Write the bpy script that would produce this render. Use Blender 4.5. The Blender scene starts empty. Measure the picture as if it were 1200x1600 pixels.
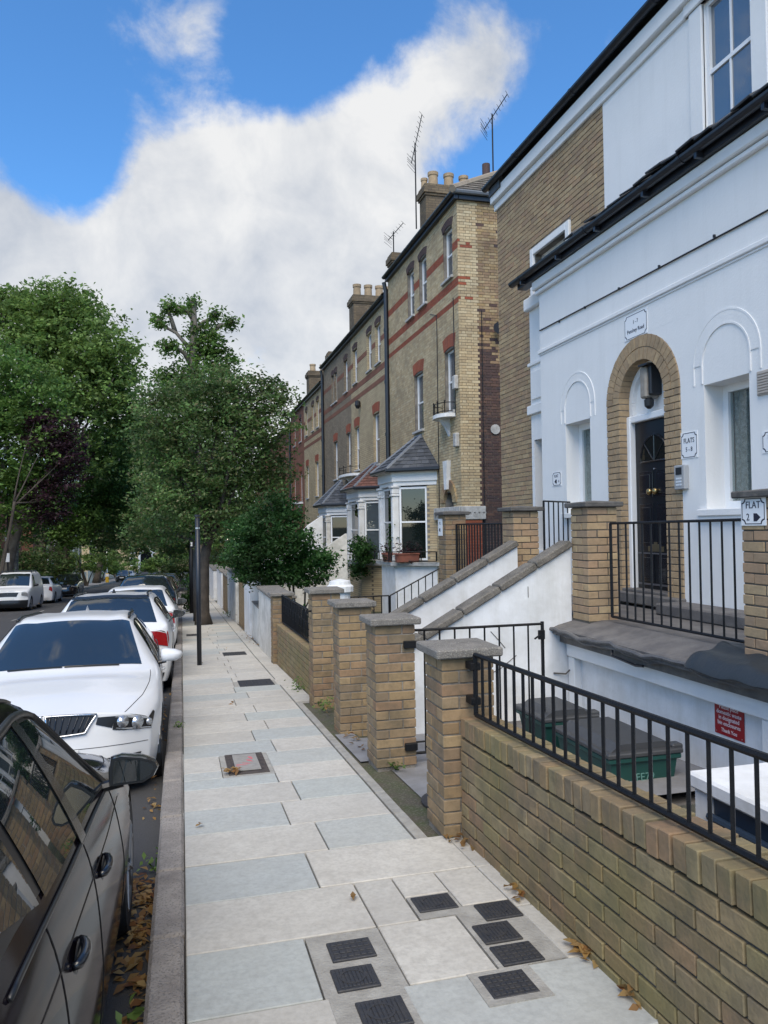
import bpy, bmesh, math, random
import numpy as np
from mathutils import Vector, Matrix
rnd = random.Random(7)
R = math.radians
scene = bpy.context.scene
col = scene.collection

# ------------------------------------------------------------------ camera
cam_d = bpy.data.cameras.new("camera")
cam = bpy.data.objects.new("camera", cam_d)
col.objects.link(cam)
yaw, pitch, roll = R(14.8121), R(1.10958), 0.015
f = Vector((math.sin(yaw)*math.cos(pitch), math.cos(yaw)*math.cos(pitch), math.sin(pitch)))
r0 = Vector((math.cos(yaw), -math.sin(yaw), 0)); u0 = r0.cross(f)
cr, sr = math.cos(roll), math.sin(roll)
rr = r0*cr - u0*sr; uu = r0*sr + u0*cr
cam.matrix_world = Matrix(((rr.x, uu.x, -f.x, 0), (rr.y, uu.y, -f.y, 0), (rr.z, uu.z, -f.z, 0), (0, 0, 0, 1)))
cam_d.sensor_fit = 'HORIZONTAL'; cam_d.sensor_width = 36; cam_d.lens = 36
cam_d.clip_start = 0.05; cam_d.clip_end = 2000
scene.camera = cam

# ------------------------------------------------------------------ light and sky
SUN_EL, SUN_AZ = R(52), math.atan2(-0.34, -0.94)      # azimuth measured from +Y towards +X
sun_dir = Vector((math.sin(SUN_AZ)*math.cos(SUN_EL), math.cos(SUN_AZ)*math.cos(SUN_EL), math.sin(SUN_EL)))
sd = bpy.data.lights.new("sun", 'SUN'); sd.energy = 1.5; sd.angle = R(50); sd.color = (1, .90, .75)
sun = bpy.data.objects.new("sun", sd); col.objects.link(sun)
sun.rotation_euler = (-sun_dir).to_track_quat('-Z', 'Y').to_euler()
sun.location = (30, -10, 40)
scene.view_settings.view_transform = 'Standard'
scene.view_settings.look = 'None'
scene.view_settings.exposure = 1.38
scene.view_settings.gamma = 1

world = bpy.data.worlds.new("World"); scene.world = world; world.use_nodes = True
nt = world.node_tree; nt.nodes.clear()
def N(t, tree=None, **kw):
    n = (tree or nt).nodes.new(t)
    for k, v in kw.items(): setattr(n, k, v)
    return n
def L(a, b, tree=None): (tree or nt).links.new(a, b)
SKY = 0.10
def wmath(op, a, b=None, c=None, clamp=False):
    n = N('ShaderNodeMath', operation=op); n.use_clamp = clamp
    for i, x in enumerate((a, b, c)):
        if x is None: continue
        if isinstance(x, (int, float)): n.inputs[i].default_value = x
        else: L(x, n.inputs[i])
    return n.outputs[0]
def px_dir(x, y):
    d = f + rr*((x-600)/1200) + uu*((800-y)/1200); return d.normalized()
out = N('ShaderNodeOutputWorld'); bg = N('ShaderNodeBackground'); L(bg.outputs[0], out.inputs[0])
sky = N('ShaderNodeTexSky', sky_type='NISHITA'); sky.sun_disc = False
sky.sun_elevation = SUN_EL; sky.sun_rotation = SUN_AZ
sky.air_density = 1.0; sky.dust_density = 0.1; sky.ozone_density = 5.0
tc = N('ShaderNodeTexCoord')
# flatten the direction on a cloud layer, so that clouds shrink towards the horizon
sep = N('ShaderNodeSeparateXYZ'); L(tc.outputs['Generated'], sep.inputs[0])
den = wmath('ADD', wmath('MAXIMUM', sep.outputs[2], 0.0), 0.22)
px_, py_ = wmath('DIVIDE', sep.outputs[0], den), wmath('DIVIDE', sep.outputs[1], den)
cmb = N('ShaderNodeCombineXYZ'); L(px_, cmb.inputs[0]); L(py_, cmb.inputs[1])
def noise(vec, scale, detail, rough, dist=0.0):
    n = N('ShaderNodeTexNoise'); n.inputs['Scale'].default_value = scale; n.inputs['Detail'].default_value = detail
    n.inputs['Roughness'].default_value = rough; n.inputs['Distortion'].default_value = dist
    L(vec, n.inputs['Vector']); return n.outputs['Fac']
n1 = noise(tc.outputs['Generated'], 4.2, 10, 0.60, 0.25)
n2 = noise(tc.outputs['Generated'], 11.0, 8, 0.62, 0.3)
nl = noise(cmb.outputs[0], 0.9, 6, 0.55, 0.3)
n3 = noise(tc.outputs['Generated'], 5.0, 5, 0.55, .2)
# the cumulus bank over the street and its wisps: soft bodies at their own bearings (radius in radians, weight)
bank = [(400, 340, .12, .56), (290, 300, .09, .44), (215, 255, .05, .14), (520, 400, .12, .60), (430, 490, .17, .70), (250, 430, .09, .26), (150, 490, .08, .30), (40, 420, .09, .56), (-60, 400, .15, .60), (540, 240, .07, .26),
        (630, 200, .07, .27), (710, 140, .07, .26), (790, 80, .07, .24), (590, 150, .06, .16), (280, 70, .05, .20), (335, 30, .05, .20), (135, 150, .04, .17), (190, 110, .04, .12), (950, 20, .06, .26),
        (560, 580, .14, .60), (420, 600, .16, .70), (300, 560, .12, .5), (160, 580, .10, .30), (60, 540, .12, .40)]
bank_up = [(Vector((-.25, .42, .87)), .20, .5), (Vector((-.75, .1, .6)), .25, .5), (Vector((.1, -.6, .8)), .3, .5)]
hole = [(115, 320, .08, .62), (440, 140, .09, .40), (40, 130, .15, .42), (900, 240, .16, .5), (600, 40, .07, .18), (170, 500, .05, .18), (880, 90, .05, .2), (480, 60, .06, .2)]
acc = None
for sgn, lst in ((1, bank+[(v, None, w, a) for v, w, a in bank_up]), (-1, hole)):
    for x, y, w, a in lst:
        d = px_dir(x, y) if y is not None else x.normalized()
        dn = N('ShaderNodeVectorMath', operation='DISTANCE'); dn.inputs[1].default_value = d
        L(tc.outputs['Generated'], dn.inputs[0])
        q = wmath('DIVIDE', dn.outputs['Value'], w)
        g = wmath('MULTIPLY', wmath('EXPONENT', wmath('MULTIPLY', wmath('MULTIPLY', q, q), -1.0)), a*sgn)
        acc = g if acc is None else wmath('ADD', acc, g)
acc = wmath('MINIMUM', acc, 0.62)
dens = wmath('ADD', wmath('ADD', wmath('ADD', wmath('MULTIPLY', wmath('SUBTRACT', n1, 0.5), 1.6), wmath('MULTIPLY', wmath('SUBTRACT', n2, 0.5), 0.7)), wmath('MULTIPLY', wmath('SUBTRACT', nl, 0.43), 1.2)), acc)
mr = N('ShaderNodeMapRange', interpolation_type='SMOOTHSTEP'); L(dens, mr.inputs[0])
mr.inputs[1].default_value = 0.08; mr.inputs[2].default_value = 0.50
# body shading of the cloud: bright rims, greyer bellies
mr2 = N('ShaderNodeMapRange'); L(wmath('ADD', wmath('MULTIPLY', n3, .6), wmath('MULTIPLY', n2, .4)), mr2.inputs[0])
mr2.inputs[1].default_value = .38; mr2.inputs[2].default_value = .62
cc = N('ShaderNodeMix', data_type='RGBA'); L(mr2.outputs[0], cc.inputs[0])
cc.inputs[6].default_value = (2.05, 2.2, 2.45, 1); cc.inputs[7].default_value = (3.5, 3.48, 3.42, 1)
mx = N('ShaderNodeMix', data_type='RGBA')
L(wmath('MULTIPLY', mr.outputs[0], .95), mx.inputs[0]); skt = N('ShaderNodeMix', data_type='RGBA', blend_type='MULTIPLY'); L(wmath('MULTIPLY', wmath('MAXIMUM', sep.outputs[2], 0.0), 3.2, clamp=True), skt.inputs[0]); skt.inputs[7].default_value = (.46, .74, .90, 1); L(sky.outputs[0], skt.inputs[6]); L(skt.outputs[2], mx.inputs[6]); L(cc.outputs[2], mx.inputs[7])
L(mx.outputs[2], bg.inputs[0]); bg.inputs[1].default_value = SKY

# ------------------------------------------------------------------ helpers: ground level
EYE = 1.6; DROP = 0.2
_gy = np.array([-60, 0, 15, 140, 190, 600.]); _gz = np.array([3.24, 0, -.81, -.81-125*.046, -.81-125*.046-1.3, -.81-125*.046-1.3]) - EYE
def gz(y): return float(np.interp(y, _gy, _gz))

# ------------------------------------------------------------------ helpers: materials
MATS = {}
def nodes(m):
    m.use_nodes = True
    return m.node_tree
def mat(name, c, rough=.6, metal=0, n=None, bump=None, spec=.5, coat=0, rand=0, c2=None, streak=None, speck=None):
    """n = (scale, amount) world-space mottling towards c2; bump = (scale, strength); rand = value variation per object and per island"""
    m = bpy.data.materials.new(name); t = nodes(m); b = t.nodes['Principled BSDF']; MATS[name] = m
    b.inputs['Roughness'].default_value = rough; b.inputs['Metallic'].default_value = metal
    b.inputs['Specular IOR Level'].default_value = spec; b.inputs['Coat Weight'].default_value = coat
    b.inputs['Coat Roughness'].default_value = .03
    b.inputs['Base Color'].default_value = (*c, 1)
    src = None
    if n or bump or speck:
        g = N('ShaderNodeNewGeometry', t)
    if n:
        nn = N('ShaderNodeTexNoise', t); nn.inputs['Scale'].default_value = n[0]; nn.inputs['Detail'].default_value = 6; nn.inputs['Roughness'].default_value = .65
        L(g.outputs['Position'], nn.inputs['Vector'], t)
        rp = N('ShaderNodeMapRange', t); L(nn.outputs['Fac'], rp.inputs[0], t); rp.inputs[1].default_value = .38; rp.inputs[2].default_value = .66; rp.inputs[4].default_value = n[1]
        x = N('ShaderNodeMix', t, data_type='RGBA'); L(rp.outputs[0], x.inputs[0], t)
        x.inputs[6].default_value = (*c, 1); x.inputs[7].default_value = (*(c2 or tuple(v*.55 for v in c)), 1)
        src = x.outputs[2]
    if speck:
        nn = N('ShaderNodeTexNoise', t); nn.inputs['Scale'].default_value = speck[0]; nn.inputs['Detail'].default_value = 2
        L(g.outputs['Position'], nn.inputs['Vector'], t)
        rp = N('ShaderNodeMapRange', t); L(nn.outputs['Fac'], rp.inputs[0], t); rp.inputs[1].default_value = .55; rp.inputs[2].default_value = .62; rp.inputs[4].default_value = speck[1]
        x = N('ShaderNodeMix', t, data_type='RGBA'); L(rp.outputs[0], x.inputs[0], t)
        if src: L(src, x.inputs[6], t)
        else: x.inputs[6].default_value = (*c, 1)
        x.inputs[7].default_value = (*speck[2], 1); src = x.outputs[2]
    if streak:
        g = N('ShaderNodeNewGeometry', t)
        mp = N('ShaderNodeMapping', t); mp.inputs['Scale'].default_value = (5, 5, .45); L(g.outputs['Position'], mp.inputs[0], t)
        nn = N('ShaderNodeTexNoise', t); nn.inputs['Scale'].default_value = 1.6; nn.inputs['Detail'].default_value = 7; nn.inputs['Roughness'].default_value = .7; L(mp.outputs[0], nn.inputs['Vector'], t)
        rp = N('ShaderNodeMapRange', t); L(nn.outputs['Fac'], rp.inputs[0], t); rp.inputs[1].default_value = .50; rp.inputs[2].default_value = .72; rp.inputs[4].default_value = streak[0]
        x = N('ShaderNodeMix', t, data_type='RGBA'); L(rp.outputs[0], x.inputs[0], t); L(src, x.inputs[6], t); x.inputs[7].default_value = (*streak[1], 1); src = x.outputs[2]
    if rand:
        src = vary(t, src, c, rand)
    if src: L(src, b.inputs['Base Color'], t)
    if bump:
        nb = N('ShaderNodeTexNoise', t); nb.inputs['Scale'].default_value = bump[0]; nb.inputs['Detail'].default_value = 5
        L(g.outputs['Position'], nb.inputs['Vector'], t)
        bp = N('ShaderNodeBump', t); bp.inputs['Strength'].default_value = bump[1]; bp.inputs['Distance'].default_value = .01
        L(nb.outputs['Fac'], bp.inputs['Height'], t); L(bp.outputs[0], b.inputs['Normal'], t)
    return m
def rand01(t):
    oi = N('ShaderNodeObjectInfo', t); g = N('ShaderNodeNewGeometry', t)
    a = N('ShaderNodeMath', t, operation='ADD'); L(oi.outputs['Random'], a.inputs[0], t); L(g.outputs['Random Per Island'], a.inputs[1], t)
    fr = N('ShaderNodeMath', t, operation='FRACT'); L(a.outputs[0], fr.inputs[0], t); return fr.outputs[0]
def vary(t, src, c, amt):
    r = rand01(t)
    mr_ = N('ShaderNodeMapRange', t); L(r, mr_.inputs[0], t); mr_.inputs[3].default_value = 1-amt; mr_.inputs[4].default_value = 1+amt
    x = N('ShaderNodeMix', t, data_type='RGBA', blend_type='MULTIPLY'); x.inputs[0].default_value = 1
    if src: L(src, x.inputs[6], t)
    else: x.inputs[6].default_value = (*c, 1)
    L(mr_.outputs[0], x.inputs[7], t); return x.outputs[2]
def ramp_mat(name, cols, rough=.85, dirt=(6, .5, (.05, .05, .045)), bump=(60, .35), big=None, grain=22):
    """a different colour of the list for each piece (object and island), mottled and dirtied in world space"""
    m = bpy.data.materials.new(name); t = nodes(m); b = t.nodes['Principled BSDF']; MATS[name] = m
    b.inputs['Roughness'].default_value = rough; b.inputs['Specular IOR Level'].default_value = .3
    r = rand01(t); rp = N('ShaderNodeValToRGB', t); L(r, rp.inputs[0], t); e = rp.color_ramp; e.interpolation = 'LINEAR'
    for i, c in enumerate(cols):
        p = i/(len(cols)-1)
        if i < 2: el = e.elements[i]; el.position = p
        else: el = e.elements.new(p)
        el.color = (*c, 1)
    e.elements[-1].position = 1
    src = rp.outputs[0]; g = N('ShaderNodeNewGeometry', t)
    def blend(src, scale, lo, hi, amt, c, detail=5, sx=None):
        nn = N('ShaderNodeTexNoise', t); nn.inputs['Scale'].default_value = scale; nn.inputs['Detail'].default_value = detail; nn.inputs['Roughness'].default_value = .6
        v = g.outputs['Position']
        if sx:
            mp = N('ShaderNodeMapping', t); mp.inputs['Scale'].default_value = sx; L(v, mp.inputs[0], t); v = mp.outputs[0]
        L(v, nn.inputs['Vector'], t)
        q = N('ShaderNodeMapRange', t); L(nn.outputs['Fac'], q.inputs[0], t); q.inputs[1].default_value = lo; q.inputs[2].default_value = hi; q.inputs[4].default_value = amt
        x = N('ShaderNodeMix', t, data_type='RGBA'); L(q.outputs[0], x.inputs[0], t); L(src, x.inputs[6], t); x.inputs[7].default_value = (*c, 1)
        return x.outputs[2]
    src = blend(src, grain, .42, .75, .45, tuple(v*.55 for v in cols[0]))
    if dirt: src = blend(src, dirt[0], .42, .72, dirt[1], dirt[2])
    if big: src = blend(src, big[0], .40, .66, big[1], big[2], 4)
    L(src, b.inputs['Base Color'], t)
    nb = N('ShaderNodeTexNoise', t); nb.inputs['Scale'].default_value = bump[0]; nb.inputs['Detail'].default_value = 6; L(g.outputs['Position'], nb.inputs['Vector'], t)
    bp = N('ShaderNodeBump', t); bp.inputs['Strength'].default_value = bump[1]; bp.inputs['Distance'].default_value = .006
    L(nb.outputs['Fac'], bp.inputs['Height'], t); L(bp.outputs[0], b.inputs['Normal'], t)
    return m
def brick_tex(name, c1, c2, mortar, dirt=.4, rot=False):
    m = bpy.data.materials.new(name); t = nodes(m); b = t.nodes['Principled BSDF']; MATS[name] = m
    b.inputs['Roughness'].default_value = .9; b.inputs['Specular IOR Level'].default_value = .25
    g = N('ShaderNodeNewGeometry', t); s = N('ShaderNodeSeparateXYZ', t); L(g.outputs['Position'], s.inputs[0], t)
    a = N('ShaderNodeMath', t, operation='ADD'); L(s.outputs[0], a.inputs[0], t); L(s.outputs[1], a.inputs[1], t)
    c = N('ShaderNodeCombineXYZ', t); L(a.outputs[0], c.inputs[0], t); L(s.outputs[2], c.inputs[1], t)
    bt = N('ShaderNodeTexBrick', t); L(c.outputs[0], bt.inputs['Vector'], t)
    bt.inputs['Scale'].default_value = 1; bt.inputs['Brick Width'].default_value = .225; bt.inputs['Row Height'].default_value = .075
    bt.inputs['Mortar Size'].default_value = .006; bt.inputs['Bias'].default_value = -.1
    bt.inputs['Color1'].default_value = (*c1, 1); bt.inputs['Color2'].default_value = (*c2, 1); bt.inputs['Mortar'].default_value = (*mortar, 1)
    nn = N('ShaderNodeTexNoise', t); nn.inputs['Scale'].default_value = .9; nn.inputs['Detail'].default_value = 9; nn.inputs['Roughness'].default_value = .7; L(g.outputs['Position'], nn.inputs['Vector'], t)
    q = N('ShaderNodeMapRange', t); L(nn.outputs['Fac'], q.inputs[0], t); q.inputs[1].default_value = .42; q.inputs[2].default_value = .68; q.inputs[4].default_value = dirt
    x = N('ShaderNodeMix', t, data_type='RGBA'); L(q.outputs[0], x.inputs[0], t); L(bt.outputs['Color'], x.inputs[6], t); x.inputs[7].default_value = (*[v*.4 for v in c1], 1)
    L(x.outputs[2], b.inputs['Base Color'], t)
    bp = N('ShaderNodeBump', t); bp.inputs['Strength'].default_value = .6; bp.inputs['Distance'].default_value = .008; bp.invert = True
    L(bt.outputs['Fac'], bp.inputs['Height'], t); L(bp.outputs[0], b.inputs['Normal'], t)
    return m
def glass_mat(name, tint=(.02, .025, .03), rough=.03, curtain=None):
    m = bpy.data.materials.new(name); t = nodes(m); b = t.nodes['Principled BSDF']; MATS[name] = m
    b.inputs['Base Color'].default_value = (*tint, 1); b.inputs['Roughness'].default_value = rough
    b.inputs['Specular IOR Level'].default_value = .8; b.inputs['IOR'].default_value = 1.55
    return m
def leaf_mat(name, cols):
    m = bpy.data.materials.new(name); t = nodes(m); b = t.nodes['Principled BSDF']; MATS[name] = m
    b.inputs['Roughness'].default_value = .55; b.inputs['Specular IOR Level'].default_value = .35
    r = rand01(t); rp = N('ShaderNodeValToRGB', t); L(r, rp.inputs[0], t); e = rp.color_ramp
    for i, c in enumerate(cols):
        p = i/(len(cols)-1)
        el = e.elements[i] if i < 2 else e.elements.new(p)
        el.position = p; el.color = (*c, 1)
    g = N('ShaderNodeNewGeometry', t); nn = N('ShaderNodeTexNoise', t); nn.inputs['Scale'].default_value = .9; nn.inputs['Detail'].default_value = 4; L(g.outputs['Position'], nn.inputs['Vector'], t)
    q = N('ShaderNodeMapRange', t); L(nn.outputs['Fac'], q.inputs[0], t); q.inputs[1].default_value = .35; q.inputs[2].default_value = .65; q.inputs[3].default_value = .62; q.inputs[4].default_value = 1.45
    mq = N('ShaderNodeMix', t, data_type='RGBA', blend_type='MULTIPLY'); mq.inputs[0].default_value = 1; L(rp.outputs[0], mq.inputs[6], t); L(q.outputs[0], mq.inputs[7], t)
    L(mq.outputs[2], b.inputs['Base Color'], t)
    tr = N('ShaderNodeBsdfTranslucent', t); L(mq.outputs[2], tr.inputs[0], t)
    ms = N('ShaderNodeMixShader', t); ms.inputs[0].default_value = .42
    o = t.nodes['Material Output']; L(b.outputs[0], ms.inputs[1], t); L(tr.outputs[0], ms.inputs[2], t); L(ms.outputs[0], o.inputs[0], t)
    return m

white = mat('white_paint', (.78, .78, .77), .6, n=(1.6, .30), c2=(.66, .665, .66), bump=(45, .22), streak=(.16, (.56, .56, .54)))
white_old = mat('old_white_render', (.74, .755, .77), .7, n=(3.0, .6), c2=(.52, .52, .50), bump=(18, .3), streak=(.32, (.45, .45, .41)))
white_dirty = mat('dirty_white_render', (.70, .68, .63), .8, n=(3.5, .7), c2=(.36, .35, .31), bump=(25, .4))
white_gloss = mat('white_gloss_paint', (.80, .81, .82), .35, n=(4, .2), c2=(.62, .63, .62))
cream = mat('cream_render', (.66, .61, .50), .8, n=(2, .4), c2=(.45, .42, .36), bump=(20, .2))
black_iron = mat('black_iron', (.006, .007, .009), .5, n=(40, .4), c2=(.018, .015, .013), bump=(90, .25), spec=.25)
black_plastic = mat('black_plastic', (.012, .014, .018), .45)
black_gloss = mat('black_gloss_paint', (.007, .009, .014), .22, coat=.3)
gutter_m = mat('black_gutter', (.012, .015, .022), .35, n=(8, .4), c2=(.03, .03, .035))
slate = mat('slate', (.045, .05, .06), .55, n=(5, .7), c2=(.10, .105, .11), bump=(30, .4), rand=.35)
red_tile = mat('red_roof_tile', (.13, .055, .04), .8, n=(5, .6), c2=(.07, .04, .035), bump=(30, .4), rand=.3)
tile_brown = mat('brown_roof_tile', (.12, .10, .085), .9, n=(6, .7), c2=(.22, .20, .16), bump=(30, .5), rand=.3)
lead = mat('lead_flashing', (.16, .18, .21), .5, n=(6, .5), c2=(.10, .11, .13))
concrete = mat('weathered_concrete', (.20, .185, .165), .95, n=(9, .75), c2=(.10, .095, .085), bump=(120, .8), speck=(130, .6, (.36, .34, .30)))
coping_m = mat('stone_coping', (.165, .15, .13), .95, n=(7, .8), c2=(.07, .065, .055), bump=(70, .8), speck=(80, .45, (.28, .26, .22)))
stone_pale = mat('pale_stone', (.50, .50, .49), .85, n=(7, .8), c2=(.26, .26, .25), bump=(40, .5))
terrace_m = mat('asphalt_terrace', (.095, .09, .09), .8, n=(5, .8), c2=(.17, .16, .15), bump=(60, .5))
asphalt = mat('asphalt', (.045, .046, .05), .9, n=(1.2, .6), c2=(.07, .068, .065), bump=(160, .9), speck=(220, .5, (.12, .12, .12)))
granite = mat('granite_kerb', (.33, .30, .27), .9, n=(5, .8), c2=(.19, .17, .155), bump=(90, 1.0), speck=(95, .75, (.15, .135, .125)), rand=.15)
path_m = mat('grey_path', (.24, .24, .25), .9, n=(3, .7), c2=(.15, .145, .14), bump=(80, .4))
soil = mat('soil_and_moss', (.085, .075, .055), 1, n=(7, .9), c2=(.06, .075, .03), bump=(50, 1), speck=(60, .4, (.20, .18, .15)))
frame_conc = mat('cover_surround', (.36, .35, .32), .95, n=(10, .7), c2=(.22, .21, .19), bump=(80, .6))
iron_cover = mat('cast_iron_cover', (.028, .030, .036), .55, n=(30, .5), c2=(.06, .055, .05), bump=(60, .3))
mortar_m = mat('mortar', (.26, .235, .20), 1, n=(6, .7), c2=(.09, .08, .07), bump=(80, .6))
mortar_dark = mat('dark_mortar', (.075, .07, .06), 1, n=(6, .7), c2=(.16, .14, .12), bump=(80, .6))
brass = mat('brass', (.40, .29, .13), .3, metal=1)
steel = mat('steel', (.5, .5, .52), .3, metal=1)
glass_win = glass_mat('window_glass', (.075, .095, .115), .02); glass_win.node_tree.nodes['Principled BSDF'].inputs['IOR'].default_value = 2.1
glass_dark = glass_mat('dark_window_glass', (.008, .012, .012), .02)
glass_car = glass_mat('car_glass', (.014, .019, .022), .015); glass_car.node_tree.nodes['Principled BSDF'].inputs['IOR'].default_value = 1.8
curtain_m = mat('net_curtain', (.40, .42, .42), .9, n=(28, .8), c2=(.15, .16, .16), bump=(40, .6))
red_m = mat('red_enamel', (.30, .012, .018), .35)
brick_buff = ramp_mat('buff_stock_brick', [(.36, .26, .155), (.42, .31, .18), (.33, .23, .14), (.45, .34, .20), (.38, .25, .155), (.30, .22, .145)], dirt=(5, .35, (.13, .11, .085)))
brick_pil = ramp_mat('pillar_brick', [(0.267, 0.189, 0.104), (0.313, 0.225, 0.122), (0.230, 0.158, 0.090), (0.350, 0.257, 0.144), (0.285, 0.176, 0.104), (0.221, 0.167, 0.108), (0.304, 0.225, 0.135)], dirt=(4, .6, (.10, .09, .065)), grain=16)
brick_wall_m = ramp_mat('mossy_wall_brick', [(0.277, 0.205, 0.117), (0.311, 0.230, 0.133), (0.227, 0.172, 0.101), (0.294, 0.184, 0.113), (0.252, 0.205, 0.109), (0.336, 0.262, 0.156), (0.185, 0.143, 0.094)], dirt=(7, .75, (.115, .10, .075)), big=(1.3, .50, (.20, .185, .065)), grain=26, bump=(45, .7))
brick_arch = ramp_mat('arch_brick', [(.40, .29, .175), (.44, .32, .19), (.35, .255, .16), (.42, .30, .18)], dirt=(6, .4, (.10, .085, .065)))
brick_yel = ramp_mat('yellow_stock_brick', [(.54, .43, .26), (.58, .48, .31), (.47, .37, .23), (.52, .40, .24), (.41, .32, .20), (.60, .51, .34)], dirt=(1.3, .45, (.16, .135, .10)))
brick_gable = ramp_mat('gable_brick', [(.33, .23, .12), (.40, .29, .15), (.30, .20, .125), (.34, .24, .145), (.46, .36, .21), (.26, .17, .115)], dirt=(1.6, .6, (.075, .055, .045)))
brick_dark = ramp_mat('dark_brick', [(.085, .055, .055), (.115, .07, .06), (.065, .048, .052), (.15, .09, .07)], dirt=(3, .4, (.03, .025, .025)))
brick_red = ramp_mat('red_rubbed_brick', [(.30, .085, .045), (.34, .10, .055), (.26, .075, .045), (.31, .105, .065)], dirt=(4, .35, (.12, .06, .045)))
bt_yel = brick_tex('yellow_brickwork', (.52, .42, .26), (.41, .32, .20), (.16, .14, .11), .45)
bt_grey = brick_tex('grey_brickwork', (.29, .235, .165), (.21, .17, .125), (.10, .09, .08), .4)
bt_red = brick_tex('red_brickwork', (.26, .115, .075), (.20, .09, .06), (.12, .09, .075), .3)
bt_sunred = brick_tex('orange_brickwork', (.38, .13, .07), (.30, .10, .06), (.2, .15, .12), .2)
bt_buff = brick_tex('buff_brickwork', (.30, .215, .12), (.24, .17, .10), (.12, .105, .085), .4)
slab_pale = ramp_mat('pale_paving', [(0.517, 0.500, 0.450), (0.548, 0.530, 0.485), (0.482, 0.469, 0.430), (0.563, 0.545, 0.495)], rough=.85, dirt=(2.2, .40, (.34, .32, .29)), bump=(90, .25), grain=40, big=(14, .22, (.27, .25, .22)))
slab_blue = ramp_mat('blue_grey_paving', [(0.432, 0.449, 0.431), (0.447, 0.460, 0.436), (0.412, 0.435, 0.426), (0.441, 0.464, 0.441)], rough=.85, dirt=(2.6, .40, (.36, .36, .33)), bump=(90, .25), grain=40, big=(13, .22, (.25, .25, .24)))

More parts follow.
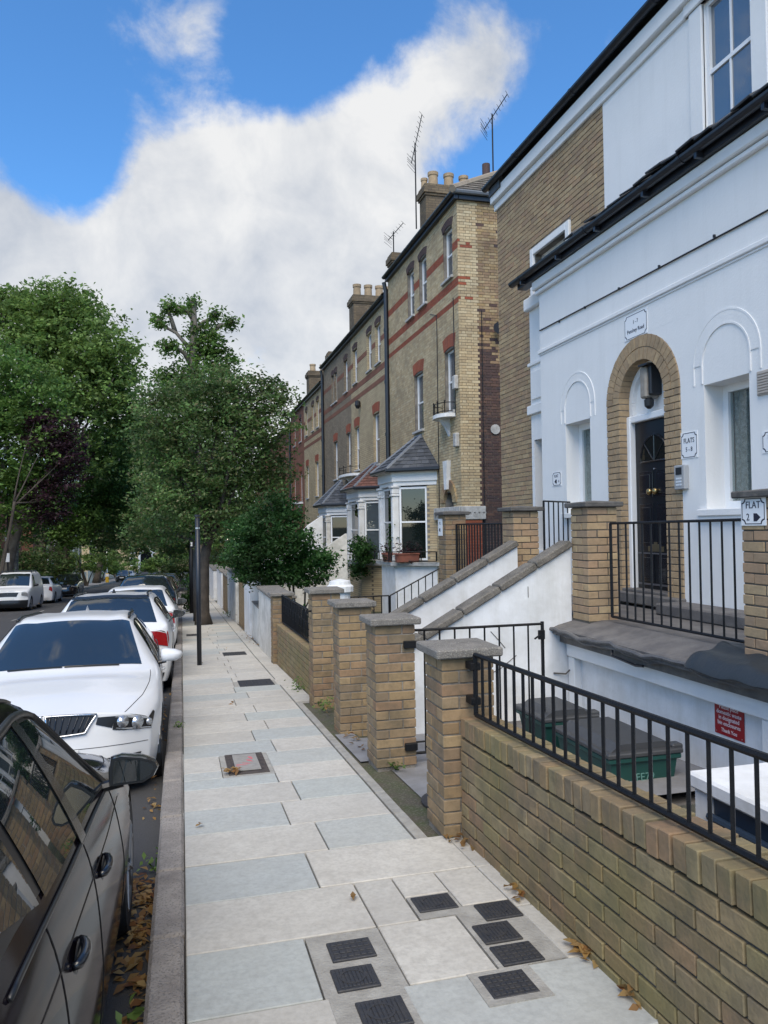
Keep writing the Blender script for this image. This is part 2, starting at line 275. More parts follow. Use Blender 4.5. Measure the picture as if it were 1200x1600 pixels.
# ------------------------------------------------------------------ helpers: things and parts
ORG = {}
def tag(o, label=None, cat=None, group=None, kind=None):
    if label: o['label'] = label
    if cat: o['category'] = cat
    if group: o['group'] = group
    if kind: o['kind'] = kind
    return o
def thing(name, label, cat, loc=(0, 0, 0), group=None, rotz=0):
    o = bpy.data.objects.new(name, None); col.objects.link(o); o.location = loc; o.rotation_euler[2] = rotz
    o.empty_display_size = .1
    ORG[o.name] = (Vector(loc) if not rotz else Vector((0, 0, 0)))
    return tag(o, label, cat, group)
class MB:
    def __init__(s): s.v = []; s.f = []; s.m = []
    def add(s, vs, fs, mi=0):
        k = len(s.v); s.v += [tuple(p) for p in vs]; s.f += [tuple(i+k for i in q) for q in fs]; s.m += [mi]*len(fs); return s
    def box(s, x0, x1, y0, y1, z0, z1, mi=0, c=0):
        if x0 > x1: x0, x1 = x1, x0
        if y0 > y1: y0, y1 = y1, y0
        if z0 > z1: z0, z1 = z1, z0
        if c:
            return s.cbox(((x0+x1)/2, (y0+y1)/2, (z0+z1)/2), ((x1-x0)/2, (y1-y0)/2, (z1-z0)/2), c, mi=mi)
        vs = [(x, y, z) for z in (z0, z1) for y in (y0, y1) for x in (x0, x1)]
        return s.add(vs, [(0, 2, 3, 1), (4, 5, 7, 6), (0, 1, 5, 4), (1, 3, 7, 5), (3, 2, 6, 7), (2, 0, 4, 6)], mi)
    def cbox(s, ctr, h, c=.004, M=None, mi=0):
        """a box with chamfered edges"""
        hx, hy, hz = h; c = min(c, hx*.45, hy*.45, hz*.45); idx = {}; vs = []
        for sx in (-1, 1):
            for sy in (-1, 1):
                for sz in (-1, 1):
                    for a in range(3):
                        p = [sx*hx, sy*hy, sz*hz]
                        for b in range(3):
                            if b != a: p[b] -= (sx, sy, sz)[b]*c
                        idx[(sx, sy, sz, a)] = len(vs); vs.append(p)
        fs = []
        for a in range(3):
            b, d = (a+1) % 3, (a+2) % 3
            for sg in (-1, 1):
                q = []
                for sb, sd_ in ((-1, -1), (1, -1), (1, 1), (-1, 1)):
                    k = [0, 0, 0]; k[a] = sg; k[b] = sb; k[d] = sd_; q.append(idx[(*k, a)])
                fs.append(q if sg > 0 else q[::-1])
            for sb in (-1, 1):
                for sd_ in (-1, 1):
                    k0 = [0, 0, 0]; k0[b] = sb; k0[d] = sd_; k1 = list(k0); k0[a] = -1; k1[a] = 1
                    q = [idx[(*k0, b)], idx[(*k1, b)], idx[(*k1, d)], idx[(*k0, d)]]
                    fs.append(q if sb*sd_ > 0 else q[::-1])
        for sx in (-1, 1):
            for sy in (-1, 1):
                for sz in (-1, 1):
                    q = [idx[(sx, sy, sz, a)] for a in range(3)]
                    fs.append(q if sx*sy*sz > 0 else q[::-1])
        if M: vs = [M @ Vector(p) for p in vs]
        vs = [(p[0]+ctr[0], p[1]+ctr[1], p[2]+ctr[2]) for p in vs]
        return s.add(vs, fs, mi)
    def prism(s, poly, axis, a0, a1, mi=0):
        """polygon in the plane across axis (x: (y,z), y: (x,z), z: (x,y)) pulled from a0 to a1"""
        n = len(poly)
        def P(p, a): return {'x': (a, p[0], p[1]), 'y': (p[0], a, p[1]), 'z': (p[0], p[1], a)}[axis]
        vs = [P(p, a0) for p in poly]+[P(p, a1) for p in poly]
        fs = [tuple(range(n))[::-1], tuple(range(n, 2*n))]+[(i, (i+1) % n, n+(i+1) % n, n+i) for i in range(n)]
        return s.add(vs, fs, mi)
    def tube(s, path, rad, n=8, mi=0, cap=True):
        path = [Vector(p) for p in path]; rs = rad if isinstance(rad, (list, tuple)) else [rad]*len(path)
        vs = []; fs = []; up = None
        for i, p in enumerate(path):
            d = (path[min(i+1, len(path)-1)]-path[max(i-1, 0)]).normalized()
            if up is None: up = Vector((0, 0, 1)) if abs(d.z) < .9 else Vector((1, 0, 0))
            a = d.cross(up).normalized(); b = a.cross(d).normalized(); up = b
            for k in range(n):
                t = 2*math.pi*k/n; vs.append(p+(a*math.cos(t)+b*math.sin(t))*rs[i])
        for i in range(len(path)-1):
            for k in range(n): fs.append((i*n+k, i*n+(k+1) % n, (i+1)*n+(k+1) % n, (i+1)*n+k))
        if cap: fs += [tuple(range(n))[::-1], tuple(range((len(path)-1)*n, len(path)*n))]
        return s.add(vs, fs, mi)
    def lathe(s, prof, ctr, n=16, mi=0, axis='z'):
        vs = []; fs = []
        for r_, z in prof:
            for k in range(n):
                t = 2*math.pi*k/n; p = (r_*math.cos(t), r_*math.sin(t), z)
                if axis == 'x': p = (p[2], p[0], p[1])
                if axis == 'y': p = (p[1], p[2], p[0])
                vs.append((p[0]+ctr[0], p[1]+ctr[1], p[2]+ctr[2]))
        m = len(prof)
        for i in range(m-1):
            for k in range(n): fs.append((i*n+k, i*n+(k+1) % n, (i+1)*n+(k+1) % n, (i+1)*n+k))
        fs += [tuple(range(n))[::-1], tuple(range((m-1)*n, m*n))]
        return s.add(vs, fs, mi)
    def quad(s, a, b, c, d, mi=0): return s.add([a, b, c, d], [(0, 1, 2, 3)], mi)
    def mesh(s, name, mats, org=(0, 0, 0), smooth=False):
        me = bpy.data.meshes.new(name)
        a = np.array(s.v, float).reshape(-1, 3)-np.array(org)
        me.from_pydata(a.tolist(), [], s.f)
        for m in (mats if isinstance(mats, (list, tuple)) else [mats]): me.materials.append(m)
        if any(s.m): me.polygons.foreach_set('material_index', s.m)
        if smooth: me.polygons.foreach_set('use_smooth', [True]*len(me.polygons))
        me.update(); return me
    def build(s, name, mats, parent=None, smooth=False, fix=False, kind=None, label=None):
        org = ORG.get(parent.name, Vector((0, 0, 0))) if parent else Vector((0, 0, 0))
        me = s.mesh(name, mats, org, smooth)
        if fix:
            b = bmesh.new(); b.from_mesh(me); bmesh.ops.recalc_face_normals(b, faces=b.faces); b.to_mesh(me); b.free()
        o = bpy.data.objects.new(name, me); col.objects.link(o)
        if parent: o.parent = parent
        ORG[o.name] = org
        if kind: o['kind'] = kind
        if label: o['label'] = label
        return o
def solo(o, label, cat, group=None): return tag(o, label, cat, group)
def auto_smooth(o, ang=40):
    me = o.data
    me.polygons.foreach_set('use_smooth', [True]*len(me.polygons))
    b = bmesh.new(); b.from_mesh(me)
    for e in b.edges:
        if len(e.link_faces) == 2 and e.calc_face_angle(0) > R(ang): e.smooth = False
    b.to_mesh(me); b.free()
def place(me, name, parent, loc, rot=None, scale=None):
    o = bpy.data.objects.new(name, me); col.objects.link(o)
    org = ORG.get(parent.name, Vector((0, 0, 0))) if parent else Vector((0, 0, 0))
    o.parent = parent; o.location = Vector(loc)-org
    if rot: o.rotation_euler = rot
    if scale: o.scale = scale
    ORG[o.name] = org
    return o

# shared brick mesh: 1 x 1 x 1 m is scaled, so each size gets its own chamfered mesh
_bm = {}
def brick_mesh(l, d, h, material):
    key = (round(l, 3), round(d, 3), round(h, 3), material.name)
    if key not in _bm:
        _bm[key] = MB().cbox((0, 0, 0), (l/2, d/2, h/2), .0035).mesh('brick', material)
    return _bm[key]
def brick_panel(parent, origin, udir, ndir, W, H, mats, bond='stretcher', holes=(), singles=300, proud=.008, pick=None, name='brick', course=.075, near=None, skip=None):
    """bricks on a wall plane: origin at the lower corner, udir along the wall, ndir outwards. holes = (u0,u1,v0,v1).
    The pieces nearest to the street corner 'near' are objects, the rest one part marked as stuff."""
    o = Vector(origin); u = Vector(udir); n = Vector(ndir); z = Vector((0, 0, 1))
    j = .010; out = []
    rows = int(H/course)
    for r_ in range(rows):
        v0 = r_*course; v1 = v0+course-j
        if bond == 'flemish': seq = [.215, .1025]; off = [0, -.1625][r_ % 2]
        elif bond == 'english': seq = [.215] if r_ % 2 else [.1025]; off = 0 if r_ % 2 == 0 else -.056
        else: seq = [.215]; off = [0, -.1125][r_ % 2]
        x = off; k = 0
        while x < W-.02:
            l = seq[k % len(seq)]; k += 1
            a, b = max(0, x), min(W, x+l); x += l+j
            if b-a < .03: continue
            segs = [(a, b)]
            for (h0, h1, g0, g1) in holes:
                if v1 <= g0+.005 or v0 >= g1-.005: continue
                ns = []
                for (p, q) in segs:
                    if q <= h0 or p >= h1: ns.append((p, q)); continue
                    if p < h0-.03: ns.append((p, h0))
                    if q > h1+.03: ns.append((h1, q))
                segs = ns
            for (p, q) in segs:
                if skip and skip((p+q)/2, (v0+v1)/2): continue
                out.append((p, q, v0, v1))
    cx = Vector(near or (0, 0, 0))
    out.sort(key=lambda t: (o+u*((t[0]+t[1])/2)+z*((t[2]+t[3])/2)-cx).length)
    D = .04
    rest = {}
    ang = math.atan2(u.y, u.x)
    for i, (p, q, v0, v1) in enumerate(out):
        c = o+u*((p+q)/2)+z*((v0+v1)/2)
        m = pick((p+q)/2, (v0+v1)/2) if pick else mats
        pr = proud+rnd.uniform(-.003, .003)
        if i < singles:
            place(brick_mesh(q-p, D, v1-v0, m), name, parent, c+n*(pr-D/2), (0, rnd.uniform(-.004, .004), ang))
        else:
            mb = rest.setdefault(m.name, MB())
            h = [o+u*a+z*b for a, b in ((p, v0), (q, v0), (q, v1), (p, v1))]
            t_ = [x_+n*pr for x_ in h]
            mb.add(h+t_, [(4, 5, 6, 7), (0, 1, 5, 4), (1, 2, 6, 5), (2, 3, 7, 6), (3, 0, 4, 7)])
    for k, mb in rest.items():
        mb.build('bricks', MATS[k], parent, kind='stuff', fix=False)
def text_obj(s, parent, loc, size, material, right=(0, -1, 0), up=(0, 0, 1), name='lettering', align='CENTER', depth=.0012, sx=1.0):
    c = bpy.data.curves.new('lettering', 'FONT'); c.body = s; c.size = size; c.align_x = align; c.align_y = 'CENTER'; c.extrude = depth; c.resolution_u = 2
    tmp = bpy.data.objects.new('lettering', c); col.objects.link(tmp)
    dg = bpy.context.evaluated_depsgraph_get(); me = bpy.data.meshes.new_from_object(tmp.evaluated_get(dg))
    bpy.data.objects.remove(tmp); me.materials.clear(); me.materials.append(material)
    o = bpy.data.objects.new(name, me); col.objects.link(o)
    r_ = Vector(right).normalized(); u_ = Vector(up).normalized(); n_ = r_.cross(u_)
    org = ORG.get(parent.name, Vector((0, 0, 0)))
    p = Vector(loc)-org
    o.parent = parent
    o.matrix_local = Matrix(((r_.x*sx, u_.x, n_.x, p.x), (r_.y*sx, u_.y, n_.y, p.y), (r_.z*sx, u_.z, n_.z, p.z), (0, 0, 0, 1)))
    ORG[o.name] = org
    return o
# ================================================================== THE SETTING: ground, road, kerb, pavement
def strip_sheet(name, x0, x1, ys, dz, m, kind='structure', bottom=None):
    mb = MB()
    for a, b in zip(ys[:-1], ys[1:]):
        if bottom is None: mb.quad((x0, a, gz(a)+dz), (x1, a, gz(a)+dz), (x1, b, gz(b)+dz), (x0, b, gz(b)+dz))
        else:
            za, zb = gz(a)+dz, gz(b)+dz
            mb.add([(x0, a, za), (x1, a, za), (x1, b, zb), (x0, b, zb), (x0, a, za-bottom), (x1, a, za-bottom), (x1, b, zb-bottom), (x0, b, zb-bottom)],
                   [(0, 1, 2, 3), (0, 3, 7, 4), (1, 5, 6, 2), (0, 4, 5, 1), (3, 2, 6, 7)])
    return mb.build(name, m, kind=kind)
YS = [-30, -10, 0, 5, 10, 15, 25, 40, 60, 80, 100, 120, 140, 165, 190, 240, 400, 700]
grass_m = mat('garden_ground', (.06, .07, .035), 1, n=(1.5, .8), c2=(.05, .045, .03), bump=(30, 1))
mb = MB()
for x0, x1 in ((-700, -60), (-60, -10.9), (6, 60), (60, 700)):
    for a, b in zip(YS[:-1], YS[1:]): mb.quad((x0, a, gz(a)-.05), (x1, a, gz(a)-.05), (x1, b, gz(b)-.05), (x0, b, gz(b)-.05))
for a, b in zip(YS[:-1], YS[1:]):
    if b <= 5: continue
    a = max(a, 7.15); 
    if a < b: mb.quad((1.62, a, gz(a)-.05), (6, a, gz(a)-.05), (6, b, gz(b)-.05), (1.62, b, gz(b)-.05))
ground = mb.build('ground', grass_m, kind='structure')
road = strip_sheet('road', -8.75, -.13, YS, -DROP, asphalt)
# the far bend of the road turns across in front of the end house
strip_sheet('left_pavement', -10.95, -8.9, YS, 0, path_m, bottom=.35)
strip_sheet('left_kerb', -8.9, -8.74, YS, .004, granite, bottom=.35)
pave = strip_sheet('pavement', 0.0, 1.62, YS, -.03, mat('paving_bed', (.13, .125, .115), 1, n=(14, .6), bump=(60, .6)), bottom=.3)
# kerb of granite stones
kerb = strip_sheet('kerb', -.128, -.008, YS, -.03, mortar_dark, bottom=.25)
y = -3.0; k = 0
while y < 60:
    l = rnd.choice([.78, .9, .95, 1.05]) if y < 30 else 1.8
    yc = y+l/2; z = gz(yc)
    m_ = MB().cbox((0, 0, 0), (.074+rnd.uniform(-.002, .002), l/2-.004, .14), .016).mesh('kerb_stone', granite)
    o = place(m_, 'kerb_stone', kerb, (-.076+rnd.uniform(-.003, .003), yc, z-.138+rnd.uniform(-.004, .003)), (math.atan2(gz(y+l)-gz(y), l), rnd.uniform(-.015, .01), 0))
    y += l; k += 1
# paving slabs: half a metre deep, laid in staggered rows; some rows bluish York stone, some pale
def slab(x0, x1, y0, y1, m, dz=0, name='paving_slab', t=.05):
    g = .004; yc = (y0+y1)/2
    me = MB().cbox((0, 0, 0), ((x1-x0)/2-g, (y1-y0)/2-g, t/2), .004).mesh('paving_slab', m)
    return place(me, name, pave, ((x0+x1)/2, yc, gz(yc)-t/2+dz+rnd.uniform(-.0015, .0015)), (math.atan2(gz(y1)-gz(y0), y1-y0)+rnd.uniform(-.002, .002), rnd.uniform(-.002, .002), 0))
joint = {3.36: .83, 3.86: .66, 4.36: .80, 4.86: .65, 5.36: .79, 5.86: .64, 6.36: .68, 6.86: .80, 7.36: .66}
blue_rows = {(2.36, 1), (2.86, 0), (3.86, 0), (4.36, 1), (4.86, 0), (5.36, 1), (5.86, 0), (6.36, 1), (6.86, 0), (7.36, 1)}
covers = [(.58, .765, 3.11, 3.27), (.555, .725, 2.885, 3.05), (.60, .775, 2.615, 2.795), (1.05, 1.24, 3.425, 3.585), (1.31, 1.49, 3.255, 3.42), (1.225, 1.395, 3.055, 3.225), (1.225, 1.405, 2.87, 3.025), (1.095, 1.28, 2.66, 2.825)]
y = -2.14
while y < 46:
    row = round(y, 2); y1 = y+.5
    XR = 1.31 if y > 4.3 else 1.5
    j = joint.get(row, .66 if int(round(y*2)) % 2 else .8)+ (0 if row in joint else rnd.uniform(-.05, .05))
    def colr(side): 
        if (row, side) in blue_rows: return slab_blue
        if row < 8: return slab_pale
        return slab_blue if rnd.random() < .14 else slab_pale
    if row == 2.86:
        slab(0, .50, y, y1, slab_blue); slab(.83, 1.20, y, y1, slab_pale)
    elif row == 2.36:
        slab(0, .52, y, y1, slab_pale); slab(.80, 1.62, y, y1-.05 if False else y1, slab_blue)
    elif row == 3.36:
        slab(0, .83, y, y1, slab_pale); slab(.83, 1.03, y, y1, slab_pale); slab(1.26, XR, y+.08, y1, slab_pale)
        slab(1.03, 1.26, y+.25, y1, slab_pale)
    elif row == 6.36:
        slab(0, .30, y, y1, slab_pale); slab(.70, XR, y, y1, slab_blue)
    elif row == 5.86:
        slab(0, .70, y, y+.27, slab_blue); slab(.0, .30, y+.28, y1, slab_blue); slab(.70, XR, y, y1, slab_pale)
    elif abs(row-10.86) < .1:
        slab(0, .70, y, y1, slab_pale); slab(1.29, 1.5, y, y1, slab_pale)
    else:
        slab(0, j, y, y1, colr(0)); slab(j, XR, y, y1, colr(1))
    if 4.3 < y < 9.2:
        slab(XR+.01, XR+.09, y, y1, frame_conc, -.004, 'edging_stone')
    elif y >= 9.2 and y < 46:
        slab(XR+.01, 1.56, y, y1, slab_pale)
    if y < 4.3:
        slab(1.5, 1.60, y, y1, slab_pale if y > 2 else slab_blue, -.003)
    y = y1
mb = MB()   # concrete bed round the small covers and the earth strip along the pillars
def flat(mb, x0, x1, y0, y1, dz): mb.add([(x0, y0, gz(y0)+dz), (x1, y0, gz(y0)+dz), (x1, y1, gz(y1)+dz), (x0, y1, gz(y1)+dz), (x0, y0, gz(y0)-.06), (x1, y0, gz(y0)-.06), (x1, y1, gz(y1)-.06), (x0, y1, gz(y1)-.06)], [(0, 1, 2, 3), (0, 4, 5, 1), (1, 5, 6, 2), (2, 6, 7, 3), (3, 7, 4, 0)])
flat(mb, .504, .826, 2.38, 3.355, -.003); flat(mb, 1.204, 1.50, 2.865, 3.437, -.003); flat(mb, 1.034, 1.256, 3.364, 3.606, -.001); flat(mb, 1.06, 1.32, 2.625, 2.856, .003)
flat(mb, .30, .70, 6.13, 6.86, -.001); flat(mb, .70, 1.29, 10.7, 11.5, -.002)
mb.build('cover_surround', frame_conc, pave)
mb = MB(); flat(mb, 1.40, 1.64, 4.3, 9.3, -.022)
mb.build('earth_strip', soil, kind='structure')

def cover(name, x0, x1, y0, y1, label, grid, group=None, dz=.004, m=iron_cover):
    yc = (y0+y1)/2; t = thing(name, label, 'utility cover', ((x0+x1)/2, yc, gz(yc)), group)
    sl = (gz(y1)-gz(y0))/(y1-y0)
    mb = MB(); mb.cbox((0, 0, 0), ((x1-x0)/2, (y1-y0)/2, .012), .003)
    p = mb.build('plate', m); p.parent = t; p.location = (0, 0, dz-.010); p.rotation_euler[0] = math.atan(sl)
    mb = MB(); nx, ny = grid; w, h = (x1-x0-.02)/nx, (y1-y0-.02)/ny
    for i in range(nx):
        for j_ in range(ny):
            if grid == (2, 1): continue
            cx_, cy_ = -(x1-x0)/2+.01+w*(i+.5), -(y1-y0)/2+.01+h*(j_+.5)
            mb.cbox((cx_, cy_, 0), (w*.40, h*.34, .0025), .002)
    if grid == (2, 1):
        for i in range(9): mb.cbox((-(x1-x0)/2+.015+(x1-x0-.03)*(i+.5)/9, 0, 0), ((x1-x0)/9*.33, (y1-y0)/2-.016, .0022), .001)
        mb.lathe([(.052, -.002), (.052, .004), (.044, .004), (.044, -.002)], (-.01, 0, 0), 20)
    s = mb.build('tread_pattern', m); s.parent = t; s.location = (0, 0, dz+.003); s.rotation_euler[0] = math.atan(sl)
    return t
cl = ['farthest small iron cover of the left column, in a concrete strip', 'middle small iron cover of the left column, in a concrete strip', 'nearest small iron cover of the left column at the photo\'s bottom edge', 'small iron cover alone in its square surround, farthest on the right side',
      'small iron cover closest to the brick wall, beyond two others', 'small ribbed cover between two others near the brick wall', 'small gridded cover, third and nearest of the touching row by the wall', 'small chequered cover in its own square surround nearest the camera on the right']
for (a, b, c_, d), lb, g in zip(covers, cl, [(6, 4), (2, 1), (2, 1), (2, 1), (2, 1), (2, 1), (6, 5), (7, 5)]):
    cover('utility_cover', a, b, c_, d, lb, g, 'small iron covers in the pavement')
t = cover('manhole_cover', .345, .665, 6.18, 6.86, 'rusty framed manhole cover with pale inset and red spray paint', (1, 1), 'larger covers in the pavement', m=mat('rusty_iron', (.075, .06, .052), .8, n=(20, .8), c2=(.035, .03, .03), bump=(90, .6)))
inset = mat('sprayed_inset', (.30, .29, .27), .9, n=(18, .6), c2=(.2, .19, .18), bump=(90, .4))
mb = MB(); mb.cbox((0, 0, 0), (.10, .27, .004), .002); o = mb.build('inset_slab', inset); o.parent = t; o.location = (0, 0, .0135); o.rotation_euler[0] = -.054
pink = mat('red_spray_paint', (.55, .10, .13), .8, n=(22, .8), c2=(.34, .27, .26))
mb = MB()
for px, py, a, l, w in ((.045, .12, .2, .11, .03), (.03, .02, .5, .09, .026), (-.04, -.10, 1.2, .10, .03), (-.075, -.13, .6, .05, .02), (-.005, -.06, 1.0, .08, .02)):
    pts = [(px+math.cos(q)*w*(1+.25*math.sin(3*q))*.5*math.cos(a)-math.sin(q)*l*.5*math.sin(a), py+math.cos(q)*w*.5*math.sin(a)+math.sin(q)*l*.5*math.cos(a)) for q in [i*2*math.pi/14 for i in range(14)]]
    mb.prism(pts, 'z', -.0004, .0006)
o = mb.build('spray_mark', pink); o.parent = t; o.location = (0, 0, .0182); o.rotation_euler[0] = -.054
cover('manhole_cover', .77, 1.25, 10.82, 11.44, 'grey steel cover in the pavement beside the low wall with railings', (5, 6), 'larger covers in the pavement')
cover('manhole_cover', .76, 1.2, 14.95, 15.5, 'brown iron cover in the pavement, beyond the grey steel one', (4, 5), 'larger covers in the pavement')
cover('manhole_cover', .10, .42, 19.6, 20.1, 'small iron cover at the foot of the thin black post', (3, 4), 'larger covers in the pavement')
# path through the gate
mb = MB(); mb.add([(1.60, 4.64, gz(4.64)-.012), (6, 4.64, gz(4.64)-.012), (6, 7.14, gz(7.14)-.012), (1.60, 7.14, gz(7.14)-.012)], [(0, 1, 2, 3)])
mb.add([(1.60, 6.25, gz(6.25)-.006), (1.42, 6.25, gz(6.25)-.006), (1.42, 7.36, gz(7.36)-.006), (1.60, 7.36, gz(7.36)-.006)], [(0, 3, 2, 1)])
mb.build('garden_path', path_m, kind='structure')
AF = -2.15
mb = MB(); mb.quad((1.6, -6, AF), (6, -6, AF), (6, 4.64, AF), (1.6, 4.64, AF)); mb.quad((2.4, 4.64, AF+.20), (6, 4.64, AF+.2), (6, 7.1, AF+.2), (2.4, 7.1, AF+.2))
mb.build('area_floor', terrace_m, kind='structure')
t = thing('manhole_cover', 'round dark cover in the path just inside the gate', 'utility cover', (1.78, 5.0, gz(5)), 'larger covers in the pavement')
o = MB().lathe([(.22, 0), (.22, .012), (.2, .014), (0.01, .014)], (0, 0, -.012), 24).build('plate', iron_cover); o.parent = t

# ================================================================== FRONT WALL with brick-on-edge coping
WX0, WX1 = 1.58, 1.795
def wtop(y): return -.955-.041*y
WY0, WY1 = -.6, 4.29
t = thing('front_wall', 'long mossy yellow brick garden wall with brick-on-edge top, carrying the black railing', 'wall', (WX0, 0, wtop(0)))
mb = MB()
mb.add([(x, y, z) for x in (WX0+.012, WX1) for y, z in ((WY0, wtop(WY0)-.125), (WY1, wtop(WY1)-.125), (WY1, -2.4), (WY0, -2.2))], [(0, 1, 2, 3), (7, 6, 5, 4), (0, 4, 5, 1), (1, 5, 6, 2), (3, 7, 4, 0)])
mb.build('mortar_core', mortar_dark, t)
ang = math.atan(-.041)
nb = 0
for r_ in range(10):
    zoff = -.118-.0385-r_*.075
    y = WY1-(.1125 if r_ % 2 else 0)-.004
    first = True
    while y > WY0:
        l = .215
        if first and r_ % 2: 
            place(brick_mesh(.1025, .1025, .065, brick_wall_m), 'brick', t, (WX0+.05, WY1-.055, wtop(WY1-.055)+zoff), (0, 0, R(90)))
        first = False
        yc = y-l/2
        if wtop(yc)+zoff+.035 > gz(yc)-.06:
            pr = rnd.uniform(-.003, .004)
            place(brick_mesh(l, .1025, .065, brick_wall_m), 'brick', t, (WX0+.05-pr, yc, wtop(yc)+zoff+rnd.uniform(-.002, .002)), (rnd.uniform(-.01, .01), -ang, R(90)+rnd.uniform(-.006, .006)))
        y -= l+.010
y = WY1-.002
while y > WY0:
    yc = y-.0325
    place(brick_mesh(.215, .065, .105, brick_wall_m), 'coping_brick', t, ((WX0+WX1)/2+rnd.uniform(-.005, .004)-.002, yc, wtop(yc)-.055+rnd.uniform(-.003, .004)), (ang, rnd.uniform(-.012, .012), rnd.uniform(-.03, .03)))
    y -= .065+.010
# railing on the wall
def railing(name, label, cat, pts_top, pts_bot, spacing, group=None, bar=.008, rail=.012, ends=True, ext=0, skipn=0):
    """two rails between end points (both polylines of 2) with square bars between them"""
    A, B = Vector(pts_bot[0]), Vector(pts_bot[1]); C, D = Vector(pts_top[0]), Vector(pts_top[1])
    t = thing(name, label, cat, A, group)
    def barm(p, q, r): return MB().tube([p, q], r*1.25, 4)
    MB().tube([A, B], rail*1.2, 6).build('bottom_rail', black_iron, t, smooth=False)
    MB().tube([C, D], rail*1.2, 6).build('top_rail', black_iron, t)
    n = max(1, int(round((B-A).length/spacing)))
    for i in range(n+1):
        if i in (0, n) and not ends: continue
        s = i/n; p = A.lerp(B, s); q = C.lerp(D, s)
        r = bar*1.6 if i in (0, n) else bar
        b_ = barm(p-Vector((0, 0, ext)), q, r).build('bar', black_iron, t)
    return t
RX = 1.645
railing('iron_railing', 'black iron railing along the top of the mossy front wall', 'railing',
        [(RX, 4.20, -.750), (RX, 0.0, -.640)], [(RX, 4.20, wtop(4.2)+.028), (RX, 0.0, wtop(0)+.028)], .109, 'black iron railings', bar=.0075, rail=.011)
t = bpy.data.objects['iron_railing']
for z in (-.82, -1.02): MB().box(RX-.03, RX+.03, 4.19, 4.285, z-.022, z+.022, c=.004).build('wall_bracket', black_iron, t)

# ================================================================== GATE PILLARS
def pillar(x0, y0, ztop, zbase, label, name='gate_pillar', S=.3275, cap=.055, over=.045, material=brick_pil, group='brick gate pillars along the pavement', capm=concrete, caph=None):
    t = thing(name, label, 'pillar', (x0+S/2, y0+S/2, zbase), group)
    MB().box(x0+.008, x0+S-.008, y0+.008, y0+S-.008, zbase-.1, ztop-.002).build('mortar_core', mortar_m if material is brick_pil else mortar_dark, t)
    n = int((ztop-zbase+.06)/.075)
    for r_ in range(n):
        z = ztop-.0325-.008-r_*.075
        for q in range(4):
            # pinwheel of four stretchers, turned the other way on alternate courses
            if r_ % 2 == 0: c = [(.1075, .05125, 0), (S-.05125, .1075, 90), (S-.1075, S-.05125, 0), (.05125, S-.1075, 90)][q]
            else: c = [(S-.1075, .05125, 0), (S-.05125, S-.1075, 90), (.1075, S-.05125, 0), (.05125, .1075, 90)][q]
            place(brick_mesh(.215, .1025, .065, material), 'brick', t, (x0+c[0]+rnd.uniform(-.003, .003), y0+c[1]+rnd.uniform(-.003, .003), z+rnd.uniform(-.0015, .0015)), (0, 0, R(c[2])+rnd.uniform(-.01, .01)))
    mb = MB(); cx, cy = x0+S/2, y0+S/2; h = S/2+over
    mb.cbox((cx, cy, ztop+cap/2), (h, h, cap/2), .009)
    mb.add([(cx-h+.01, cy-h+.01, ztop+cap-.001), (cx+h-.01, cy-h+.01, ztop+cap-.001), (cx+h-.01, cy+h-.01, ztop+cap-.001), (cx-h+.01, cy+h-.01, ztop+cap-.001), (cx, cy, ztop+cap+.018)], [(0, 1, 4), (1, 2, 4), (2, 3, 4), (3, 0, 4)])
    mb.build('cap_stone', capm, t)
    return t
ZP = -.785
p1 = pillar(1.475, 4.30, ZP+.005, gz(4.4), 'nearest brick gate pillar, at the end of the mossy wall, with the railing fixed to it')
p2 = pillar(1.48, 5.93, ZP, gz(6), 'brick gate pillar on which the open iron gate hangs')
p3 = pillar(1.48, 7.38, ZP, gz(7.5), 'brick gate pillar third from the camera, with a few greyish bricks and a narrow path before it')
p4 = pillar(1.48, 8.93, ZP+.01, gz(9.1), 'brick gate pillar at the near end of the low wall with scrolled railing')
p5 = pillar(1.50, 13.2, -1.16, gz(13.3), 'brick pillar at the far end of the low wall, reddish at its foot, touching the white wall')
mb = MB()
mb.tube([(1.49, 9.0, -.98), (1.43, 9.0, -.98)], .012, 8); mb.tube([(1.43, 9.0, -1.01), (1.43, 9.0, -.95)], .010, 8)
mb.build('hinge_pin', black_iron, p4)
# iron gate, swung open
def gate():
    y = 6.07; x0, x1 = 1.80, 3.0; zt, zb = -.855, -1.86
    t = thing('iron_gate', 'tall black iron gate swung open at the brick pillars', 'gate', (x0, y, zb))
    mb = MB()
    mb.tube([(x0, y, zt), (x1, y, zt)], .012, 6); mb.tube([(x0, y, zb), (x1, y, zb)], .012, 6)
    mb.tube([(x0, y, zb), (x0, y, zt)], .015, 6); mb.tube([(x1, y, zb-.04), (x1, y, zt+.02)], .015, 6); mb.tube([(x0, y, zb+.09), (x0+.13, y, zb+.09)], .008, 6); mb.tube([(x0, y, zt-.10), (x0+.13, y, zt-.10)], .008, 6)
    mb.build('frame', black_iron, t)
    n = 9
    for i in range(1, n): MB().tube([(x0+(x1-x0)*i/n, y, zb), (x0+(x1-x0)*i/n, y, zt)], .0085, 4).build('bar', black_iron, t)
    mb = MB(); mb.box(x1-.05, x1+.012, y-.03, y-.012, zt-.13, zt-.05, c=.005); mb.tube([(x1-.01, y-.02, zt-.08), (x1-.09, y-.035, zt-.12)], .008, 6); mb.build('latch', black_iron, t)
    for z in (zt-.09, zb+.10):
        mb = MB(); mb.box(x0-.09, x0+.012, y-.17, y-.135, z-.03, z+.03, c=.005); mb.box(x0-.03, x0+.01, y-.14, y+.01, z-.012, z+.012, c=.003); mb.build('hinge', black_iron, t)
gate()

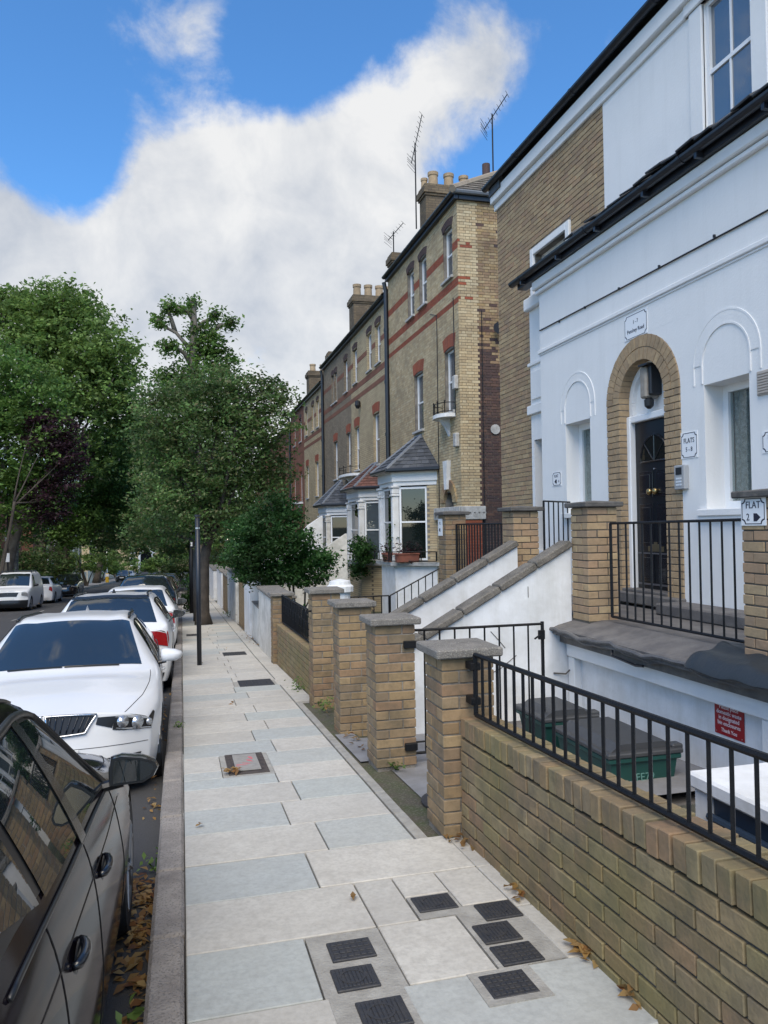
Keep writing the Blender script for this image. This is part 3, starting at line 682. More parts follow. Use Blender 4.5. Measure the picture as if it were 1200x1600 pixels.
# low wall with scrolled railing between pillars four and five
t = thing('low_wall', 'low brick wall between two brick pillars, topped by scrolled black railing', 'wall', (1.56, 11, gz(11)))
def lw(y): return -1.335-.0225*y
mb = MB(); mb.add([(x, y, z) for x in (1.572, 1.78) for y, z in ((9.258, lw(9.26)-.06), (13.2, lw(13.2)-.06), (13.2, -2.6), (9.258, -2.5))], [(0, 1, 2, 3), (7, 6, 5, 4), (0, 4, 5, 1)]); mb.build('mortar_core', mortar_dark, t)
for r_ in range(9):
    y = 13.195-(.1125 if r_ % 2 else 0)
    while y-.215 > 9.26:
        yc = y-.1075; z = lw(yc)-.1-r_*.075
        if z > gz(yc)-.03: place(brick_mesh(.215, .1025, .065, brick_wall_m), 'brick', t, (1.612+rnd.uniform(-.003, .003), yc, z), (0, .0225, R(90)))
        y -= .225
y = 13.19
while y > 9.3:
    place(brick_mesh(.215, .065, .06, brick_wall_m), 'coping_brick', t, (1.67, y-.033, lw(y)-.03), (-.0225, rnd.uniform(-.01, .01), rnd.uniform(-.02, .02))); y -= .075
t = railing('scrolled_railing', 'black scrolled iron railing sagging along the low brick wall', 'railing', [(1.66, 9.30, -1.10), (1.66, 13.15, -1.14)], [(1.66, 9.30, lw(9.3)+.03), (1.66, 13.15, lw(13.15)+.03)], .14, 'black iron railings')
mb = MB()
for i in range(27):
    yc = 9.4+i*.139; zc = -1.33
    mb.tube([(1.66, yc+.05*math.cos(a), zc+.07*math.sin(a)+(.10 if i % 2 else -.02)) for a in [q*.55 for q in range(11)]], .005, 4)
mb.build('scroll', black_iron, t)
# rendered walls and piers farther along
def pier(name, label, x0, x1, y0, y1, ztop, m, capm=concrete, cap=.06, over=.04, group='white rendered piers and walls along the pavement', cat='wall'):
    t = thing(name, label, cat, ((x0+x1)/2, (y0+y1)/2, gz(y0)), group)
    mb = MB(); mb.box(x0, x1, y0, y1, gz(y1)-.15, ztop, c=.012); mb.build('body', m, t)
    if cap: MB().box(x0-over, x1+over, y0-over, y1+over, ztop, ztop+cap, c=.012).build('cap_stone', capm, t)
    return t
pier('white_wall', 'stained white rendered wall with a stepped cap next to the reddish brick pillar', 1.56, 1.95, 13.75, 16.3, -1.26, white_dirty)
pier('low_white_wall', 'low grey-white wall with a sloping rail between two white piers', 1.62, 1.85, 16.35, 18.6, -1.75, white_dirty, cap=.03, over=.01)
pier('white_pier', 'slim white gate pier beyond the stained white wall', 1.56, 1.98, 18.65, 20.2, -1.27, white_old, cap=0)
pier('brick_pier', 'dark brick pier between two white piers under the overhanging shrub', 1.62, 2.1, 20.4, 23.0, -1.38, bt_buff, group='far brick piers')
pier('white_pier', 'long white pier with grey foot left of the overhanging shrub', 1.56, 2.0, 23.4, 27.6, -1.42, white_dirty, cap=.05)
pier('brick_pier', 'far brick pier with ivy beside the street tree', 1.6, 2.1, 28.2, 31.5, -1.75, bt_buff, group='far brick piers')
pier('white_pier', 'farthest white gate pier, right behind the street tree trunk', 1.56, 2.0, 32, 36, -1.75, white_old, cap=.06)
pier('white_pier', 'tall white pier end glimpsed beyond all other piers', 1.56, 2.0, 40, 46, -2.1, white_old, cap=.06)
# ================================================================== THE WHITE HOUSE (right)
def wall_x(mb, X, y0, y1, z0, z1, holes, depth=.25, mi=0):
    """a wall plane facing -X with openings (y0,y1,z0,z1) and their reveals"""
    ys = sorted({y0, y1, *[min(max(h[k], y0), y1) for h in holes for k in (0, 1)]}); zs = sorted({z0, z1, *[min(max(h[k], z0), z1) for h in holes for k in (2, 3)]})
    for a, b in zip(ys[:-1], ys[1:]):
        for c, d in zip(zs[:-1], zs[1:]):
            cy, cz = (a+b)/2, (c+d)/2
            if any(h[0] < cy < h[1] and h[2] < cz < h[3] for h in holes): continue
            mb.quad((X, b, c), (X, a, c), (X, a, d), (X, b, d), mi)
    for h in holes:
        a, b, c, d = h[:4]; q = X+(h[4] if len(h) > 4 else depth)
        mb.quad((X, a, c), (q, a, c), (q, a, d), (X, a, d), mi); mb.quad((X, b, d), (q, b, d), (q, b, c), (X, b, c), mi)
        mb.quad((X, a, d), (q, a, d), (q, b, d), (X, b, d), mi); mb.quad((X, b, c), (q, b, c), (q, a, c), (X, a, c), mi)
    return mb
def window_x(house, X, y0, y1, z0, z1, fw=.05, meet=None, mull=False, curtain=False, m=None, glass=None, sill=0, sillm=None, arch=False, label=None, name='window'):
    """a window facing -X: frame with panes, glazing bars, curtain and sill as its own pieces"""
    m = m or white_gloss; mb = MB()
    mb.box(X, X+.06, y0, y0+fw, z0, z1); mb.box(X, X+.06, y1-fw, y1, z0, z1)
    mb.box(X, X+.06, y0+fw, y1-fw, z1-fw, z1); mb.box(X, X+.06, y0+fw, y1-fw, z0, z0+fw)
    w = mb.build(name, m, house)
    if label: w['label'] = label
    zs = [(z0+fw, z1-fw, .03)]
    if meet:
        MB().box(X+.004, X+.055, y0+fw, y1-fw, meet-.022, meet+.022).build('meeting_rail', m, w)
        zs = [(z0+fw, meet-.022, .022), (meet+.022, z1-fw, .036)]
    for a, b, dx in zs:
        ys = [y0+fw, y1-fw]
        if mull:
            c = (y0+y1)/2; MB().box(X+dx-.014, X+dx+.012, c-.012, c+.012, a, b).build('glazing_bar', m, w)
            ys = [y0+fw, c-.012, c+.012, y1-fw]
        for p, q in zip(ys[::2], ys[1::2]):
            MB().box(X+dx, X+dx+.004, p, q, a, b).build('pane', glass or glass_win, w)
    if sill: MB().box(X-sill, X+.03, y0-.06, y1+.06, z0-.07, z0-.002, c=.006).build('sill', sillm or white, w)
    return w
def sheet_curtain(w, X, y0, y1, z0, z1, n=26, amp=.012):
    mb = MB(); pts = []
    for i in range(n*2+1):
        s = i/(n*2); yv = y0+(y1-y0)*s; pts.append((X+amp*math.sin(i*1.7+math.sin(i*.37)*2), yv))
    for (xa, ya), (xb, yb) in zip(pts[:-1], pts[1:]): mb.quad((xa, ya, z0), (xb, yb, z0), (xb, yb, z1), (xa, ya, z1))
    return mb.build('curtain', curtain_m, w, smooth=True)

FX, MX = 5.1, 5.5
GUT = 3.62
wh = thing('white_house', 'white painted house with a brick arched black door, part brown brick above', 'house', (FX, 7.5, -.95))
AY, AZ, RI, RO = 7.715, 1.43, .44, .72
wl = (8.85, 9.50, .15, 1.36, .24); wr = (5.985, 6.62, .13, 1.375, .26)
mb = MB()
wall_x(mb, FX, 2.4, 10.22, -2.3, GUT, [wl, wr, (AY-RO, AY+RO, -1.2, AZ+RO+.002, .04)])
# spandrels round the arch
n = 20
for i in range(n):
    a0, a1 = math.pi*i/n, math.pi*(i+1)/n
    p0 = (AY-RO*math.cos(a0), AZ+RO*math.sin(a0)); p1_ = (AY-RO*math.cos(a1), AZ+RO*math.sin(a1))
    mb.quad((FX+.001, p0[0], p0[1]), (FX+.001, p1_[0], p1_[1]), (FX+.001, p1_[0], AZ+RO+.002), (FX+.001, p0[0], AZ+RO+.002))
# side of the projecting front, set-back strip with its own opening
mb.quad((FX, 10.22, -2.3), (FX+.27, 10.22, -2.3), (FX+.27, 10.22, GUT), (FX, 10.22, GUT))
wall_x(mb, FX+.25, 10.22, 11.07, -2.3, GUT-.05, [(10.30, 10.98, -.4, 1.32, .35)])
mb.quad((FX+.25, 11.07, -2.3), (MX, 11.07, -2.3), (MX, 11.07, GUT), (FX+.25, 11.07, GUT))
mb.quad((FX+.6, 10.2, -.5), (FX+.6, 11.0, -.5), (FX+.6, 11.0, 1.4), (FX+.6, 10.2, 1.4))
mb.build('front_wall', white, wh, fix=False)
mb = MB(); mb.box(FX+.19, FX+.26, 10.22, 11.10, 1.72, 1.86, c=.008); mb.box(FX+.215, FX+.256, 10.42, 11.0, 1.95, 2.38, c=.006); mb.build('side_ledge', white, wh)
# unseen solid body added inside to keep the light out
mb = MB(); mb.box(FX+.62, 11.5, -8, 10.2, -2.3, 3.4); mb.box(MX+.30, 11.5, -8, 12.60, -2.3, 5.9); mb.build('inner_block', white, wh)
# mouldings
mb = MB()
mb.box(FX-.03, FX+.01, 2.4, 10.25, 2.485, 2.54, c=.01); mb.box(FX-.012, FX+.01, 2.4, 10.235, 2.46, 2.484, c=.004)
mb.box(FX+.22, FX+.256, 10.26, 11.12, 2.485, 2.54, c=.008)
mb.build('string_course', white, wh)
mb = MB()
mb.box(FX-.05, FX+.01, 2.4, 10.27, 3.36, 3.42, c=.012); mb.box(FX-.085, FX+.01, 2.4, 10.29, 3.425, 3.56, c=.015)
mb.box(FX+.17, FX+.256, 10.3, 11.12, 3.36, 3.55, c=.015)
mb.build('cornice', white, wh)
mb = MB(); mb.tube([(FX-.012, 10.2, 2.83), (FX-.014, 8.4, 2.80), (FX-.012, 6, 2.775), (FX-.014, 2.5, 2.75)], .009, 6); 
for y in (9.6, 8.9, 8.1, 7.3, 6.4): mb.box(FX-.024, FX, y-.008, y+.008, 2.79, 2.82)
mb.build('cable', black_plastic, wh)
# blind arches over the windows: raised ring with a sunk field
def blind_arch(yc, zc, r, w, hgt):
    mb = MB(); n = 24
    for (ra, rb, x0) in ((r, r+.018, -.012), (r+w, r+w+.018, -.009)):
        pr = [(yc-ra, zc-hgt)]+[(yc-ra*math.cos(math.pi*i/n), zc+ra*math.sin(math.pi*i/n)) for i in range(n+1)]+[(yc+ra, zc-hgt)]
        po = [(yc-rb, zc-hgt)]+[(yc-rb*math.cos(math.pi*i/n), zc+rb*math.sin(math.pi*i/n)) for i in range(n+1)]+[(yc+rb, zc-hgt)]
        for i in range(len(pr)-1):
            a, b, c, d = pr[i], pr[i+1], po[i+1], po[i]
            X0, X1 = FX+x0, FX+.004
            mb.add([(X0, *a), (X0, *b), (X0, *c), (X0, *d), (X1, *a), (X1, *b), (X1, *c), (X1, *d)], [(0, 1, 2, 3), (0, 4, 5, 1), (3, 2, 6, 7)])
    # plate that fills the band between the two rings
    ra, rb = r+.018, r+w
    for i in range(n):
        t0, t1 = math.pi*i/n, math.pi*(i+1)/n
        mb.quad((FX-.0065, yc-ra*math.cos(t0), zc+ra*math.sin(t0)), (FX-.0065, yc-ra*math.cos(t1), zc+ra*math.sin(t1)), (FX-.0065, yc-rb*math.cos(t1), zc+rb*math.sin(t1)), (FX-.0065, yc-rb*math.cos(t0), zc+rb*math.sin(t0)))
    return mb.build('blind_arch', white, wh, fix=True)
blind_arch(9.17, 1.56, .33, .11, .18); blind_arch(6.30, 1.58, .33, .13, .19)
# windows of the ground floor
w = window_x(wh, FX+.20, 8.85, 9.50, .15, 1.36, fw=.085, sill=.27, sillm=white)
sheet_curtain(w, FX+.27, 8.93, 9.42, .2, 1.3, n=12)
w = window_x(wh, FX+.22, 5.985, 6.62, .13, 1.375, fw=.075, sill=.29, sillm=white)
sheet_curtain(w, FX+.29, 6.06, 6.55, .2, 1.31, n=16)
MB().box(FX-.05, FX+.02, 5.9, 6.72, .02, .126, c=.008).build('window_sill', white, wh)
for o in [c for c in wh.children if c.name.startswith('window') and 'sill' not in c.name]:
    for q in o.children:
        if q.name.startswith('pane'): q.data.materials[0] = None
clear = bpy.data.materials.new('clear_glass'); t_ = nodes(clear); b_ = t_.nodes['Principled BSDF']
gl = N('ShaderNodeBsdfGlossy', t_); gl.inputs['Roughness'].default_value = .02; tp = N('ShaderNodeBsdfTransparent', t_); tp.inputs[0].default_value = (.82, .86, .85, 1)
fr0 = N('ShaderNodeLayerWeight', t_); fr0.inputs[0].default_value = .12; fr_ = N('ShaderNodeMath', t_, operation='MULTIPLY_ADD'); L(fr0.outputs['Facing'], fr_.inputs[0], t_); fr_.inputs[1].default_value = .45; fr_.inputs[2].default_value = .03; mxs = N('ShaderNodeMixShader', t_)
L(fr_.outputs[0], mxs.inputs[0], t_); L(tp.outputs[0], mxs.inputs[1], t_); L(gl.outputs[0], mxs.inputs[2], t_); L(mxs.outputs[0], t_.nodes['Material Output'].inputs[0], t_)
for o in [c for c in wh.children if c.name.startswith('window') and 'sill' not in c.name]:
    for q in o.children:
        if q.name.startswith('pane'): q.data.materials[0] = clear
# brick arch: two rings of headers and the jambs
def arch_ring(ra, rb, n, dep):
    for i in range(n):
        g = .006/ra; a0, a1 = math.pi*i/n+g/2, math.pi*(i+1)/n-g/2
        poly = [(AY-r_*math.cos(a), AZ+r_*math.sin(a)) for r_, a in ((ra, a0), (rb, a0), (rb, a1), (ra, a1))]
        pr = rnd.uniform(-.002, .002)
        MB().prism(poly, 'x', FX-.012+pr, FX+dep).build('arch_brick', brick_arch, wh, fix=True)
arch_ring(RI, .573, 20, .17); arch_ring(.583, RO-.004, 26, .06)
for s in (-1, 1):
    for r_ in range(31):
        z = AZ-.008-.0325-r_*.075
        if z < -.87: break
        long_first = r_ % 2 == 0
        spans = [(RI, RI+.175), (RI+.185, RO-.004)] if long_first else [(RI, RI+.088), (RI+.098, RO-.004)]
        for a, b in spans:
            y = AY+s*(a+b)/2; dep = .17 if a == RI else .06
            place(brick_mesh(dep+.012, b-a, .065, brick_arch), 'jamb_brick', wh, (FX+(dep-.012)/2+rnd.uniform(-.002, .002), y, z))
mb = MB()
for s in (-1, 1): mb.box(FX+.003, FX+.16, AY+s*(RI+.006), AY+s*(RO-.002), -1.2, AZ)
for i in range(24):
    a0, a1 = math.pi*i/24, math.pi*(i+1)/24
    poly = [(AY-r_*math.cos(a), AZ+r_*math.sin(a)) for r_, a in ((RI+.006, a0), (RO-.002, a0), (RO-.002, a1), (RI+.006, a1))]
    mb.prism(poly, 'x', FX+.002, FX+.16)
mb.build('arch_mortar', mortar_m, wh)
# door
DX = FX+.16
mb = MB()
for s in (-1, 1): mb.box(DX-.07, DX+.06, AY+s*(RI-.062), AY+s*(RI+.01), -.80, 1.27, c=.01)
mb.box(DX-.06, DX+.06, AY-RI+.062, AY+RI-.062, 1.19, 1.27, c=.01)
mb.build('door_frame', white_gloss, wh)
mb = MB(); mb.box(DX+.02, DX+.1, AY-RI-.05, AY+RI+.05, 1.27, AZ+RI+.05)
n = 16
for i in range(n):
    a0, a1 = math.pi*i/n, math.pi*(i+1)/n; ra, rb = RI-.07, RI+.01
    poly = [(AY-r_*math.cos(a), AZ+r_*math.sin(a)) for r_, a in ((ra, a0), (rb, a0), (rb, a1), (ra, a1))]
    mb.prism(poly, 'x', DX-.03, DX+.025)
for s in (-1, 1): mb.box(DX-.03, DX+.025, AY+s*(RI-.07), AY+s*(RI+.01), 1.272, AZ-.002)
mb.build('tympanum', white, wh)
y0, y1 = AY-RI+.064, AY+RI-.064
d = MB().box(DX, DX+.045, y0, y1, -.765, 1.188, c=.004).build('door', mat('black_door_paint', (.007, .009, .013), .3, spec=.35), wh)
def panel(a, b, c, e):
    mb = MB(); mb.box(DX-.010, DX+.001, a, b, c, e, c=.009)
    mb.box(DX-.020, DX-.008, a+.04, b-.04, c+.04, e-.04, c=.010); mb.build('door_panel', black_gloss, d)
cy = AY
panel(y0+.07, cy-.035, .30, .60); panel(cy+.035, y1-.07, .30, .60)
panel(y0+.07, cy-.035, -.27, .22); panel(cy+.035, y1-.07, -.27, .22); panel(y0+.07, cy-.035, -.68, -.36); panel(cy+.035, y1-.07, -.68, -.36)
mb = MB(); q = [(cy+.26*math.cos(a), .71+.30*math.sin(a)) for a in [math.pi*i/16 for i in range(17)]]
mb.prism(q, 'x', DX-.003, DX+.003); mb.build('fanlight', glass_dark, d, fix=True)
mb = MB()
for a in (45, 90, 135): mb.tube([(DX-.006, cy, .71), (DX-.006, cy+.26*math.cos(R(a)), .71+.30*math.sin(R(a)))], .008, 6)
mb.tube([(DX-.006, cy+.265*math.cos(R(a)), .71+.305*math.sin(R(a))) for a in range(0, 181, 10)], .012, 6); mb.tube([(DX-.006, cy-.265, .71), (DX-.006, cy+.265, .71)], .012, 6)
mb.build('fanlight_bar', black_gloss, d)
mb = MB(); mb.lathe([(.012, 0), (.034, -.02), (.040, -.045), (.030, -.062), (.004, -.068)][::-1], (DX, cy+.055, .36), 14, axis='x'); mb.build('door_knob', brass, d, smooth=True)
mb = MB(); mb.lathe([(.012, 0), (.034, -.02), (.040, -.045), (.030, -.062), (.004, -.068)][::-1], (DX, cy-.055, .36), 14, axis='x'); mb.build('door_knocker', brass, d, smooth=True)
mb = MB(); mb.box(DX-.008, DX, cy-.15, cy+.15, -.33, -.22, c=.003); mb.box(DX-.014, DX-.007, cy-.10, cy+.10, -.305, -.245, c=.003); mb.build('letter_plate', mat('tarnished_brass', (.20, .17, .11), .4, metal=.8), d)
mb = MB(); mb.lathe([(.010, .0), (.010, -.012), (.004, -.014)][::-1], (DX, cy, .62), 10, axis='x'); mb.build('spy_hole', steel, d)
mb = MB(); mb.box(DX-.012, DX+.001, y0+.02, y1-.02, -.36, -.345); mb.box(DX-.012, DX+.001, y0+.02, y1-.02, -.72, -.70); mb.build('weather_bar', mat('worn_bar', (.09, .09, .10), .4), d)
mb = MB(); mb.box(FX-.12, DX+.05, AY-RO-.02, AY+RO+.02, -.92, -.80, c=.012); mb.box(FX-.02, DX+.05, AY-RI+.0, AY+RI-.0, -.80, -.767, c=.006); mb.build('door_step', terrace_m, wh)
# upper storey: brown brick at the left, white paint at the right
mb = MB(); uw = (6.30, 7.02, 3.3, 5.62, .12)
wall_x(mb, MX, -8, 9.055, GUT-.3, 5.78, [uw]); mb.build('upper_wall', white, wh)
mb = MB(); bw = (10.10, 11.16, 3.0, 4.31, .16)
wall_x(mb, MX+.014, 9.055, 12.62, -2.3, 5.78, [bw]); mb.quad((MX+.014, 12.62, -2.3), (11, 12.62, -2.3), (11, 12.62, 5.78), (MX+.014, 12.62, 5.78)); mb.build('brick_backing', mortar_m, wh)
H0 = -1.9
brick_panel(wh, (MX+.012, 12.62, H0), (0, -1, 0), (-1, 0, 0), 3.56, 5.755-H0, brick_buff, 'stretcher', [(12.62-11.28, 12.62-9.98, 3.0-H0, 4.43-H0)], 300, near=(0, 0, 2), skip=lambda u, v: 12.62-u < 10.95 and v+H0 < 3.55)
mb = MB()   # white surround of the brick storey window
for a, b, c, e in ((11.16, 11.27, 3.2, 4.42), (9.99, 10.10, 3.2, 4.42), (10.10, 11.16, 4.31, 4.42)): mb.box(MX-.03, MX+.03, a, b, c, e, c=.006)
mb.build('window_surround', white, wh)
window_x(wh, MX+.13, 10.10, 11.16, 3.1, 4.31, fw=.06, mull=True, meet=3.7)
mb = MB()
for a, b in ((7.02, 7.23), (6.08, 6.30)): mb.box(MX-.025, MX+.02, a, b, 3.5, 5.60, c=.008); 
mb.box(MX-.05, MX+.02, 6.02, 7.29, 5.60, 5.74, c=.01)
mb.build('window_surround', white, wh)
window_x(wh, MX+.03, 6.30, 7.02, 3.45, 5.60, fw=.055, meet=4.82, mull=True)
mb = MB(); mb.box(MX-.035, MX+.02, -8, 12.66, 5.60, 5.72, c=.01); mb.box(MX-.10, MX+.02, -8, 12.68, 5.725, 5.93, c=.012); mb.build('eaves_board', white, wh)
def gutter(parent, X, y0, y1, z, r=.06, name='gutter'):
    mb = MB(); n = 8; out_, inn = [], []
    for i in range(n+1):
        a = math.pi+math.pi*i/n
        out_.append((X+r*math.cos(a), z+r*math.sin(a)))
        inn.append((X+(r-.006)*math.cos(a), z+(r-.006)*math.sin(a)))
    mb.prism(out_+inn[::-1], 'y', y0, y1)
    k = y0+.4
    while k < y1: mb.prism([(X+(r+.007)*math.cos(math.pi+math.pi*i/n), z+(r+.007)*math.sin(math.pi+math.pi*i/n)) for i in range(n+1)], 'y', k, k+.05); k += 1.9
    return mb.build(name, gutter_m, parent, fix=True)
gutter(wh, MX-.17, -8, 12.75, 6.04, .065)
mb = MB(); mb.add([(MX-.2, -8, 6.05), (MX-.2, 12.72, 6.05), (9.2, 12.72, 8.0), (9.2, -8, 8.0), (12.9, -8, 6.0), (12.9, 12.72, 6.0)], [(0, 1, 2, 3), (3, 2, 5, 4), (1, 5, 2)]); mb.box(MX-.13, 12, 12.2, 12.66, 5.85, 6.04); mb.build('roof', slate, wh)
# lean-to roof over the white front
gutter(wh, FX-.19, 2.4, 10.75, GUT+.05, .06)
mb = MB(); mb.box(FX-.13, FX+.02, 2.4, 10.68, GUT-.06, GUT+.06, c=.006)
for y in (10.4, 9.3, 8.3, 7.3, 6.4, 5.5): mb.box(FX-.21, FX-.12, y-.02, y+.02, GUT-.06, GUT+.02)
mb.build('fascia_board', gutter_m, wh)
mb = MB(); mb.add([(FX-.2, 2.4, GUT+.06), (FX-.2, 10.7, GUT+.06), (MX, 10.7, GUT+.24), (MX, 2.4, GUT+.24), (MX, 10.7, GUT+.05), (FX-.2, 10.7, GUT+.05)], [(0, 1, 2, 3), (1, 5, 4, 2)]); mb.build('lean_to_roof', slate, wh)
for r_ in range(3):
    y = 9.05-r_*.03
    while y > 2.6:
        wdt = rnd.uniform(.24, .30); lift = rnd.choice([.0, .0, .015, .035])
        me = MB().cbox((0, 0, 0), (.15, wdt/2-.006, .011), .004).mesh('roof_tile', slate)
        x = FX-.10+r_*.21
        place(me, 'roof_tile', wh, (x, y-wdt/2, GUT+.155+r_*.125+lift*1.3+.03*math.sin(y*2.1)), (rnd.uniform(-.06, .06), -R(rnd.uniform(26, 38)), rnd.uniform(-.05, .05)))
        y -= wdt
# ------------------------------------------------------------------ terrace, its railing and pillars
TZ = -.95
tr = thing('terrace', 'raised grey asphalt terrace with a drooping lead edge before the arched door', 'terrace', (4.4, 5, TZ))
mb = MB()
mb.add([(x, y, z) for y in (2.0, 7.10) for x, z in ((3.62, -1.045), (3.68, -1.02), (3.98, TZ), (FX, TZ), (FX, -1.25), (3.62, -1.10))], [(0, 1, 7, 6), (1, 2, 8, 7), (2, 3, 9, 8), (0, 6, 11, 5), (5, 11, 10, 4), (6, 7, 8, 9, 10, 11), (0, 5, 4, 3, 2, 1)])
mb.box(4.74, FX, 2.0, 7.0, TZ+.001, -.83, c=.015)
mb.build('paving', terrace_m, tr)
mb = MB(); pts = []
for i in range(41):
    y = 7.14-i*.128; sag = .012*math.sin(i*.9)+.008*math.sin(i*2.3)
    pts.append((3.60+sag*.6, y, -1.06+sag))
mb.tube(pts, .019, 7); mb.tube([(p[0]+.07, p[1], p[2]-.05) for p in pts], .02, 6)
mb.build('lead_edge', lead if False else mat('edge_felt', (.085, .085, .09), .5, n=(6, .8), c2=(.13, .125, .12), bump=(40, .6)), tr)
mb = MB(); mb.box(3.70, 4.2, 2.0, 7.1, -1.19, -1.09); mb.build('slab_edge', mat('old_timber', (.16, .14, .12), .9, n=(8, .8), c2=(.08, .075, .07), bump=(30, .6)), tr)
mb = MB(); mb.box(3.76, 4.0, 2.0, 7.08, -1.33, -1.195, c=.008); mb.box(3.78, 3.9, 6.96, 7.08, -2.3, -1.335, c=.006); mb.box(3.78, 3.9, 4.28, 4.40, -2.3, -1.335, c=.006)
mb.build('beam', white, tr)
MB().box(3.86, 4.1, 2.0, 7.1, -2.4, -1.335).build('basement_wall', white_old, tr)
mb = MB(); mb.tube([(3.66, 6.05, -1.10), (3.64, 6.02, -1.16), (3.66, 5.7, -1.19), (3.67, 5.6, -1.18)], .012, 6); mb.build('drip_pipe', gutter_m, tr)
mb = MB()
rnd2 = random.Random(3); NI, NJ = 13, 9
def sheet_z(i, j_):
    fold = .030*max(0, math.sin(i*1.25+j_*.35))**2+.022*max(0, math.sin(j_*1.1-i*.5))**2
    return -.985+.05*(j_/NJ)+fold+(.035 if 5 <= j_ <= 6 else 0)-(.10 if j_ == 0 else 0)
grid = [(3.55+j_*.068-(.01*math.sin(i*1.7) if j_ < 2 else 0), 5.0-.14*math.sin(j_*.35+.4)-i*.09+.12*(j_/NJ), sheet_z(i, j_)+.004*rnd2.random()) for i in range(NI) for j_ in range(NJ)]
for i in range(NI-1):
    for j_ in range(NJ-1): mb.add([grid[i*NJ+j_], grid[(i+1)*NJ+j_], grid[(i+1)*NJ+j_+1], grid[i*NJ+j_+1]], [(0, 1, 2, 3)])
o = MB(); o.v, o.f, o.m = mb.v, mb.f, mb.m
o = o.build('tarpaulin', mat('black_felt', (.020, .026, .032), .5, bump=(25, .5)), None, smooth=True)
_b = bmesh.new(); _b.from_mesh(o.data); bmesh.ops.remove_doubles(_b, verts=_b.verts, dist=.001); _b.to_mesh(o.data); _b.free()
solo(o, 'black felt sheet folded over the terrace edge by the right pillar', 'felt sheet')
mdf = o.modifiers.new('thick', 'SOLIDIFY'); mdf.thickness = .012; mdf = o.modifiers.new('smooth', 'SUBSURF'); mdf.levels = 2; mdf.render_levels = 2
gT = 'brick pillars on the raised terraces'
T1 = pillar(3.85, 6.77, .165, TZ, 'brick terrace pillar left of the black door, at the head of the near stair wall', 'terrace_pillar', .3275, .05, .05, brick_buff, gT, mat('dark_cap', (.07, .068, .065), .9, n=(8, .8), c2=(.15, .14, .13), bump=(60, .7)))
T0 = pillar(3.85, 4.30, .165, TZ, 'brick terrace pillar at the right edge carrying the FLAT 2 sign', 'terrace_pillar', .3275, .05, .05, brick_buff, gT, MATS['dark_cap'])
T2 = pillar(3.85, 8.50, .165, TZ, 'brick terrace pillar at the head of the far stair wall, against the brown brick', 'terrace_pillar', .3275, .05, .05, brick_buff, gT, MATS['dark_cap'])
T3 = pillar(3.85, 10.95, .165, TZ-.3, 'brick terrace pillar farthest along, with a small white sign, before the bay window', 'terrace_pillar', .3275, .05, .05, brick_pil, gT, MATS['dark_cap'])
railing('iron_railing', 'black iron railing on the terrace before the black door', 'railing', [(4.0, 6.60, .0), (4.0, 4.63, .015)], [(4.0, 6.60, -.895), (4.0, 4.63, -.885)], .131, 'black iron railings', bar=.0085, rail=.011, ext=.0)
railing('iron_railing', 'black iron railing between the two farther terrace pillars', 'railing', [(4.02, 10.93, .02), (4.02, 8.84, .02)], [(4.02, 10.93, -.88), (4.02, 8.84, -.88)], .105, 'black iron railings', bar=.009, rail=.011)
railing('iron_railing', 'short black iron railing behind the terrace pillar by the white corner', 'railing', [(4.5, 9.0, .30), (5.2, 9.55, .30)], [(4.5, 9.0, -.8), (5.2, 9.55, -.8)], .14, 'black iron railings', bar=.008, rail=.010)
t2 = thing('terrace', 'far raised terrace in front of the brown brick wall', 'terrace', (4.4, 10, TZ))
mb = MB(); mb.box(3.75, MX, 8.5, 11.3, TZ-.12, TZ); mb.build('paving', terrace_m, t2)
MB().box(3.9, MX, 8.52, 11.28, -2.6, TZ-.125).build('white_wall', white_old, t2)
# ------------------------------------------------------------------ stairs and their sloping walls
def stair_wall(y0, y1, xa, za, xb, zb, label, zbot):
    t = thing('stair_wall', label, 'wall', (xa, y0, zbot), 'sloping white stair walls')
    sl = (zb-za)/(xb-xa); c = .055
    mb = MB(); mb.prism([(xa, zbot), (xb, zbot), (xb, zb-c), (xa, za-c)], 'y', y0, y1); mb.build('rendered_wall', white_old, t, fix=True)
    n = 5; l = (xb-xa)/n; a = math.atan(sl)
    for i in range(n):
        x = xa+l*(i+.5); z = za+sl*(x-xa)-c/2
        me = MB().cbox((0, 0, 0), (l/math.cos(a)/2-.004, (y1-y0)/2+.04, c/2+.008), .012).mesh('coping_stone', coping_m)
        place(me, 'coping_stone', t, (x, (y0+y1)/2-.0, z), (0, -a, 0))
    return t
stair_wall(7.10, 7.24, 1.86, -1.262, 3.84, -.165, 'near sloping white stair wall with stone coping, rising to the brick pillar by the door', -2.3)
stair_wall(8.36, 8.49, 1.86, -1.235, 3.83, -.18, 'far sloping white stair wall with stone coping, ending before the far brick pillar', -2.3)
mb = MB(); n = 6
for i in range(n): mb.box(2.0+i*.31, 4.0, 7.245, 8.355, -2.2+i*.21, -1.99+i*.21-.001)
st = thing('steps', 'concrete steps rising between the two white stair walls', 'steps', (3, 7.8, -2.1)); mb.build('flight', terrace_m, st)
mb = MB(); mb.box(3.84, FX, 7.1, 8.5, -2.2, TZ-.002); mb.build('landing', terrace_m, st)
mb = MB()
for pts in ([(2.95, 7.097, -1.05), (3.05, 7.097, -1.16), (3.10, 7.097, -1.22)], [(3.36, 7.097, -.62), (3.36, 7.097, -.73)]): mb.tube(pts, .004, 4)
mb.tube([(2.7, 7.097, -1.62), (2.9, 7.097, -1.48), (3.05, 7.097, -1.42), (3.22, 7.097, -1.30)], .004, 4); mb.tube([(3.62, 7.09, -1.50), (3.74, 7.06, -1.51), (3.78, 7.05, -1.47)], .008, 6)
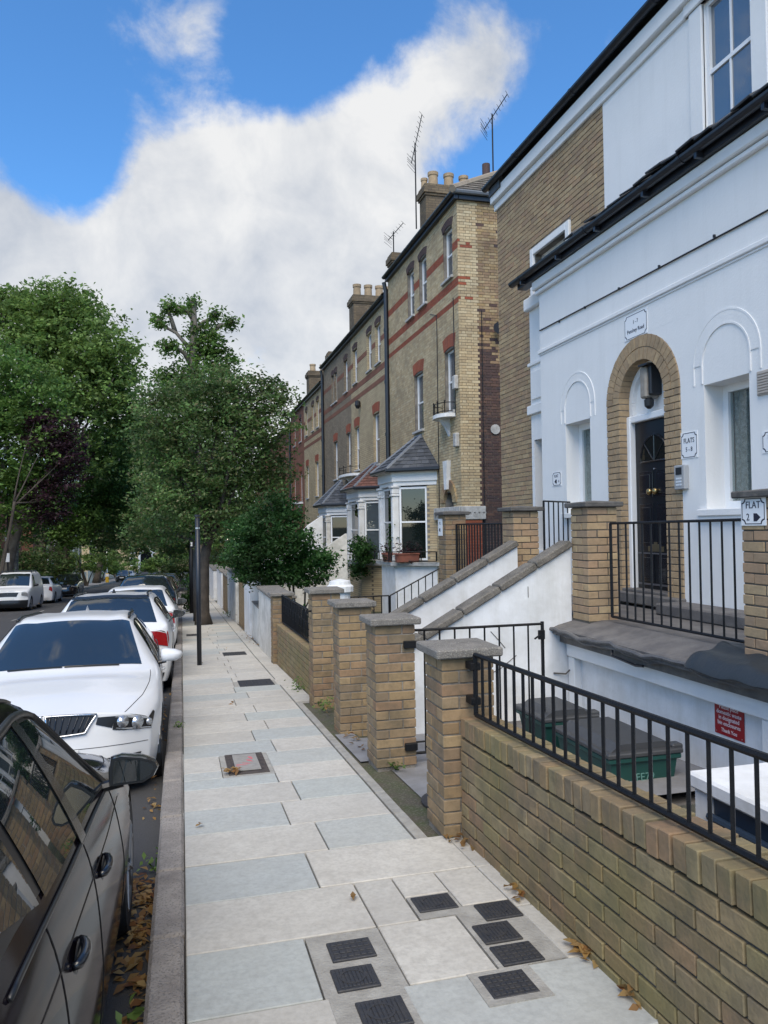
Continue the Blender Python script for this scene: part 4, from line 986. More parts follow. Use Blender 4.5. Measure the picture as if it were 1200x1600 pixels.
solo(mb.build('dry_stem', mat('dry_stem', (.10, .09, .08), .9)), 'dry creeper stems left on the near white stair wall', 'dead stems')
# ------------------------------------------------------------------ signs, lamp, intercom, vent
ink = mat('black_lettering', (.01, .012, .03), .5)
sign_m = mat('white_sign_plate', (.80, .81, .82), .4)
def notch_poly(w, h, c):
    pts = []
    for sx, sy in ((1, 1), (-1, 1), (-1, -1), (1, -1)):
        for k in range(5):
            a = R(90)*k/4
            px, py = (c*math.sin(a), c*math.cos(a)) if sx*sy > 0 else (c*math.cos(a), c*math.sin(a))
            pts.append((sx*(w/2-px), sy*(h/2-py)))
    return pts
def sign_x(name, label, X, y, z, w, h, lines, cham=.03, border=True, arrow=None, plate=None, inkm=None, thick=.006, group='white house number signs', dz=0):
    t = thing(name, label, 'sign', (X, y, z), group)
    MB().box(X-thick, X, y-w/2, y+w/2, z-h/2, z+h/2, c=.002).build('plate', plate or sign_m, t)
    if border:
        a = notch_poly(w-.02, h-.02, cham); b = notch_poly(w-.02-.012, h-.02-.012, cham+.002); mb = MB(); n = len(a)
        for i in range(n):
            j_ = (i+1) % n
            mb.add([(X-thick-.0015, y+p[0], z+p[1]) for p in (a[i], a[j_], b[j_], b[i])]+[(X-thick+.001, y+p[0], z+p[1]) for p in (a[i], a[j_], b[j_], b[i])], [(0, 1, 2, 3), (0, 4, 5, 1), (3, 2, 6, 7)])
        mb.build('border', inkm or ink, t, fix=True)
    for s, dy, dz_, size, sx in lines:
        text_obj(s, t, (X-thick-.001, y+dy, z+dz_), size, inkm or ink, sx=sx)
    if arrow:
        dy, dz_, s, di = arrow; mb = MB()
        mb.prism([(y+dy+.6*s*di, z+dz_+s*.55), (y+dy+.6*s*di, z+dz_-s*.55), (y+dy, z+dz_-s*.55), (y+dy-.7*s*di, z+dz_), (y+dy, z+dz_+s*.55)], 'x', X-thick-.002, X-thick+.001); mb.build('arrow', inkm or ink, t, fix=True)
    return t
sign_x('house_sign', 'white plate reading 1 - 7 Penshey Road over the brick arch', FX-.001, 7.78, 2.285, .46, .29, [('1 - 7', 0, .045, .062, .9), ('Penshey Road', 0, -.05, .066, .92)], .035)
sign_x('house_sign', 'white notched plate reading FLATS 5 - 8 right of the door', FX-.001, 6.865, .80, .27, .275, [('FLATS', 0, .045, .072, .9), ('5 - 8', 0, -.045, .066, .9)], .03)
sign_x('house_sign', 'small white plate with an arrow reading FLAT 4 on the white corner', FX-.001, 9.77, .635, .26, .20, [('FLAT', .01, .04, .055, .95), ('4', -.06, -.035, .055, .95)], .025, arrow=(.03, -.035, .05, -1))
sign_x('house_sign', 'white plate reading FLAT 2 with an arrow on the right terrace pillar', 3.846, 4.50, .07, .24, .20, [('FLAT', 0, .042, .070, .92), ('2', .05, -.042, .070, .92)], .03, arrow=(-.035, -.042, .050, 1))
sign_x('house_sign', 'white notched plate cut off by the photo\'s right edge beside the curtained window', FX-.001, 5.70, .71, .27, .20, [('FLAT', 0, .04, .058, .95), ('3', 0, -.04, .058, .95)], .03)
sign_x('house_sign', 'small white plate with a black arrow on the farthest terrace pillar', 3.846, 11.17, -.02, .20, .26, [('FL', 0, .06, .06, 1.1)], .02, border=False, arrow=(.02, -.04, .05, -1))
redink = mat('white_lettering', (.78, .70, .70), .5)
t = sign_x('notice', 'red notice about domestic waste on the white basement wall', 3.858, 4.81, -1.45, .31, .245, [('Please place', .0, .085, .044, .95), ('domestic waste', .0, .045, .044, .95), ('in designated', .0, .005, .044, .95), ('bin enclosures', .0, -.035, .044, .95), ('Thank You', .0, -.085, .040, .95)], border=False, plate=red_m, inkm=redink, group=None)
mb = MB()
for a in (-1, 1):
    for b in (-1, 1): mb.lathe([(.004, 0), (.005, -.002), (.001, -.003)][::-1], (3.852, 4.81+a*.135, -1.45+b*.105), 8, axis='x')
mb.build('screw', steel, t)
t = thing('wall_lamp', 'old beige bulkhead lamp above the arched door', 'lamp', (DX, 7.66, 1.6))
mb = MB(); mb.box(DX-.16, DX+.02, 7.62, 7.74, 1.42, 1.78, c=.02); mb.build('housing', mat('dirty_beige_plastic', (.30, .27, .23), .6, n=(12, .6)), t)
mb = MB(); mb.box(DX-.13, DX+.02, 7.565, 7.62, 1.45, 1.80, c=.012); mb.box(DX-.2, DX+.02, 7.53, 7.70, 1.78, 1.80); mb.lathe([(.02, 1.30), (.05, 1.33), (.055, 1.40), (.03, 1.425)], (DX-.09, 7.66, 0), 12); mb.build('sensor', black_plastic, t)
t = thing('intercom', 'grey door intercom with keypad beside the arch', 'intercom', (FX, 6.97, .47))
MB().box(FX-.06, FX, 6.885, 7.055, .345, .60, c=.008).build('case', mat('grey_plastic', (.34, .35, .36), .5), t)
MB().box(FX-.064, FX-.058, 6.925, 7.02, .50, .575).build('speaker_panel', black_plastic, t)
mb = MB()
for i in range(3):
    for j_ in range(3): mb.box(FX-.065, FX-.058, 6.93+i*.032, 6.953+i*.032, .385+j_*.032, .405+j_*.032)
mb.build('keypad', mat('pale_keys', (.6, .65, .7), .4), t)
t = thing('air_vent', 'beige louvred air vent on the white wall at the right edge', 'vent', (FX, 5.74, 1.25))
mb = MB(); mb.box(FX-.02, FX, 5.60, 5.87, 1.14, 1.36, c=.004); mb.build('frame', mat('beige_vent', (.42, .38, .34), .7), t)
for i in range(8): MB().box(FX-.032, FX-.018, 5.62, 5.85, 1.155+i*.025, 1.170+i*.025).build('louvre', MATS['beige_vent'], t)
# ------------------------------------------------------------------ bins in the basement area
green = mat('green_plastic', (.008, .065, .055), .5, n=(5, .6), c2=(.014, .05, .045)); lid_m = mat('grey_lid_plastic', (.055, .058, .062), .5, n=(8, .4))
def bin_box(label, x0, x1, y0, y1, zb, zt, dirty=False):
    t = thing('recycling_bin', label, 'bin', ((x0+x1)/2, (y0+y1)/2, zb), 'green recycling bins')
    i = .05; mb = MB()
    v = [(x0+i, y0+i, zb), (x1-i, y0+i, zb), (x1-i, y1-i, zb), (x0+i, y1-i, zb), (x0, y0, zt), (x1, y0, zt), (x1, y1, zt), (x0, y1, zt)]
    mb.add(v, [(3, 2, 1, 0), (0, 1, 5, 4), (1, 2, 6, 5), (2, 3, 7, 6), (3, 0, 4, 7)])
    mb.box(x0-.02, x1+.02, y0-.02, y1+.02, zt-.05, zt-.012, c=.01); mb.build('tub', green, t)
    mb = MB(); mb.box(x0-.03, x1+.03, y0-.03, y1+.03, zt-.01, zt+.025, c=.012); mb.prism([(x0+.02, zt+.024), (x1-.02, zt+.024), (x1-.10, zt+.075), (x0+.10, zt+.075)], 'y', y0+.03, y1-.03); mb.box(x1-.04, x1+.05, y0+.0, y0+.09, zt+.0, zt+.05, c=.015)
    mb.build('lid', lid_m, t); return t
t = bin_box('green recycling bin with a grey lid behind the front railing, nearest the red notice', 2.98, 3.54, 4.98, 5.80, -2.14, -1.69)
text_obj('FE79', t, (3.27, 4.993, -1.86), .08, mat('faded_print', (.10, .22, .20), .6), right=(1, 0, 0), up=(0, .1, 1), sx=1.0)
bin_box('darker green bin half hidden behind the larger green bin', 2.95, 3.42, 5.95, 6.5, -1.95, -1.66)
t = thing('bin_store', 'low white bin store with an open dark front at the right edge', 'bin store', (2.9, 2.6, AF))
mb = MB(); mb.box(2.64, 3.6, 1.0, 3.64, -1.43, -1.345, c=.014); mb.build('top_slab', white_old, t)
mb = MB(); mb.box(2.67, 2.75, 3.50, 3.62, -2.2, -1.432, c=.006); mb.box(2.76, 3.5, 3.54, 3.62, -2.2, -1.432); mb.box(3.5, 3.56, 1.0, 3.53, -2.2, -1.432); mb.build('side_wall', white_old, t)
mb = MB(); mb.box(2.69, 2.74, 1.0, 3.495, -1.57, -1.434, c=.008); mb.tube([(2.66, 1.0, -1.54), (2.66, 3.49, -1.54)], .022, 8); mb.build('front_rail', mat('dark_blue_rail', (.02, .035, .06), .45), t)
t = thing('wheeled_bin', 'black wheeled bin standing inside the white bin store', 'bin', (2.9, 2.9, AF))
mb = MB(); v = [(2.86, 2.5, AF), (3.36, 2.5, AF), (3.36, 3.2, AF), (2.86, 3.2, AF), (2.82, 2.45, -1.70), (3.42, 2.45, -1.70), (3.42, 3.28, -1.70), (2.82, 3.28, -1.70)]
mb.add(v, [(3, 2, 1, 0), (0, 1, 5, 4), (1, 2, 6, 5), (2, 3, 7, 6), (3, 0, 4, 7)]); mb.build('body', black_plastic, t)
MB().box(2.80, 3.44, 2.43, 3.30, -1.70, -1.65, c=.015).build('lid', black_plastic, t)
for s in (2.5, 3.15): MB().lathe([(.02, -.03), (.08, -.03), (.08, .03), (.02, .03)], (3.3, s, AF+.08), 14, axis='y').build('wheel', black_plastic, t)
# ================================================================== THE BRICK TERRACE beyond the white house
def xf(mb, P, u):
    """move a mesh built in (along, outward, up) to the wall point P with the wall direction u; outward is u turned to the street side"""
    u = Vector((u[0], u[1], 0)).normalized(); n = Vector((u.y, -u.x, 0))
    # outward must look at the viewer's side
    mb.v = [tuple(Vector(P)+u*a+n*b+Vector((0, 0, 1))*c) for a, b, c in mb.v]
    return mb
def win_dir(house, P, u, W, z0, z1, fw=.05, meet=None, glass=None, back=.03, m=None, name='window'):
    m = m or white_gloss; z0 -= P[2]; z1 -= P[2]
    mb = MB(); mb.box(0, fw, -back-.06, -back, z0, z1); mb.box(W-fw, W, -back-.06, -back, z0, z1); mb.box(fw, W-fw, -back-.06, -back, z1-fw, z1); mb.box(fw, W-fw, -back-.06, -back, z0, z0+fw)
    w = xf(mb, P, u).build(name, m, house, fix=True)
    mt = (meet-P[2]) if meet else None
    if mt: xf(MB().box(fw, W-fw, -back-.055, -back-.004, mt-.022, mt+.022), P, u).build('meeting_rail', m, w, fix=True)
    for a, b in ([(z0+fw, mt-.022), (mt+.022, z1-fw)] if mt else [(z0+fw, z1-fw)]):
        xf(MB().box(fw, W-fw, -back-.04, -back-.036, a, b), P, u).build('pane', glass or glass_dark, w, fix=True)
    return w
def lintel(house, X, y0, y1, z, h, m, n=None, proud=.012, rise=.06):
    mb = MB(); n = n or max(4, int((y1-y0)/.085)); W = y1-y0; 
    for i in range(n):
        a, b = i/n, (i+1)/n; g = .05/n
        f0 = lambda s: rise*(1-(2*s-1)**2)
        ex = .10
        lo = [(y0+W*(a+g), z+f0(a)), (y0+W*(b-g), z+f0(b))]
        hi = [(y0-ex+(W+2*ex)*(a+g), z+h+f0(a)), (y0-ex+(W+2*ex)*(b-g), z+h+f0(b))]
        mb.prism([lo[0], lo[1], hi[1], hi[0]], 'x', X-proud, X+.02)
    return mb.build('lintel', m, house, fix=True, kind='stuff')
def chimney(house, x0, x1, y0, y1, z0, z1, m, pots, potm):
    t = MB(); t.box(x0, x1, y0, y1, z0, z1-.36); t.box(x0-.04, x1+.04, y0-.04, y1+.04, z1-.36, z1-.29); t.box(x0-.08, x1+.08, y0-.08, y1+.08, z1-.288, z1-.10); t.box(x0-.03, x1+.03, y0-.03, y1+.03, z1-.098, z1)
    c = t.build('chimney', m, house)
    for px, py, r_, h, pm in pots:
        MB().lathe([(r_*1.05, z1-.02), (r_*.95, z1+h*.75), (r_*1.1, z1+h*.8), (r_*1.12, z1+h), (r_*.85, z1+h), (r_*.8, z1+h*.6)], (px, py, 0), 14).build('chimney_pot', pm, c, smooth=False)
    return c
pot_m = mat('clay_pot', (.36, .27, .17), .85, n=(6, .6), c2=(.2, .15, .10), rand=.2); pot_d = mat('dark_pot', (.07, .045, .045), .8)
def aerial(label, x, y, z0, z1, boom, n, tilt, grp='television aerials on the roofs'):
    t = thing('aerial', label, 'aerial', (x, y, z0), grp)
    MB().tube([(x, y, z0), (x, y, z1)], .022, 6).build('mast', black_iron, t)
    d = Vector((math.cos(tilt)*.75, -.66*math.cos(tilt), math.sin(tilt))); a = Vector((x, y, z1-.1))
    mb = MB(); mb.tube([a-d*boom*.35, a+d*boom*.65], .014, 5); mb.build('boom', black_iron, t)
    s = Vector((.6, .75, 0)).normalized(); mb = MB()
    for i in range(n):
        p = a-d*boom*.35+d*boom*(i/(n-1)); w = .20 if i else .34
        mb.tube([p-s*w, p+s*w], .007, 4)
    for k in (-.16, -.05, .07, .18):
        p = a-d*boom*.36+Vector((0, 0, k)); mb.tube([p-s*.34, p+s*.34], .007, 4)
    mb.build('dipole', black_iron, t)
def drainpipe(house, X, y, z0, z1, r=.055):
    mb = MB(); mb.tube([(X-.08, y, z0), (X-.08, y, z1-.45), (X-.08, y, z1-.3), (X-.14, y, z1)], r, 8)
    for k in range(int((z1-z0)/1.8)): mb.tube([(X-.08, y, z0+.6+k*1.8), (X-.08, y, z0+.72+k*1.8)], r*1.25, 8)
    return mb.build('drainpipe', gutter_m, house)
def bay(house, X, XF, ya, yb, yc, yd, zg, zs, zh, roofm, roof_z, dark=True, pilm=None, basem=None, quoin=False):
    """splayed bay: wall at X from ya to yd, front at XF from yb to yc"""
    pm = pilm or white_old; pts = [(X, ya), (XF, yb), (XF, yc), (X, yd)]
    def ring(o):
        k = .55*o
        return [(X, ya-o*1.15), (XF-o, yb-k), (XF-o, yc+k), (X, yd+o*1.15)]
    b = MB(); b.prism(pts, 'z', zg-.5, zs-.10); base = b.build('bay_base', basem or white_old, house, fix=True)
    MB().prism(ring(.16), 'z', zs-.098, zs).build('bay_sill', stone_pale, house, fix=True)
    mb = MB(); mb.prism(ring(.03), 'z', zh, zh+.12); mb.prism(ring(.08), 'z', zh+.122, zh+.40); mb.prism(ring(.16), 'z', zh+.402, zh+.46); mb.build('bay_entablature', white, house, fix=True)
    # inside: dark room box
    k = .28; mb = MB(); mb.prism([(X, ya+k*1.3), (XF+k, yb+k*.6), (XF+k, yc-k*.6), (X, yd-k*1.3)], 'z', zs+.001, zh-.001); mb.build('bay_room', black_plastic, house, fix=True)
    # pilasters at the corners
    for (px, py) in ((XF+.03, yb+.05), (XF+.03, yc-.05)):
        mb = MB(); mb.box(px-.13, px+.13, py-.13, py+.13, zs+.001, zs+.22, c=.015); mb.box(px-.10, px+.10, py-.10, py+.10, zs+.221, zh-.30, c=.02)
        mb.box(px-.13, px+.13, py-.13, py+.13, zh-.30, zh-.24, c=.01); mb.box(px-.12, px+.12, py-.12, py+.12, zh-.238, zh-.06, c=.03); mb.box(px-.15, px+.15, py-.15, py+.15, zh-.058, zh-.002, c=.01)
        mb.build('bay_column', pm, house)
    u = (Vector((X, ya, 0))-Vector((XF, yb, 0))); Ls = u.length; u.normalize()
    q = .30 if quoin else .06
    win_dir(house, (XF+u.x*.14, yb+u.y*.14, zs), (u.x, u.y), Ls-.14-q, zs+.05, zh-.04, fw=.06, meet=(zs+zh)/2+.05, glass=glass_dark if dark else glass_win)
    if quoin:
        mb = MB(); mb.box(Ls-q, Ls, -.12, .0, 0, zh-zs-.002)
        xf(mb, (XF, yb, zs+.001), u).build('quoin_backing', mortar_m, house, fix=True)
        for r_ in range(int((zh-zs)/.075)):
            l = .215 if r_ % 2 else .29
            c_ = Vector((XF, yb, zs+.04+r_*.075))+u*(Ls-l/2)
            n_ = Vector((u.y, -u.x, 0)); place(brick_mesh(l, .05, .065, brick_yel), 'quoin_brick', house, c_+n_*(-.015), (0, 0, math.atan2(u.y, u.x)))
    win_dir(house, (XF, yc-.18, zs), (0, -1), yc-yb-.36, zs+.05, zh-.04, fw=.06, meet=(zs+zh)/2+.05)
    # hipped roof against the wall
    r_ = ring(.26); z = zh+.47; cy = (ya+yd)/2; half = (yd-ya)*.10
    mb = MB(); V = [(p[0], p[1], z) for p in r_]+[(X, cy-half, roof_z), (X, cy+half, roof_z)]
    V += [(p[0], p[1], z-.05) for p in r_]
    mb.add(V, [(0, 1, 4), (1, 2, 5, 4), (2, 3, 5), (6, 7, 1, 0), (7, 8, 2, 1), (8, 9, 3, 2)])
    rf = mb.build('bay_roof', roofm, house, fix=True)
    # slate courses on the two faces that can be seen
    mb = MB()
    for A, B, T in ((V[0], V[1], (V[4], V[4])), (V[1], V[2], (V[4], V[5]))):
        A, B, T0, T1 = Vector(A), Vector(B), Vector(T[0]), Vector(T[1]); rows = 9; nrm = (B-A).cross(T0-A).normalized()
        if nrm.z < 0: nrm = -nrm
        for i in range(rows):
            s0, s1 = i/rows, (i+1.15)/rows; s1 = min(1, s1)
            p, q = A.lerp(T0, s0), B.lerp(T1, s0); p1_, q1_ = A.lerp(T0, s1), B.lerp(T1, s1)
            n_ = max(1, int((q-p).length/.22))
            for j_ in range(n_):
                a, c = (j_+.03)/n_, (j_+.97)/n_
                lift = .018+rnd.uniform(0, .01)
                mb.add([p.lerp(q, a)+nrm*lift, p.lerp(q, c)+nrm*lift, p1_.lerp(q1_, c)+nrm*.003, p1_.lerp(q1_, a)+nrm*.003, p.lerp(q, a), p.lerp(q, c)], [(0, 1, 2, 3), (4, 5, 1, 0)])
    mb.build('roof_slates', roofm, rf, kind='stuff')
    mb = MB(); mb.tube([V[1], V[4]], .055, 6); mb.tube([V[2], V[5]], .055, 6); mb.tube([V[4], V[5]], .06, 6); mb.build('hip_lead', lead, rf)
    mb = MB(); mb.tube([(p[0], p[1], z-.03) for p in r_], .06, 7); mb.build('gutter', gutter_m, house)
def balcony(house, X, y0, y1, z, out=.42):
    mb = MB(); n = 10; cy, h = (y0+y1)/2, (y1-y0)/2
    poly = [(X+.02, y0), (X+.02, y1)]+[(X-out*math.sin(math.pi*i/n)**.7, cy+h*math.cos(math.pi*i/n)) for i in range(n+1)]
    mb.prism(poly, 'z', z-.10, z); mb.prism([(X+.01, z-.101), (X-.30, z-.101), (X-.12, z-.32), (X+.01, z-.6)], 'y', cy-.08, cy+.08)
    b = mb.build('balcony', white_old, house, fix=True)
    arc = [(X-.95*out*math.sin(math.pi*i/n)**.7, cy+.95*h*math.cos(math.pi*i/n)) for i in range(n+1)]
    mb = MB(); 
    for zz in (z+.28, z+.05): mb.tube([(p[0], p[1], zz) for p in arc], .012, 5)
    for p in arc[::2]: mb.tube([(p[0], p[1], z), (p[0], p[1], z+.30)], .014, 5); mb.lathe([(.001, z+.29), (.028, z+.32), (.001, z+.36)], (p[0], p[1], 0), 8)
    mb.build('balcony_rail', black_iron, b)
HX = 7.0
BANDS = [(7.22, 7.42), (6.24, 6.47), (5.80, 5.98)]
# ---- first house: real bricks
h1 = thing('brick_house', 'nearest tall yellow brick terrace house with red bands, slate bay and dark brick gable', 'house', (HX, 22, gz(22)))
Y0, Y1, ZB, ZE = 18.6, 25.45, -2.9, 8.55
wins = [(19.0, 19.72, 6.62, 7.98), (21.2, 21.92, 6.55, 7.98), (22.45, 23.15, 6.52, 7.98), (18.98, 19.75, 3.05, 4.72), (21.68, 22.58, 2.9, 4.62)]
niche = (19.15, 19.95, -.0, 1.15)
mb = MB(); wall_x(mb, HX+.012, Y0, Y1, ZB, ZE, [(*w, .13) for w in wins]+[(19.2, 19.9, -1.6, .9, .35)]); 
mb.quad((HX+.012, Y0, ZB), (13, Y0+.012, ZB), (13, Y0+.012, ZE), (HX+.012, Y0+.012, ZE)); mb.quad((13, Y0, ZB), (13, Y1, ZB), (13, Y1, ZE), (13, Y0, ZE))
mb.build('mortar_wall', mortar_m, h1)
MB().box(HX+.4, 12.9, Y0+.3, 50, ZB-1, 7.0).build('inner_block', black_plastic, h1)  # solid block filling the inside of the terrace houses
def bandpick(v):
    z = v+ZB
    return any(a <= z <= b for a, b in BANDS)
brick_panel(h1, (HX, Y1, ZB), (0, -1, 0), (-1, 0, 0), Y1-Y0, ZE-ZB, brick_yel, 'flemish', [(Y1-b, Y1-a, c-ZB, d-ZB+.06) for a, b, c, d in wins]+[(Y1-19.9, Y1-19.2, 0, 3.8)], 0, pick=lambda u, v: brick_red if bandpick(v) else brick_yel)
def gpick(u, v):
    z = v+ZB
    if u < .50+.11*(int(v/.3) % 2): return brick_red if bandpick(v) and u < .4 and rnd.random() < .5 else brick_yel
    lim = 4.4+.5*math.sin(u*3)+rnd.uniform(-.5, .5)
    if z < lim: return brick_dark  # darker bricks below a ragged line, mixed brown ones above
    return brick_gable if rnd.random() > .05 else brick_dark
brick_panel(h1, (HX, Y0, ZB), (1, 0, 0), (0, -1, 0), 4.0, ZE-ZB, brick_yel, 'flemish', [], 300, pick=gpick, near=(6.5, 0, 2))
for i, (a, b, c, d) in enumerate(wins):
    window_x(h1, HX+.10, a, b, c, d, fw=.055, meet=(c+d)/2, sill=.18, sillm=stone_pale, glass=glass_win)
    if i > 2: lintel(h1, HX, a-.04, b+.04, d, .34, brick_red)
    else: lintel(h1, HX, a-.02, b+.02, d-.03, .2, brick_dark, rise=.08)
gutter(h1, HX-.16, Y0-.15, Y1, ZE+.06, .075)
mb = MB(); mb.box(HX-.12, HX+.02, Y0-.1, Y1, ZE-.10, ZE+.10); mb.box(HX, 13.1, Y0-.1, Y0+.02, ZE-.10, ZE+.06); mb.build('fascia_board', gutter_m, h1)
mb = MB(); mb.tube([(HX-.16, Y0-.15, ZE+.08), (13.2, Y0-.15, ZE+.08)], .07, 8); mb.build('gutter', lead, h1)
mb = MB(); A = [(HX-.2, Y0-.2, ZE+.1), (13.2, Y0-.2, ZE+.1), (13.2, Y1, ZE+.1), (HX-.2, Y1, ZE+.1), (10, 21.4, 10.9), (10, Y1, 10.9)]
mb.add(A, [(0, 1, 4), (1, 2, 5, 4), (3, 0, 4, 5), (2, 3, 5)]); rf = mb.build('roof', tile_brown, h1)
mb = MB()
for i in range(14):
    s0, s1 = i/14, (i+1.2)/14
    a, b, c = Vector(A[0]), Vector(A[1]), Vector(A[4]); n_ = (b-a).cross(c-a).normalized()
    p, q, p2_, q2 = a.lerp(c, s0), b.lerp(c, s0), a.lerp(c, min(s1, 1)), b.lerp(c, min(1, s1)); k = max(1, int((q-p).length/.26))
    for j_ in range(k):
        e0, e1 = (j_+.02)/k, (j_+.98)/k; l = .03+rnd.uniform(0, .012)
        mb.add([p.lerp(q, e0)+n_*l, p.lerp(q, e1)+n_*l, p2_.lerp(q2, e1)+n_*.004, p2_.lerp(q2, e0)+n_*.004, p.lerp(q, e0), p.lerp(q, e1)], [(0, 1, 2, 3), (4, 5, 1, 0)])
mb.build('roof_tiles', tile_brown, rf, kind='stuff')
mb = MB(); mb.tube([A[0], A[4]], .10, 7); mb.tube([A[4], A[5]], .1, 7); mb.build('ridge_tiles', mat('pale_ridge', (.30, .25, .19), .9, n=(5, .6)), rf)
bt_chim = brick_tex('sooty_chimney_brickwork', (.19, .15, .10), (.12, .095, .07), (.08, .07, .06), .7)
chimney(h1, 7.28, 9.0, 22.0, 22.62, 8.4, 10.42, bt_chim, [(7.40, 22.5, .10, .36, pot_m), (7.62, 22.3, .15, .48, pot_m), (8.13, 22.3, .15, .48, pot_m), (8.62, 22.3, .14, .46, pot_m), (8.9, 21.9, .16, .2, pot_d)], pot_m)
MB().lathe([(.19, 10.2), (.19, 10.45), (.12, 10.5), (.12, 10.95), (.10, 10.95)], (9.05, 21.5, 0), 12).build('chimney_pot', pot_d, h1)
aerial('tall ladder-shaped television aerial strapped to the nearest chimney stack', 7.2, 22.75, 9.3, 12.0, 1.5, 11, R(75))
aerial('television aerial pointing up on the tiled roof behind the white house', 9.15, 21.2, 10.4, 12.35, 1.15, 9, R(50))
aerial('small television aerial on the second chimney stack', 7.4, 26.1, 9.2, 10.5, .8, 7, R(40))
drainpipe(h1, HX, 25.5, gz(25), ZE-.1, .075)
mb = MB(); mb.tube([(7.60, Y0-.03, -1), (7.62, Y0-.03, 5.6)], .012, 5); mb.tube([(HX-.02, 20.35, -1), (HX-.02, 20.3, 5.9), (HX-.02, 20.9, 6.1)], .012, 5); mb.tube([(HX-.02, 18.9, 2.9), (HX-.02, 18.95, 6.0)], .012, 5); mb.build('cable', black_plastic, h1)
for z in (3.55, 2.05): MB().box(HX-.12, HX, 18.68, 18.88, z, z+.36, c=.02).build('meter_box', stone_pale, h1)
mb = MB(); mb.lathe([(.03, 0), (.10, .10), (.16, .22)], (0, 0, 0), 10); mb.v = [(8.0+a, Y0-.05-c, 5.1+b) for a, b, c in mb.v]; mb.build('security_light', black_plastic, h1)
mb = MB(); mb.lathe([(.13, -.04), (.13, 0)], (0, 0, 0), 14); mb.v = [(7.95+a, Y0+c, 2.5+b) for a, b, c in mb.v]; mb.build('round_vent', stone_pale, h1)
balcony(h1, HX, 18.92, 20.0, 2.97)
bay(h1, HX, 5.98, 20.62, 21.42, 22.98, 23.8, gz(22), -1.02, 1.18, slate, 2.72, quoin=True)
# porch: niche arch with keystone, carved band and red jamb
mb = MB(); n = 14
for i in range(n):
    a0, a1 = math.pi*i/n+.01, math.pi*(i+1)/n-.01
    mb.prism([(19.55-r_*math.cos(a)*1.0, .62+r_*math.sin(a)) for r_, a in ((.36, a0), (.62, a0), (.62, a1), (.36, a1))], 'x', HX-.05, HX+.05)
mb.build('porch_arch', brick_gable, h1, fix=True, kind='stuff')
MB().prism([(19.46, .98), (19.64, .98), (19.72, 1.75), (19.38, 1.75)], 'x', HX-.12, HX+.02).build('keystone', white_old, h1, fix=True)
mb = MB(); mb.box(HX-.10, HX+.02, Y0-.03, 20.6, .16, .50, c=.01); mb.box(HX-.06, 7.62, Y0-.10, Y0+.02, .16, .50, c=.01)
for i in range(5): mb.lathe([(.02, 0), (.07, .03), (.09, .04), (.01, .05)], (7.06+i*.125, Y0-.10, .33), 8, axis='y')
for i in range(8): mb.lathe([(.01, -.05), (.09, -.04), (.07, -.03), (.02, 0)], (HX-.10, 18.8+i*.23, .33), 8, axis='x')
mb.build('carved_band', stone_pale, h1)
mb = MB()
for r_ in range(24):
    mb.box(7.05, 7.52, Y0-.07-.002*(r_ % 2), Y0+.01, -1.7+r_*.077, -1.7+r_*.077+.068)
mb.build('red_jamb', brick_red, h1, kind='stuff')
# ---- second and third houses
def row_house(label, Y0, Y1, ZE, walls, wins_t, wins_m, bands, gm, nm='brick_house'):
    t = thing(nm, label, 'house', (HX, (Y0+Y1)/2, gz(Y0)), 'brick terrace houses along the street')
    allw = wins_t+wins_m; zb = gz(Y1)-.5
    for ya, yb, m in walls:
        mb = MB(); wall_x(mb, HX, ya, yb, zb, ZE, [(max(a, ya), min(b, yb), c, d, .13) for a, b, c, d in allw if a < yb and b > ya]); mb.build('brick_wall', m, t)
    for a, b, c, d in allw:
        window_x(t, HX+.10, a, b, c, d, fw=.055, meet=(c+d)/2, sill=.16, sillm=stone_pale)
    for a, b, c, d in wins_m: lintel(t, HX, a-.04, b+.04, d, .34, brick_red)
    for a, b, c, d in wins_t: lintel(t, HX, a-.02, b+.02, d-.03, .2, brick_dark, rise=.08)
    for z0, z1 in bands:
        segs = [(Y0, Y1)]
        for a, b, c, d in allw:
            if d > z0 and c < z1: segs = [s for (p, q) in segs for s in ((p, min(q, a-.02)), (max(p, b+.02), q)) if s[1]-s[0] > .05]
        mb = MB()
        for p, q in segs: mb.box(HX-.006, HX+.01, p, q, z0, z1)
        mb.build('red_band', bt_red, t)
    gutter(t, HX-.16, Y0, Y1, ZE+.06, .075)
    MB().box(HX-.12, HX+.02, Y0, Y1, ZE-.10, ZE+.10).build('fascia_board', gutter_m, t)
    mb = MB(); mb.add([(HX-.2, Y0, ZE+.1), (HX-.2, Y1, ZE+.1), (10, Y1, ZE+2.3), (10, Y0, ZE+2.3), (13, Y0, ZE), (13, Y1, ZE)], [(0, 1, 2, 3), (3, 2, 5, 4), (0, 3, 4), (1, 5, 2)]); mb.build('roof', tile_brown, t)
    drainpipe(t, HX, Y1-.05, gz(Y1), ZE-.1, .07)
    return t
B2 = [(6.65, 6.85), (5.62, 5.85), (5.20, 5.38)]
h2 = row_house('yellow and grey brick terrace house with red tiled bay, next after the downpipe', 25.56, 38.0, 8.0, [(25.56, 31.6, bt_yel), (31.6, 38.0, bt_grey)],
    [(26.6, 27.35, 5.98, 7.4), (27.95, 28.7, 5.98, 7.4), (30.4, 31.15, 5.95, 7.35), (32.3, 33.0, 5.9, 7.3), (34.6, 35.15, 5.85, 7.2), (35.35, 35.9, 5.85, 7.2)],
    [(26.95, 27.85, 2.3, 4.2), (30.2, 31.0, 2.35, 4.1), (31.9, 32.6, 2.3, 4.05), (34.7, 35.5, 2.25, 4.0)], B2, None)
chimney(h2, 7.2, 8.1, 25.55, 26.1, 7.8, 9.55, bt_chim, [], pot_m)
